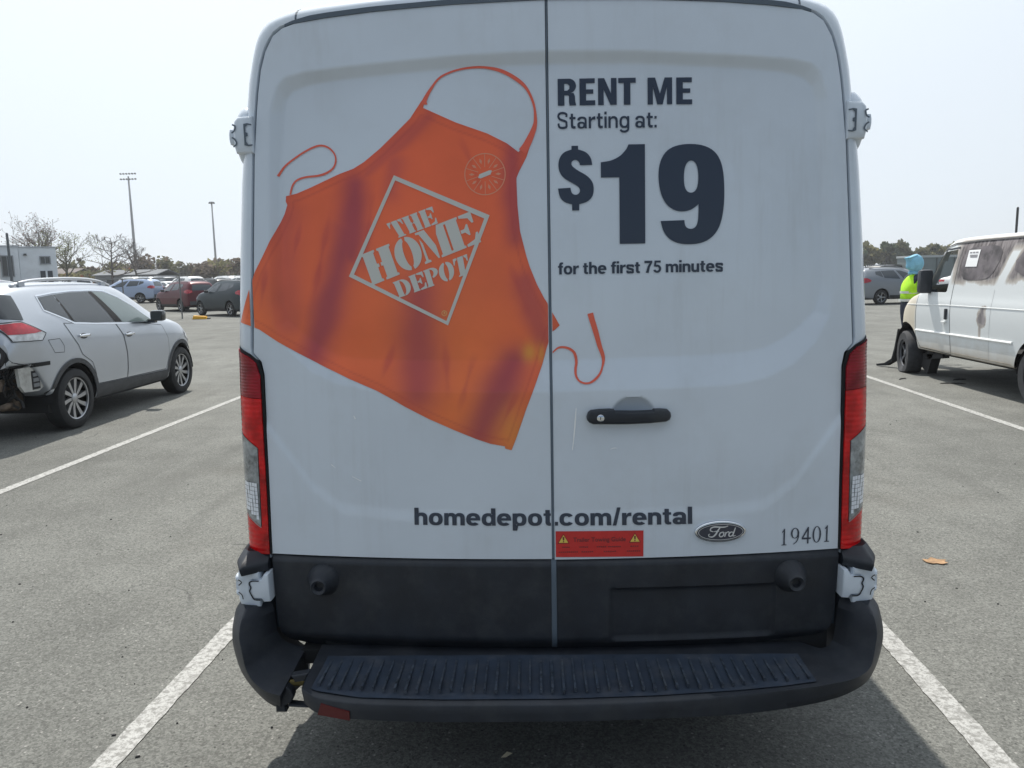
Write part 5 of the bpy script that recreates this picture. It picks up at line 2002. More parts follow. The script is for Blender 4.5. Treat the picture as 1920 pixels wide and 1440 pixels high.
# what the missing bumper lays bare
M_BARE = mat("bare_panel", (.40, .40, .38), rough=.6, var=.15, vscale=8, dirt=((.10, .085, .06), .7, 6))
for s in (-1, 1):
    cp = obj("crash_panel", side_slab([(-.90, .815), (-.40, .815), (-.43, .60), (-.58, .535), (-.82, .55), (-.88, .62)], s * .80, s * .835), M_BARE, SUV)
    for k in range(3):
        obj("vent_slot", rbox((s * .838, -.62, .605 + k * .058), (.012, .10, .040), .004), mat("vent_grey", (.16, .17, .18), rough=.5), cp)
    obj("vent_surround", side_slab([(-.69, .765), (-.555, .765), (-.555, .56), (-.69, .56)], s * .834, s * .838), M_DARK, cp)
obj("bumper_line", SB.line([(-.99, .832), (-.46, .832)], 'R', .045, .006, .03), M_DARK, SUV)
obj("crash_bar", join(rbox((0, -.92, .64), (1.35, .09, .13), .02), box((.55, -.70, .62), (.10, .45, .10)), box((-.55, -.70, .62), (.10, .45, .10))), mat("rusty_steel", (.13, .10, .075), rough=.7, var=.4, vscale=15, metal=.3), SUV)
obj("silencer", join(lathe([(-.42, .02), (-.40, .11), (.30, .11), (.32, .02)], 18, 'x', (.25, -.55, .42)), tube([(.5, -.6, .42), (.62, -.75, .41), (.66, -.95, .40)], .035, 10)), MATS['rusty_steel'], SUV, smooth=True)
hose = []
for k in range(9):
    a, b = random.uniform(.35, .86), random.uniform(-.98, -.7)
    pts = [(a + random.uniform(-.06, .06), b + random.uniform(-.05, .05), .82 - j * .075 + random.uniform(-.015, .015)) for j in range(random.randint(4, 7))]
    hose.append(tube(smooth_line(pts, 3), random.uniform(.008, .022), 6))
obj("loose_wiring", join(*hose), mat("loom_black", (.02, .02, .022), rough=.7), SUV, smooth=True)
tg = [(.74, -.985, 1.08), (.78, -1.0, 1.0), (.77, -1.01, .92), (.70, -1.02, .84), (.62, -1.03, .76)]
obj("hanging_trim", tube(smooth_line(tg, 5), .032, 8), mat("loom_black", (.02, .02, .022)), SUV, smooth=True)

# ---- plainer cars of the lot: a crossover and a saloon, copied
M_BASEP = mat("car_paint_base", (.6, .6, .6), rough=.3, coat=.6)


def lot_car(kind, label, loc, rz, paint, group, lamps=True):
    t = thing("crossover" if kind == 'suv' else "saloon_car", label, "car", loc, rz, group)
    ax = (0, 2.76)
    v, f = car_body(kind, ax, .42, .07, 3)
    obj("body", (v, f), paint, t, sharp=35)
    b = Body(v, f)
    wheel_wells(t, ax, .42, .86)
    obj("underbody", box((0, 1.3, .28), (1.5, 4.2, .08)), M_DARK, t)
    for x, s in ((.79, 1), (-.79, -1)):
        for y in ax:
            add_wheel(t, x, y, .345, FARW, s, spin=y)
    for way, s in (('R', 1), ('L', -1)):
        if kind == 'suv':
            W = (QW, RW, FW)
            lp = [(-.955, 1.25), (-.80, 1.26), (-.58, 1.16), (-.62, 1.08), (-.95, 1.02)]
            lb = [(s * .84, 1.24), (s * .62, 1.20), (s * .60, 1.10), (s * .84, 1.04)]
            hl = [(2.95, .98), (3.2, .90), (3.36, .80), (3.25, .74), (2.98, .86)]
        else:
            W = ([(-.22, 1.24), (.0, 1.34), (.18, 1.365), (.30, 1.06), (-.18, 1.06)], [(.21, 1.37), (.62, 1.395), (.66, 1.05), (.33, 1.06)], [(.69, 1.395), (1.0, 1.38), (1.3, 1.28), (1.66, 1.08), (1.62, 1.03), (.72, 1.05)])
            lp = [(-1.0, .94), (-.85, .97), (-.62, .93), (-.66, .84), (-1.0, .80)]
            lb = [(s * .80, .95), (s * .46, .94), (s * .48, .83), (s * .82, .82)]
            hl = [(2.85, .80), (3.2, .75), (3.45, .64), (3.35, .58), (2.95, .66)]
        for q in W:
            obj("side_window", b.sheet(q, way, .006, .06), M_FARGLASS, t, smooth=True)
        obj("tail_lamp", join(b.sheet(lp, way, .012, .03), b.sheet(lb, 'B', .012, .03)), M_LAMPR, t, smooth=True)
        obj("headlamp", b.sheet(hl, way, .008, .04), M_LAMPC, t, smooth=True)
        obj("sill_cladding", b.sheet([(.44, .44), (2.32, .42), (2.32, .28), (.44, .28)], way, .012, .08), M_CLAD, t, smooth=True)
        obj("mirror", rbox((s * 1.0, 1.88 if kind == 'suv' else 1.62, 1.20 if kind == 'suv' else 1.05), (.20, .10, .13), .03), M_CLAD, t, sharp=40)
    if kind == 'suv':
        rw, ws, gr = [(-.60, 1.20), (.60, 1.20), (.52, 1.58), (-.52, 1.58)], [(-.60, 1.19), (.60, 1.19), (.50, 1.60), (-.50, 1.60)], [(-.4, .74), (.4, .74), (.34, .50), (-.34, .50)]
        obj("rear_bumper", b.sheet([(-.80, .60), (.80, .60), (.78, .38), (-.78, .38)], 'B', .012, .06), M_CLAD, t, smooth=True)
        for s in (-1, 1):
            obj("roof_rail", tube([(s * .58, -.5, 1.70), (s * .59, -.2, 1.75), (s * .59, 1.0, 1.76), (s * .58, 1.4, 1.70)], .02, 6), M_STEEL, t)
    else:
        rw, ws, gr = [(-.56, 1.14), (.56, 1.14), (.50, 1.38), (-.50, 1.38)], [(-.60, 1.02), (.60, 1.02), (.50, 1.40), (-.50, 1.40)], [(-.4, .68), (.4, .68), (.34, .48), (-.34, .48)]
    obj("rear_window", b.sheet(rw, 'B', .006, .06), M_FARGLASS, t, smooth=True)
    obj("windscreen", b.sheet(ws, 'F', .006, .06), M_FARGLASS, t, smooth=True)
    obj("grille", b.sheet(gr, 'F', .012, .06), M_DARK, t)
    obj("number_plate", rbox((0, -1.012 if kind == 'suv' else -1.06, .86 if kind == 'suv' else .78), (.31, .012, .15), .004), mat("plate_white", (.6, .6, .58), rough=.4), t)
    return t


def gz(y):
    """the lot climbs very gently beyond the first rows"""
    return max(0.0, min(1.5, .020 * (y - 44)))


def paint(name, c, metal=.2):
    return mat(name, c, rough=.35, metal=metal, coat=.12, spec=.35)


P_RED, P_TEAL, P_BLUE = paint("maroon_paint", (.095, .008, .018)), paint("dark_teal_paint", (.016, .030, .040)), paint("ice_blue_paint", (.40, .48, .64))
P_WHITE, P_BLACK, P_NAVY = paint("white_car_paint", (.76, .77, .77), 0), paint("black_car_paint", (.014, .015, .017)), paint("navy_paint", (.022, .030, .085))
P_DSILV = paint("dull_silver_paint", (.27, .29, .32), .3)
P_LSILV, P_GREY = paint("light_silver_paint", (.52, .54, .57), .4), paint("mid_grey_paint", (.20, .215, .235), .3)
G_LOT = "cars parked in rows across the lot"
C1 = lot_car('suv', "dark red crossover showing its tail in the near row beyond the wire fence", (-21.16, 43.73, 0), R(52), P_RED, G_LOT)
C2 = lot_car('sedan', "white saloon just behind the pale blue crossover, mostly hidden by it", (-30.2, 59.0, gz(59)), R(60), P_WHITE, G_LOT)


def put(src, base, label, x, y, rz, col, group=G_LOT):
    return dup(src, (x, y, gz(y)), R(rz), label, group, col, base)


put(C1, P_RED, "dark teal crossover with a red tail lamp, half hidden behind the cargo van", -15.33, 36.98, 54, P_TEAL)
put(C1, P_RED, "pale blue crossover seen side-on behind the silver wrecked crossover", -30.6, 55.6, 92, P_BLUE)
put(C1, P_RED, "black crossover between the dark red and dark teal crossovers, one row back", -22.9, 51.0, 54, P_BLACK)
put(C2, P_WHITE, "navy saloon whose front peeps out between the pale blue and dark red crossovers", -27.3, 55.6, 54, P_NAVY)
put(C1, P_RED, "white crossover with roof rails showing above the black crossover", -27.4, 63.5, 54, P_WHITE)
put(C1, P_RED, "white crossover with roof rails showing above the dark teal crossover", -24.6, 60.5, 54, P_WHITE)
put(C1, P_RED, "white crossover whose roof shows above the dark red crossover", -31.6, 65.0, 54, P_WHITE)
put(C1, P_RED, "grey crossover roof next to the white roof above the dark red crossover", -34.6, 66.5, 54, P_GREY)
put(C1, P_RED, "light silver crossover roof above the white saloon", -37.0, 68.5, 54, P_LSILV)
put(C1, P_RED, "white crossover roof above the pale blue crossover, below the tall floodlight mast", -39.4, 70.0, 54, P_WHITE)
put(C1, P_RED, "silver crossover roof in front of the low grey shed", -44.2, 69.0, 54, P_LSILV)
put(C1, P_RED, "white crossover roof under the bare tree with the straight dark trunk", -47.6, 72.0, 54, P_WHITE)
put(C1, P_RED, "white crossover roof next to the white office building", -50.6, 73.5, 54, P_WHITE)
put(C2, P_WHITE, "black saloon far behind the pale blue crossover, in front of the floodlight mast", -43.0, 76.0, 54, P_BLACK)
put(C1, P_RED, "silver grey crossover with red tail lamps behind the worker in the yellow vest", 15.0, 38.6, -74, P_DSILV)
put(C1, P_RED, "black crossover whose roof shows above the silver grey crossover by the worker", 21.5, 53.5, -58, P_BLACK)
put(C1, P_RED, "grey crossover beside the black one, farther along the row behind the worker", 25.0, 55.5, -58, P_GREY)
put(C2, P_WHITE, "white saloon glimpsed through the burnt van's open window", 23.4, 46.5, -62, P_WHITE)

# ================================================================== the burnt van on the right
def burnt_material():
    m = bpy.data.materials.new("burnt_white_paint")
    m.use_nodes = True
    nt = m.node_tree
    p = nt.nodes["Principled BSDF"]
    N, Lk = nt.nodes.new, nt.links.new
    tc = N("ShaderNodeTexCoord")
    sep = N("ShaderNodeSeparateXYZ")
    Lk(tc.outputs["Object"], sep.inputs[0])

    def math_(op, a, b):
        n = N("ShaderNodeMath")
        n.operation = op
        for i, q in enumerate((a, b)):
            if isinstance(q, (int, float)):
                n.inputs[i].default_value = q
            else:
                Lk(q, n.inputs[i])
        return n.outputs[0]

    def mr(src, a, b, c=0, d=1):
        n = N("ShaderNodeMapRange")
        for i, v in enumerate((a, b, c, d)):
            n.inputs[i + 1].default_value = v
        Lk(src, n.inputs[0])
        return n.outputs[0]

    def noise(sc, det=6, ro=.6, stretch=None):
        n = N("ShaderNodeTexNoise")
        n.inputs["Scale"].default_value = sc
        n.inputs["Detail"].default_value = det
        n.inputs["Roughness"].default_value = ro
        if stretch:
            mp = N("ShaderNodeMapping")
            mp.inputs["Scale"].default_value = stretch
            Lk(tc.outputs["Object"], mp.inputs[0])
            Lk(mp.outputs[0], n.inputs["Vector"])
        else:
            Lk(tc.outputs["Object"], n.inputs["Vector"])
        return n.outputs["Fac"]
    X, Y, Z = sep.outputs
    nz = noise(3.0)
    zz = math_('ADD', Z, math_('MULTIPLY', math_('SUBTRACT', nz, .5), .30))
    up = mr(zz, 1.46, 1.58)
    top = mr(Z, 2.05, 2.09, 1, 0)
    front = mr(math_('ADD', Y, math_('MULTIPLY', math_('SUBTRACT', nz, .5), .3)), 2.05, 2.25, 1, 0)
    # the pillar between the side windows kept most of its paint
    py = math_('ABSOLUTE', math_('ADD', Y, math_('ADD', math_('MULTIPLY', math_('SUBTRACT', 2.0, Z), -.5), -.66)), 0)
    pil = mr(math_('ADD', py, math_('MULTIPLY', math_('SUBTRACT', nz, .5), .12)), .07, .15)
    pil = math_('MAXIMUM', pil, mr(Z, 1.88, 2.0))
    soot = math_('MULTIPLY', math_('MULTIPLY', up, top), math_('MULTIPLY', front, pil))
    # burn mark below, with a run of soot
    dy = math_('DIVIDE', math_('SUBTRACT', Y, 1.22), .115)
    dz = math_('DIVIDE', math_('SUBTRACT', Z, 1.02), .15)
    rr = math_('ADD', math_('MULTIPLY', dy, dy), math_('MULTIPLY', dz, dz))
    spot = mr(math_('ADD', rr, math_('MULTIPLY', math_('SUBTRACT', noise(8), .5), 3.2)), .30, 1.25, .95, 0)
    drip = math_('MULTIPLY', mr(math_('ABSOLUTE', math_('SUBTRACT', Y, 1.255), 0), .008, .04, .7, 0), math_('MULTIPLY', mr(Z, .70, .85), mr(Z, .92, 1.0, 1, 0)))
    soot = math_('MAXIMUM', soot, math_('MAXIMUM', spot, drip))
    streak = mr(noise(2.2, 8, .7, (1, 4.5, 1.2)), .40, .62)
    c1 = N("ShaderNodeMix")
    c1.data_type = 'RGBA'
    c1.inputs[6].default_value = (.075, .066, .070, 1)
    c1.inputs[7].default_value = (.27, .245, .25, 1)
    Lk(streak, c1.inputs[0])
    # clean paint, cream on the wing, dirty towards the sill
    w = N("ShaderNodeMix")
    w.data_type = 'RGBA'
    w.inputs[6].default_value = (.66, .69, .70, 1)
    w.inputs[7].default_value = (.64, .58, .47, 1)
    Lk(mr(Y, 3.12, 3.2), w.inputs[0])
    d = N("ShaderNodeMix")
    d.data_type = 'RGBA'
    Lk(w.outputs[2], d.inputs[6])
    d.inputs[7].default_value = (.42, .36, .28, 1)
    Lk(math_('MULTIPLY', mr(math_('ADD', Z, math_('MULTIPLY', noise(4), .3)), .55, .85, 1, 0), .75), d.inputs[0])
    # scorched yellowish rim of the burnt area
    edge = math_('MULTIPLY', math_('MULTIPLY', soot, math_('SUBTRACT', 1, soot)), 2.2)
    e = N("ShaderNodeMix")
    e.data_type = 'RGBA'
    Lk(d.outputs[2], e.inputs[6])
    e.inputs[7].default_value = (.40, .29, .18, 1)
    Lk(edge, e.inputs[0])
    f = N("ShaderNodeMix")
    f.data_type = 'RGBA'
    Lk(soot, f.inputs[0])
    Lk(e.outputs[2], f.inputs[6])
    Lk(c1.outputs[2], f.inputs[7])
    Lk(f.outputs[2], p.inputs["Base Color"])
    Lk(mr(soot, 0, 1, .35, .85), p.inputs["Roughness"])
    return m


M_BURNT = burnt_material()
BT = thing("burnt_van", "fire damaged white van with soot over its side windows and a flat front tyre", "van", (6.66, 9.5, 0), 0)
by = np.array([-1.35, -1.3, -1.0, 0, 1.2, 2.0, 2.35, 2.6, 2.8, 2.92, 3.06, 3.2, 3.35, 3.6, 3.76, 3.82])
bz = [2.02, 2.09, 2.12, 2.13, 2.13, 2.125, 2.11, 2.045, 1.86, 1.73, 1.54, 1.375, 1.29, 1.20, 1.08, .95]
bb = [1.30, 1.30, 1.30, 1.30, 1.30, 1.30, 1.30, 1.30, 1.30, 1.29, 1.28, 1.265, 1.24, 1.13, .95, .85]
br = [.80, .82, .84, .85, .85, .85, .85, .84, .82, .80, .79, .79, .78, .76, .7, .6]
bw = [.93, .95, .97, .98, .98, .98, .98, .98, .98, .98, .98, .97, .96, .93, .86, .75]
bm_ = [.95, .98, 1.0, 1.01, 1.01, 1.01, 1.01, 1.01, 1.01, 1.01, 1.01, 1.01, 1.01, .99, .92, .8]
prof = []
for i in range(len(by)):
    zr, zb, wr, wb, wm, lo = bz[i], bb[i], br[i], bw[i], bm_[i], .42
    h = zb - lo
    ze = zb + .90 * (zr - zb)
    prof.append([(0, lo), (wm - .12, lo), (wm - .03, lo + .02), (wm - .008, lo + .3 * h), (wm, lo + .62 * h), (wm - .008, lo + .85 * h), (wb, zb), ((wb + wr) / 2 + .02, (zb + ze) / 2), (wr, ze), (wr - .07, zr - .01 if zr - ze > .03 else (zr + ze) / 2), (wr * .5, zr + .008), (0, zr + .012)])
vv, vf = loft(by, prof, .04, 5)
CABWIN = [(3.06, 1.36), (2.92, 1.60), (2.72, 1.83), (2.58, 1.925), (2.14, 1.955), (2.23, 1.60), (2.27, 1.335), (3.0, 1.325)]
vv, vf = cut_side(vv, vf, CABWIN, .45)
for cy in (0, 3.5):
    vv, vf = cut_side(vv, vf, circle(cy, .38, .45), .45)
BB = Body(*loft(by, prof, .06, 4))
kept = []
for f in vf:                                          # the windscreen is gone
    c = np.mean([vv[i] for i in f], axis=0)
    if not (2.70 < c[1] < 3.16 and abs(c[0]) < .72 and c[2] > 1.42):
        kept.append(f)
vf = kept
obj("body", (vv, vf), M_BURNT, BT, sharp=40)
wheel_wells(BT, (0, 3.5), .45, .95)
obj("underbody", box((0, 1.3, .42), (1.7, 4.9, .08)), M_DARK, BT)
M_SOOTGLASS = mat("sooty_glass", (.10, .088, .095), rough=.6, var=.6, vscale=5, dirt=((.27, .245, .25), .85, 3.5))
for way in 'LR':
    s = 1 if way == 'R' else -1
    obj("side_window", BB.sheet(rounded([(1.96, 1.50), (2.0, 1.95), (1.60, 1.975), (.94, 1.985), (1.14, 1.54), (1.5, 1.52)]), way, .004, .03), M_SOOTGLASS, BT, smooth=True)
    obj("side_window", BB.sheet(rounded([(.78, 1.55), (.56, 1.985), (-.75, 1.98), (-.72, 1.54)]), way, .004, .03), M_SOOTGLASS, BT, smooth=True)
    door = [(3.13, 1.30), (3.15, 1.04), (3.13, .64), (2.98, .46), (2.02, .44), (2.06, .9), (2.10, 1.33), (2.05, 1.98)]
    dm = obj("door_seam", BB.line(door, way, .010, .002, .03), M_SEAM, BT)
    obj("door_seam", BB.line([(1.02, .46), (1.02, 1.40)], way, .006, .002, .05), mat("faint_seam", (.42, .43, .43), rough=.5), BT)
    obj("body_moulding", tube([tuple(BB.hit(q, .725 + (3.12 - q) * .006, way, .004)) for q in np.linspace(3.12, .48, 40)], .017, 8), mat("white_moulding", (.80, .81, .80), rough=.3, coat=.4), BT)
    obj("body_crease", tube([tuple(BB.hit(q, float(np.interp(q, [-1.2, 2.2, 3.66], [1.17, 1.15, 1.115])), way, .0)) for q in np.linspace(3.66, -1.2, 60)], .007, 6), mat("white_moulding", (.80, .81, .80)), BT)
    obj("sill_trim", BB.line([(2.95, .445), (.50, .445)], way, .05, .012, .1), mat("dirty_sill", (.32, .28, .22), rough=.8, var=.4, vscale=6), BT)
    obj("drip_rail", BB.line([(2.64, 1.965), (2.3, 2.035), (1.6, 2.055), (-1.2, 2.06)], way, .02, .012, .05), mat("charred_rail", (.06, .06, .062), rough=.8), BT)
    p = BB.hit(2.17, 1.0, way, 0)
    obj("door_handle", join(rbox((p.x + s * .012, 2.17, 1.02), (.03, .05, .16), .01)), M_PLAST, BT)
    obj("handle_lever", rbox((p.x + s * .02, 2.20, .905), (.035, .11, .025), .008), mat("white_moulding", (.8, .81, .8)), BT)
    obj("mirror", join(rbox((s * 1.06, 2.78, 1.49), (.20, .13, .36), .05), box((s * .96, 2.80, 1.34), (.16, .08, .06))), mat("mirror_grey", (.045, .05, .06), rough=.5), BT, sharp=50)
    obj("pillar_trim", BB.line([(3.075, 1.37), (2.94, 1.61), (2.74, 1.845), (2.59, 1.945), (2.14, 1.975)], way, .030, .006, .03), M_PLAST, BT)
obj("paper_notice", BB.sheet([(1.86, 1.93), (1.56, 1.93), (1.56, 1.70), (1.86, 1.70)], 'L', .010, .03), mat("paper_white", (.82, .83, .84), rough=.6), BT)
pr = []
for y0, y1, z in ((1.60, 1.66, 1.885), (1.68, 1.74, 1.885), (1.76, 1.82, 1.885), (1.60, 1.80, 1.845), (1.60, 1.78, 1.825)):
    pr.append(BB.sheet([(y0, z), (y1, z), (y1, z + .018), (y0, z + .018)], 'L', .013, .01))
obj("notice_print", join(*pr), mat("notice_ink", (.25, .25, .27), rough=.6), BT)
M_SEATG = mat("seat_green_grey", (.075, .115, .115), rough=.8, var=.3, vscale=8)
for x in (-.48, .48):
    st_ = obj("seat", join(rbox((x, 2.28, .78), (.50, .50, .22), .05), rbox((x, 2.03, 1.28), (.50, .18, .95), .06)), M_SEATG, BT, sharp=45)
obj("bulkhead", box((0, 1.86, 1.2), (1.7, .03, 1.3)), M_DARK, BT)
obj("dashboard", rbox((0, 2.98, 1.06), (1.6, .35, .26), .06), M_PLAST, BT)
sw = []
for i in range(24):
    a = 2 * math.pi * i / 24
    sw.append((-.48 + .19 * math.cos(a), 2.76 + .19 * math.sin(a) * .45, 1.30 + .19 * math.sin(a) * .9))
obj("steering_wheel", join(tube(sw + [sw[0]], .014, 6, False), tube([(-.48, 2.76, 1.30), (-.48, 2.95, 1.15)], .03, 8), tube([(-.66, 2.76, 1.30), (-.30, 2.76, 1.30)], .014, 6)), M_PLAST, BT, smooth=True)
obj("grille_opening", BB.sheet([(-.6, 1.0), (.6, 1.0), (.6, .62), (-.6, .62)], 'F', .006, .05), M_DARK, BT)
obj("rear_window", BB.sheet([(-.7, 1.5), (.7, 1.5), (.66, 1.98), (-.66, 1.98)], 'B', .005, .05), M_SOOTGLASS, BT)
_w = wheel_mesh(.375, .23, .21, 5, 'steel')
BW = (mesh_of(*_w[0], mat("old_tyre", (.030, .032, .037), rough=.85, var=.3, vscale=14), sharp=40), mesh_of(*_w[1], mat("dark_steel_rim", (.10, .105, .12), rough=.5, metal=.5), sharp=40), mesh_of(*_w[2], M_DARK))
for x, s, y in ((-.88, -1, 0), (.88, 1, 0), (.88, 1, 3.5)):
    add_wheel(BT, x, y, .375, BW, s)
# the flat one has sunk onto its rim and bulges at the ground
fv = []
for v in _w[0][0]:
    x, y, z = v
    if z < -.27:
        k = (-.27 - z) / .105
        x = x * (1 + .45 * k)
        z = -.27 - .035 * k
    fv.append((x, y, z))
ft = link("flat_tyre", mesh_of(fv, _w[0][1], MATS["old_tyre"], sharp=40), BT)
ft.location = (-.90, 3.52, .306)
ft.rotation_euler = (0, 0, math.pi - .16)
link("rim", BW[1], ft)
link("rim_backing", BW[2], ft)
# torn liner hanging round the flat wheel
V, Fc = [], []
for i in range(15):
    a = R(-32 + 12 * i)
    for k, x in enumerate((-.86, -.62)):
        rr = .43 + .05 * math.sin(i * 1.9 + k) + (.06 if i < 3 else 0)
        V.append((x, 3.5 + rr * math.cos(a) * (1.0 if i > 2 else 1.1), max(.05, .38 + rr * math.sin(a))))
for i in range(14):
    Fc.append((2 * i, 2 * i + 1, 2 * i + 3, 2 * i + 2))
obj("torn_liner", (V, Fc), M_DARK, BT)
V, Fc = [], []
for i, (x, y, z) in enumerate(((-.93, 3.95, .66), (-.93, 4.00, .48), (-.93, 4.06, .30), (-.95, 4.10, .13), (-1.02, 4.20, .05), (-1.12, 4.30, .035))):
    k = (1, 1, 1, 1.2, 1.0, .5)[i]
    V += [(x - .012, y - .02, z + .022 * k), (x + .085, y + .03, z + .018 * k), (x + .085, y - .03, z - .018), (x - .006, y - .04, max(.004, z - .022))]
for i in range(5):
    for k in range(4):
        Fc.append((4 * i + k, 4 * i + (k + 1) % 4, 4 * i + 4 + (k + 1) % 4, 4 * i + 4 + k))
obj("dragging_liner", (V, Fc + [(0, 1, 2, 3), (23, 22, 21, 20)]), M_DARK, BT)
obj("hanging_flap", join(box((-.80, 3.02, .29), (.14, .34, .40), Matrix.Rotation(R(24), 3, 'X')), box((-.82, 2.74, .34), (.10, .50, .08), Matrix.Rotation(R(-8), 3, 'X'))), M_DARK, BT)

# ================================================================== the worker beside the burnt van
def skin(name, joints, bones, material, parent, sub=2, root=0):
    me = bpy.data.meshes.new(name)
    me.from_pydata([j[:3] for j in joints], bones, [])
    o = bpy.data.objects.new(name + "_rig", me)
    COL.objects.link(o)
    m = o.modifiers.new("skin", 'SKIN')
    m.use_smooth_shade = True
    for i, j in enumerate(joints):
        sv_ = me.skin_vertices[0].data[i]
        rx, ry = (j[3], j[3]) if not isinstance(j[3], tuple) else j[3]
        sv_.radius = (rx, ry)
        sv_.use_root = (i == root)
    s = o.modifiers.new("sub", 'SUBSURF')
    s.levels = s.render_levels = sub
    dg = bpy.context.evaluated_depsgraph_get()
    nm = bpy.data.meshes.new_from_object(o.evaluated_get(dg))
    bpy.data.objects.remove(o)
    nm.materials.clear()
    nm.materials.append(material)
    nm.polygons.foreach_set("use_smooth", [True] * len(nm.polygons))
    return link(name, nm, parent)


PER = thing("person", "worker in yellow vest and light blue hood standing at the front of the burnt van", "person", (6.31, 14.30, 0), R(96))
M_NAVYC = mat("navy_workwear", (.022, .028, .050), rough=.9, var=.2, vscale=12)
M_SKINT = mat("skin_tone", (.45, .27, .19), rough=.55)
# continuous body: boots, legs, trunk, arms
J = [(0, .04, .98, .150), (0, .02, 1.18, .145), (0, -.01, 1.42, .165), (-.01, -.04, 1.57, .085), (-.02, -.06, 1.64, .062),
     (-.12, .04, .90, .105), (-.15, .04, .50, .070), (-.16, .08, .10, .052), (-.17, -.04, .045, .044),
     (.12, .04, .90, .105), (.16, -.04, .50, .070), (.18, -.02, .10, .052), (.19, -.14, .045, .044),
     (-.20, -.03, 1.52, .078), (-.26, -.05, 1.25, .055), (-.16, -.34, 1.20, .036),
     (.20, -.03, 1.52, .078), (.27, -.07, 1.25, .055), (.18, -.36, 1.20, .036)]
Bn = [(0, 1), (1, 2), (2, 3), (3, 4), (0, 5), (5, 6), (6, 7), (7, 8), (0, 9), (9, 10), (10, 11), (11, 12), (2, 13), (13, 14), (14, 15), (2, 16), (16, 17), (17, 18)]
body = skin("body", J, Bn, M_NAVYC, PER)
# vest over the trunk, shirt sleeves, gloves
M_VEST = mat("hi_vis_yellow", (.42, .80, .02), rough=.75, var=.12, vscale=10)
skin("vest", [(0, .04, 1.06, .185), (0, .02, 1.20, .180), (0, -.01, 1.41, .192), (-.01, -.03, 1.555, .125), (-.19, -.03, 1.51, .108), (.19, -.03, 1.51, .108)], [(0, 1), (1, 2), (2, 3), (2, 4), (2, 5)], M_VEST, PER)
M_STRIPE = mat("reflective_stripe", (.62, .64, .62), rough=.35)
st = []
for dz, rr, yy in ((1.13, .188, .03), (1.27, .190, .015)):
    st.append(lathe([(dz - .022, rr), (dz + .022, rr)], 20, 'z', (0, yy, 0)))
obj("reflective_stripe", (join(*st)[0], [f for f in join(*st)[1] if len(f) == 4]), M_STRIPE, PER, smooth=True)
for s in (-1, 1):
    a, b = (13, 14) if s < 0 else (16, 17)
    skin("sleeve", [(*J[a][:3], .100), (*((np.array(J[a][:3]) * .2 + np.array(J[b][:3]) * .8)), .078)], [(0, 1)], M_VEST, PER, 2)
    hx, hy, hz = J[15 if s < 0 else 18][:3]
    fj = [(hx, hy, hz, .030), (hx, hy - .07, hz - .005, .036)]
    fb = [(0, 1)]
    for k in range(4):
        ox = (k - 1.5) * .020
        n = len(fj)
        ln = (.062, .074, .070, .054)[k]
        fj += [(hx + ox, hy - .095, hz - .006, .0105), (hx + ox * 1.15, hy - .095 - ln * .55, hz - .018, .0095), (hx + ox * 1.2, hy - .095 - ln, hz - .045, .0082)]
        fb += [(1, n), (n, n + 1), (n + 1, n + 2)]
    n = len(fj)
    fj += [(hx - s * .030, hy - .045, hz - .006, .0125), (hx - s * .055, hy - .085, hz - .022, .010)]
    fb += [(0, n), (n, n + 1)]
    skin("hand", fj, fb, mat("blue_glove", (.055, .11, .30), rough=.8), PER, 1)
# head bowed inside a light blue hood
hd = obj("head", ellipsoid((-.03, -.05, 1.735), (.078, .098, .118), 20, 14), M_SKINT, PER, smooth=True)
obj("nose", ellipsoid((-.03, -.146, 1.705), (.014, .020, .020), 8, 6), M_SKINT, hd, smooth=True)
for s in (-1, 1):
    obj("eye", ellipsoid((-.03 + s * .032, -.133, 1.735), (.012, .008, .007), 8, 6), M_DARK, hd)
obj("mouth", ellipsoid((-.03, -.132, 1.672), (.024, .008, .005), 8, 6), mat("lips", (.30, .12, .10)), hd)
M_HOOD = mat("light_blue_hood", (.20, .46, .62), rough=.7, var=.15, vscale=14)
hv, hf = ellipsoid((-.035, -.010, 1.775), (.130, .140, .165), 26, 20)
keep = []
for f in hf:
    c = np.mean([hv[i] for i in f], axis=0)
    if c[1] < -.11 and 1.61 < c[2] < 1.77 and abs(c[0] + .03) < .085:
        continue
    keep.append(f)
obj("hood", (hv, keep), M_HOOD, PER, smooth=True)
skin("hood_peak", [(-.03, .05, 1.82, .085), (-.03, .07, 1.885, .055), (-.03, .08, 1.66, .09)], [(0, 1), (0, 2)], M_HOOD, PER, 2)
skin("hood_neck", [(-.03, -.00, 1.67, .115), (-.015, -.01, 1.56, .130)], [(0, 1)], M_HOOD, PER, 2)
for s, q in ((-1, (-.17, -.02, .06)), (1, (.19, -.12, .06))):
    obj("boot", ellipsoid((q[0], q[1], .055), (.06, .15, .055), 16, 10), mat("black_boot", (.012, .012, .013), rough=.5), PER, smooth=True)

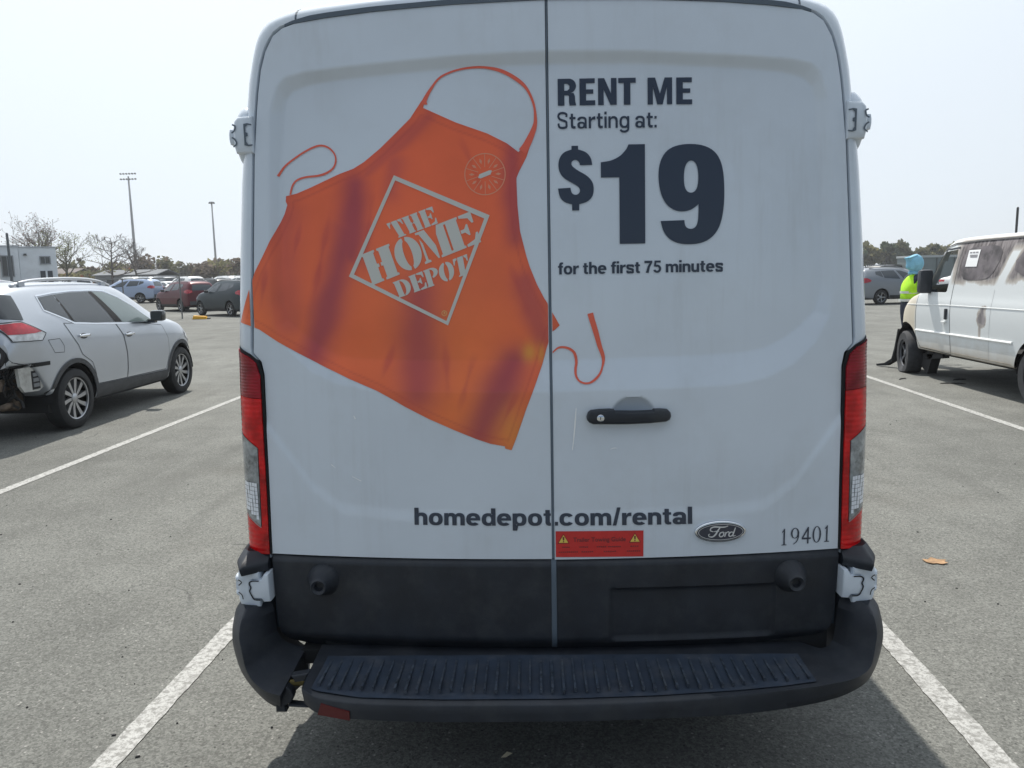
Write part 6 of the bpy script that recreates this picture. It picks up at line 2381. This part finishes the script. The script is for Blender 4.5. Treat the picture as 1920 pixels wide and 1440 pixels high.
# ================================================================== beyond the lot
# ---- white office building
M_STUC = mat("pale_stucco", (.74, .78, .82), rough=.85, var=.05, vscale=1.5, dirt=((.45, .47, .48), .3, 1))
OFF = thing("office_building", "low white office building with dark windows, an awning and a porch post", "building", (-45.9, 60.8, 0), R(37))
OFF.scale = (1.03, 1, 1.0)
g0 = -gz(62)
wx0, wx1, wh = -8.0, 4.22, 4.82
obj("wall", join(box(((wx0 + 1.6) / 2, 5, wh / 2), (1.6 - wx0, 10, wh)), box(((1.62 + wx1) / 2, 5.2, wh / 2 - .03), (wx1 - 1.62, 10, wh - .06))), M_STUC, OFF)
obj("parapet", join(box(((wx0 + 1.6) / 2, 4.98, wh + .06), (1.72 - wx0, 10.1, .12)), box(((1.72 + wx1) / 2, 5.18, wh), (wx1 - 1.72 + .08, 10.1, .10))), mat("parapet_grey", (.45, .48, .52), rough=.7), OFF)


def far_window(parent, x0, x1, z0, z1, y, bars=1):
    f = obj("window", join(box(((x0 + x1) / 2, y - .03, z0 - .03), (x1 - x0 + .16, .12, .08)), box(((x0 + x1) / 2, y - .03, z1 + .03), (x1 - x0 + .16, .10, .08)), box((x0 - .04, y - .03, (z0 + z1) / 2), (.08, .10, z1 - z0)), box((x1 + .04, y - .03, (z0 + z1) / 2), (.08, .10, z1 - z0))), mat("window_frame_grey", (.25, .27, .30), rough=.5), parent)
    obj("pane", box(((x0 + x1) / 2, y - .02, (z0 + z1) / 2), (x1 - x0, .03, z1 - z0)), M_FARGLASS, f)
    for k in range(bars):
        obj("glazing_bar", box((x0 + (x1 - x0) * (k + 1) / (bars + 1), y - .045, (z0 + z1) / 2), (.05, .04, z1 - z0)), mat("window_frame_grey", (.25, .27, .30)), f)


far_window(OFF, .45, 1.15, 2.45, 4.05, 0)
far_window(OFF, 3.10, 3.72, 3.45, 4.0, .2)
far_window(OFF, -5.5, -4.0, 2.0, 3.6, 0, 2)
dd = obj("door", box((3.42, .17, 1.42), (.86, .08, 2.84)), mat("door_dark", (.03, .04, .055), rough=.4), OFF)
obj("door_rail", box((3.42, .12, 1.42), (.14, .06, 2.84)), M_STUC, dd)
obj("wall_lamp", join(box((2.05, .10, 4.22), (.20, .16, .10)), box((2.05, .06, 4.14), (.26, .20, .05))), mat("lamp_dark", (.06, .065, .07)), OFF)
obj("awning", join(box((-1.0, -.9, 4.05), (2.7, 1.8, .10), Matrix.Rotation(R(14), 3, 'X')), box((-1.0, -1.78, 3.75), (2.7, .06, .32))), mat("awning_maroon", (.085, .060, .065), rough=.8), OFF)
obj("porch_post", box((.12, -1.6, 1.8), (.32, .30, 3.6)), mat("post_white", (.72, .73, .74)), OFF)
obj("porch_door", box((-.6, -.04, 1.6), (.9, .06, 2.6)), mat("door_dark", (.03, .04, .055)), OFF)

# ---- low sheds and roofs behind the lot
def shed(name, label, x, y, w, d, h, rise, wallc, roofc):
    t = thing(name, label, "building", (x, y, gz(y)), R(8))
    obj("wall", box((0, d / 2, h / 2), (w, d, h)), mat(name + "_wall_" + str(abs(int(x))), wallc, rough=.9, var=.1, vscale=.8), t)
    o = .35
    V = [(-w / 2 - o, -o, h), (w / 2 + o, -o, h), (w / 2 + o, d / 2, h + rise), (-w / 2 - o, d / 2, h + rise), (-w / 2 - o, d + o, h), (w / 2 + o, d + o, h)]
    V += [(a, b, c + .12) for a, b, c in V]
    obj("roof", (V, [(0, 1, 2, 3), (3, 2, 5, 4), (6, 9, 8, 7), (9, 10, 11, 8), (0, 6, 7, 1), (4, 5, 11, 10), (0, 3, 9, 6), (3, 4, 10, 9), (1, 7, 8, 2), (2, 8, 11, 5)]), mat(name + "_roof_" + str(abs(int(x))), roofc, rough=.8, var=.12, vscale=1.2), t)
    for k in (-1, 1):
        obj("window", box((k * w * .25, -.02, h * .55), (w * .12, .06, h * .35)), M_FARGLASS, t)
    obj("door", box((0, -.02, h * .4), (w * .08, .06, h * .8)), mat("door_dark", (.03, .04, .055)), t)
    return t


shed("shed", "low grey roofed shed behind the silver and white car roofs, under a bare tree", -60.0, 104, 8, 9, 1.5, .75, (.28, .29, .31), (.115, .125, .14))
shed("house", "brick walled house with a brown roof beside the white office building", -79, 117, 5, 8, 1.7, .9, (.28, .12, .075), (.12, .10, .095))
TRL = thing("box_trailer", "grey box trailer parked beyond the yellow vested worker", "trailer", (26.6, 52, gz(52)), 0)
obj("box", box((0, 1.2, 1.32), (7.4, 2.4, 1.75)), mat("trailer_grey", (.20, .235, .24), rough=.6, var=.1, vscale=1), TRL)
obj("top_rail", box((0, 1.2, 2.26), (7.5, 2.5, .14)), mat("trailer_rail", (.42, .45, .46), rough=.5), TRL)
for k in range(7):
    obj("rib", box((-3.3 + k * 1.1, -.03, 1.32), (.07, .05, 1.7)), mat("trailer_rib", (.13, .15, .155), rough=.6), TRL)
for x in (-2.6, -1.8, 2.4):
    for s, y in ((-1, .1), (1, 2.3)):
        w = add_wheel(TRL, 0, 0, 0, FARW, 1)
        w.location = (x, y, .345)
        w.rotation_euler = (0, 0, s * math.pi / 2)
obj("chassis", box((0, 1.2, .42), (7.2, 1.6, .12)), M_DARK, TRL)

# ---- floodlight masts and poles
M_MAST = mat("galvanised_mast", (.34, .345, .36), rough=.5, metal=.3)
M_LAMPH = mat("floodlight_grey", (.10, .11, .12), rough=.5)
MA = thing("floodlight_mast", "tall floodlight mast carrying two rows of lamps, above the car lot", "light mast", (-106.5, 190, 1.1), 0)
obj("mast", tube([(0, 0, 0), (0, 0, 9), (0, 0, 18), (0, 0, 26.8)], [.42, .36, .28, .20], 10), M_MAST, MA, smooth=True)
for z, n in ((26.0, 6), (27.3, 6)):
    b = obj("crossbar", box((0, 0, z), (4.1, .05, .06)), M_MAST, MA)
    for k in range(n):
        obj("floodlight", join(lathe([(-.34, .08), (-.22, .16), (.14, .24), (.16, .20)], 10, 'y', (-1.85 + k * .74, -.24, z + .10)), box((-1.85 + k * .74, .0, z + .02), (.06, .12, .24))), M_LAMPH, b)
MB_ = thing("light_mast", "slim light mast with a round cluster of lamps, nearer the cargo van", "light mast", (-90.3, 200, 1.1), 0)
obj("mast", tube([(0, 0, 0), (0, 0, 10), (0, 0, 20.9)], [.34, .26, .17], 10), M_MAST, MB_, smooth=True)
hb = obj("lamp_ring", lathe([(20.95, .25), (21.0, .5), (21.12, .5), (21.16, .2)], 14, 'z'), M_MAST, MB_)
for k in range(6):
    a = 2 * math.pi * k / 6
    obj("lamp", lathe([(20.55, .26), (20.75, .24), (20.95, .10)], 10, 'z', (.60 * math.cos(a), .60 * math.sin(a), .1)), M_LAMPH, hb)
for x, y, h, lab, arm in ((-73, 140, 5.0, "utility pole with a crossarm standing before the trees near the slim light mast", True), (-89.1, 140, 4.9, "short dark utility pole between the bare trees", True)):
    t = thing("utility_pole", lab, "pole", (x, y, gz(y)), 0)
    obj("pole", tube([(0, 0, 0), (0, 0, h)], [.20, .15], 8), mat("dark_timber", (.07, .065, .06), rough=.9), t)
    obj("crossarm", box((0, 0, h - .45), (1.5, .12, .14)), mat("dark_timber", (.07, .065, .06)), t)
t = thing("steel_pole", "dark steel pole standing in front of the white office building", "pole", (-42.6, 58.0, gz(58)), 0)
obj("pole", tube([(0, 0, 0), (0, 0, 5.35)], [.11, .09], 8), mat("pole_slate", (.07, .085, .10), rough=.6), t)
obj("cap", lathe([(5.33, .10), (5.42, .06), (5.44, .01)], 8, 'z'), mat("pole_slate", (.07, .085, .10)), t)
t = thing("steel_pole", "dark pole rising behind the roof of the burnt van", "pole", (33.7, 60, gz(60)), 0)
obj("pole", tube([(0, 0, 0), (0, 0, 5.6)], .085, 8), mat("pole_black", (.03, .033, .036), rough=.6), t)
obj("cap", lathe([(5.58, .09), (5.66, .05), (5.68, .01)], 8, 'z'), mat("pole_black", (.03, .033, .036)), t)
t = thing("steel_post", "dark post standing close behind the light blue hooded worker's head", "post", (20.0, 45, 0), 0)
obj("post", tube([(0, 0, 0), (0, 0, 2.45)], .09, 8), mat("pole_slate", (.07, .085, .10)), t)
obj("cap", lathe([(2.44, .10), (2.50, .05), (2.52, .01)], 8, 'z'), mat("pole_slate", (.07, .085, .10)), t)

# ---- wire fence with its end post
FN = thing("wire_fence", "thin wire fence with grey posts in front of the parked car rows", "fence", (0, 0, 0), 0)
M_FPOST = mat("fence_post_grey", (.16, .165, .165), rough=.6)
fp = [(-17.55, 34.9), (-21.1, 36.3), (-24.7, 37.7), (-28.3, 39.1), (-31.9, 40.5), (-35.5, 41.9)]
for x, y in fp:
    obj("post", tube([(x, y, 0), (x, y, 1.93)], .032, 8), M_FPOST, FN)
obj("top_rail", tube([(fp[0][0], fp[0][1], 1.89), (fp[-1][0], fp[-1][1], 1.89)], .026, 6), M_FPOST, FN)
for z in (.5, 1.0, 1.45):
    obj("wire", tube([(fp[0][0], fp[0][1], z), (fp[-1][0], fp[-1][1], z)], .0035, 4), M_FPOST, FN)
WC = thing("wheel_chock", "small yellow wheel stop lying on the asphalt beside the fence's end post", "wheel stop", (-16.35, 34.2, 0), R(12))
obj("block", join(slab([(-.34, 0), (.30, 0), (.26, .13), (-.28, .17)], -.12, .12, .02)), mat("safety_yellow", (.78, .40, .02), rough=.6, var=.15, vscale=9), WC)
obj("foot", box((.34, 0, .03), (.16, .18, .05)), mat("chock_dark", (.05, .045, .03)), WC)

# ---- bare trees
def bare_tree(name, label, x, y, h, spread, seed, limbs=14, fork=3, twig=(.115, .10, .095), leaf=None, start=.35, leader=True, up=.35):
    """a tapering trunk with limbs leaving it all the way up, each forking into fine twigs"""
    rnd = random.Random(seed)
    t = thing(name, label, "tree", (x, y, gz(y)), 0)
    crown, leaves = [], []

    def wander(p, d, ln, r0, r1, n, bend=.16, lift=.04):
        pts, rad = [p], [r0]
        for i in range(n):
            d = (d + Vector((rnd.gauss(0, bend), rnd.gauss(0, bend), rnd.gauss(lift, bend * .6)))).normalized()
            p = p + d * (ln / n)
            pts.append(p)
            rad.append(r0 + (r1 - r0) * (i + 1) / n)
        return pts, rad, d

    def bud(c):
        if leaf:
            for _ in range(leaf[1]):
                q = c + Vector((rnd.gauss(0, .18), rnd.gauss(0, .18), rnd.gauss(0, .18)))
                a = Vector((rnd.gauss(0, 1), rnd.gauss(0, 1), rnd.gauss(0, 1))).normalized() * leaf[2]
                b = a.orthogonal().normalized() * leaf[2] * .6
                leaves.append(([tuple(q - a), tuple(q + b), tuple(q + a), tuple(q - b)], [(0, 1, 2, 3)]))

    def limb(p, d, ln, r, lev):
        pts, rad, dd = wander(p, d, ln, r, r * .35, 5)
        crown.append(tube(pts, [max(.013, q) for q in rad], 5 if lev == 0 else 3, False))
        if lev >= fork:
            bud(pts[-1])
            return
        for i in range(rnd.choice((3, 4)) if lev == 0 else rnd.choice((2, 3))):
            j = rnd.randint(2, 5)
            ax = Vector((rnd.gauss(0, 1), rnd.gauss(0, 1), rnd.gauss(0, .7))).normalized()
            nd = (dd + ax * rnd.uniform(.55, .95)).normalized()
            limb(pts[j], nd, ln * rnd.uniform(.42, .68), rad[j] * .72, lev + 1)
    tp, tr, _ = wander(Vector((0, 0, 0)), Vector((0, 0, 1)), h * (.93 if leader else .62), h * .026, h * (.004 if leader else .012), 9, .05, .0)
    for i in range(limbs):
        f = start + (1 - start) * (i + rnd.uniform(0, .8)) / limbs
        k = f * 9
        j = min(8, int(k))
        p = tp[j].lerp(tp[j + 1], k - j)
        a = i * 2.4 + rnd.uniform(-.4, .4)
        el = up + (.55 * f if not leader else .25 * f) + rnd.uniform(-.15, .2)
        d = Vector((math.cos(a) * math.cos(el), math.sin(a) * math.cos(el), math.sin(el)))
        ln = spread * h * (1.0 - (.72 if leader else .25) * (f - start) / (1 - start)) * rnd.uniform(.75, 1.1)
        limb(p, d, ln, tr[j] * .5 + .02, 0)
    mt = mat("bark_" + name, twig, rough=.9, var=.2, vscale=3)
    obj("trunk", tube(tp, tr, 8), mt, t, smooth=True)
    obj("crown", join(*crown), mt, t)
    if leaves:
        obj("leaves", join(*leaves), leaf[0], t)
    return t


M_BUD = leafy("reddish_buds", (.20, .15, .13))
M_YLEAF = leafy("young_leaf", (.16, .18, .07))
bare_tree("bare_tree", "broad bare tree rising behind the white office building", -66.5, 95, 8.4, .47, 3, 28, 3, (.10, .085, .08), (M_BUD, 1, .10), .42, False, .25)
bare_tree("budding_tree", "bare tree coming into green leaf close beside the white office building", -52.4, 80, 6.3, .42, 11, 12, 3, (.085, .08, .055), (M_YLEAF, 2, .085), .45, False, .30)
bare_tree("bare_tree", "leafless tree with a straight dark trunk standing before the low grey shed", -50.6, 85, 6.2, .50, 21, 18, 3, (.085, .075, .07), None, .28, True, .12)
bare_tree("bare_tree", "bare tree standing directly behind the tall floodlight mast's foot", -55.9, 100, 6.3, .42, 33, 15, 3, (.10, .085, .08), None, .3, True, .2)
bare_tree("bare_tree", "thin bare tree far back between the leafless tree and the budding one", -62.5, 112, 5.8, .46, 41, 13, 3, (.15, .135, .13), None, .3, True, .3)


# ---- thickets and far woods
def thicket(name, x0, y0, x1, y1, hf, n, cols, seed, kind="stuff", size=(.35, .8), depth=10, base=None):
    r = np.random.default_rng(seed)
    V, Fc, mi = [], [], []
    L = math.hypot(x1 - x0, y1 - y0)
    ntree = max(3, int(L / 3.2))
    for k in range(ntree):
        f = (k + r.uniform(-.4, .4)) / max(1, ntree - 1)
        cx, cy = x0 + (x1 - x0) * f, y0 + (y1 - y0) * f + r.uniform(0, depth)
        h = hf(f) * r.uniform(.72, 1.08)
        g = gz(cy)
        tone = r.integers(0, len(cols))
        w = r.uniform(1.6, 2.9)
        lobes = [(cx + r.normal(0, w * .5), cy + r.normal(0, w * .5), g + h * r.uniform(.35, .82), w * r.uniform(.45, .8), h * r.uniform(.16, .30)) for _ in range(7)]
        for _ in range(n):
            lx, ly, lz, lw, lh = lobes[r.integers(0, 7)]
            a, b = r.uniform(0, 2 * math.pi), np.arccos(r.uniform(-1, 1))
            q = r.uniform(.5, 1.05)
            c = np.array([lx + lw * q * np.sin(b) * np.cos(a), ly + lw * q * np.sin(b) * np.sin(a), max(g + .2, lz + lh * q * np.cos(b))])
            u = r.normal(0, 1, 3)
            u /= np.linalg.norm(u)
            v = np.cross(u, r.normal(0, 1, 3))
            v /= np.linalg.norm(v)
            s = r.uniform(*size)
            i = len(V)
            V += [tuple(c - u * s), tuple(c + v * s * .7), tuple(c + u * s), tuple(c - v * s * .7)]
            Fc.append((i, i + 1, i + 2, i + 3))
            mi.append(tone if r.uniform() < .8 else r.integers(0, len(cols)))
        for _ in range(3):
            tx = cx + r.normal(0, .7)
            tv_, tf_ = tube([(tx, cy, g), (tx + r.normal(0, .3), cy, g + h * .8)], [.14, .05], 4, False)
            i = len(V)
            V += tv_
            Fc += [tuple(j + i for j in q) for q in tf_]
            mi += [len(cols)] * len(tf_)
    me = mesh_of(V, Fc, None, name=name)
    for c in cols:
        me.materials.append(c)
    me.materials.append(mat("far_bark", (.11, .095, .085), rough=.9))
    me.polygons.foreach_set("material_index", np.array(mi, np.int32))
    o = link(name, me)
    o["kind"] = kind
    return o


W1, W2, W3, W4 = leafy("wood_olive", (.135, .135, .075)), leafy("wood_brown", (.155, .125, .10)), leafy("wood_yellowgreen", (.21, .195, .085)), leafy("wood_dark", (.065, .095, .055))
thicket("woods", -104, 172, -62, 150, lambda f: 3.4 + 1.6 * f + 1.2 * math.sin(f * 7) ** 2, 420, (W1, W2, W3, W2), 5)
thicket("woods", -96, 126, -50, 122, lambda f: 3.6 + 1.0 * math.sin(f * 13) ** 2, 300, (W2, W1, W2, W3), 15, size=(.2, .5), depth=6)
thicket("woods", -128, 176, -100, 168, lambda f: 3.6, 300, (W2, W1, W2), 6)
thicket("woods", 50, 170, 118, 170, lambda f: 5.3 + .9 * math.sin(f * 11 + 2) ** 2, 620, (W4, W4, W1, W3), 8, depth=4)
thicket("woods", 50, 178, 118, 178, lambda f: 5.2, 500, (W4, W1, W4), 18, depth=4)
thicket("woods", -62, 165, 48, 176, lambda f: 5.2, 330, (W1, W4, W2), 9, depth=6)
thicket("shrubbery", -71.5, 108, -63.0, 106, lambda f: 3.0 + .4 * math.sin(f * 9), 260, (W3, W1, leafy("russet_shrub", (.26, .10, .05))), 12, size=(.15, .35), depth=3)

# ---- litter and painted sun flecks on the asphalt
lf = obj("fallen_leaf", ([(-.075, -.01, .006), (-.045, -.05, .008), (-.01, -.038, .006), (.02, -.06, .007), (.075, -.03, .009), (.06, .0, .006), (.085, .03, .010), (.03, .05, .006), (.0, .085, .009), (-.04, .045, .006), (-.08, .05, .008)], [tuple(range(11))]), mat("faded_orange", (.30, .185, .10), rough=.9, var=.35, vscale=30))
lf.location = (2.17, 4.43, 0)
lf.scale = (.8, .75, 1)
tag(lf, "faded orange scrap lying flat on the bare asphalt", "scrap")
M_CHIP = mat("dark_chip", (.02, .02, .02), rough=.8)
V, Fc = [], []
for k in range(150):
    y = random.uniform(2.35, 9)
    x = random.uniform(-.62, .62) * y * 1.3
    s = random.uniform(.003, .010)
    v, f = box((x, y, s * .3), (s * random.uniform(.6, 2), s, s * .7), Matrix.Rotation(random.uniform(0, 3), 3, 'Z'), .6)
    n = len(V)
    V += v
    Fc += [tuple(i + n for i in q) for q in f]
o = obj("pebbles", (V, Fc), M_CHIP)
o["kind"] = "stuff"
M_FLECK = mat("pale_sun_fleck", (.62, .56, .40), rough=.7)  # pale flakes painted in for sunlit patches reaching under the van
for px, py, a, lab in ((-.205, 2.52, .3, "smaller sunlit patch, made as a pale flake, in the cargo van's shadow"), (.335, 2.36, 1.4, "larger sunlit patch, made as a pale flake, in the cargo van's shadow")):
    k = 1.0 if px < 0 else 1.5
    o = obj("sun_fleck", ([(-.022 * k, 0, .004), (-.006 * k, -.012 * k, .010), (.020 * k, -.004 * k, .016), (.026 * k, .010 * k, .006), (.004 * k, .014 * k, .014)], [(0, 1, 4), (1, 2, 4), (2, 3, 4)]), M_FLECK)
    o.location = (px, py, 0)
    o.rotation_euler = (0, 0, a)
    tag(o, lab, "leaf", "painted sun flecks in the van's shadow")
# strips of debris by the flat tyre
for k, (x, y, l, a, lab) in enumerate(((5.28, 12.1, .20, .5, "short curled black tyre shred lying nearest the flat wheel"), (5.75, 11.55, .34, -.3, "longest thin black tyre shred, lying out towards the parking line"), (6.05, 11.95, .22, .1, "thin black tyre shred at the edge of the burnt van's shadow"))):
    pts = [(-l / 2, 0, .006), (-l * .2, .02 + .01 * k, .010), (l * .15, .005, .014), (l / 2, .035, .008)]
    o = obj("tyre_strip", tube(smooth_line(pts, 4), np.interp(range(13), [0, 3, 9, 12], [.004, .011, .009, .003]), 5), M_TYRE)
    o.location = (x, y, 0)
    o.rotation_euler = (0, 0, a)
    tag(o, lab, "tyre scrap", "shreds of tyre on the asphalt")

# ---- spring haze over the lot
HZ = obj("haze", box((0, 600, 15.5), (1900, 1900, 33)), None)
HZ.data.materials.clear()
hm = bpy.data.materials.new("haze")
hm.use_nodes = True
hm.node_tree.nodes.clear()
ho = hm.node_tree.nodes.new("ShaderNodeOutputMaterial")
hv_ = hm.node_tree.nodes.new("ShaderNodeVolumePrincipled")
hv_.inputs["Color"].default_value = (.93, .96, 1, 1)
hv_.inputs["Density"].default_value = .0006
hv_.inputs["Anisotropy"].default_value = .35
hm.node_tree.links.new(hv_.outputs[0], ho.inputs["Volume"])
HZ.data.materials.append(hm)
HZ["kind"] = "stuff"
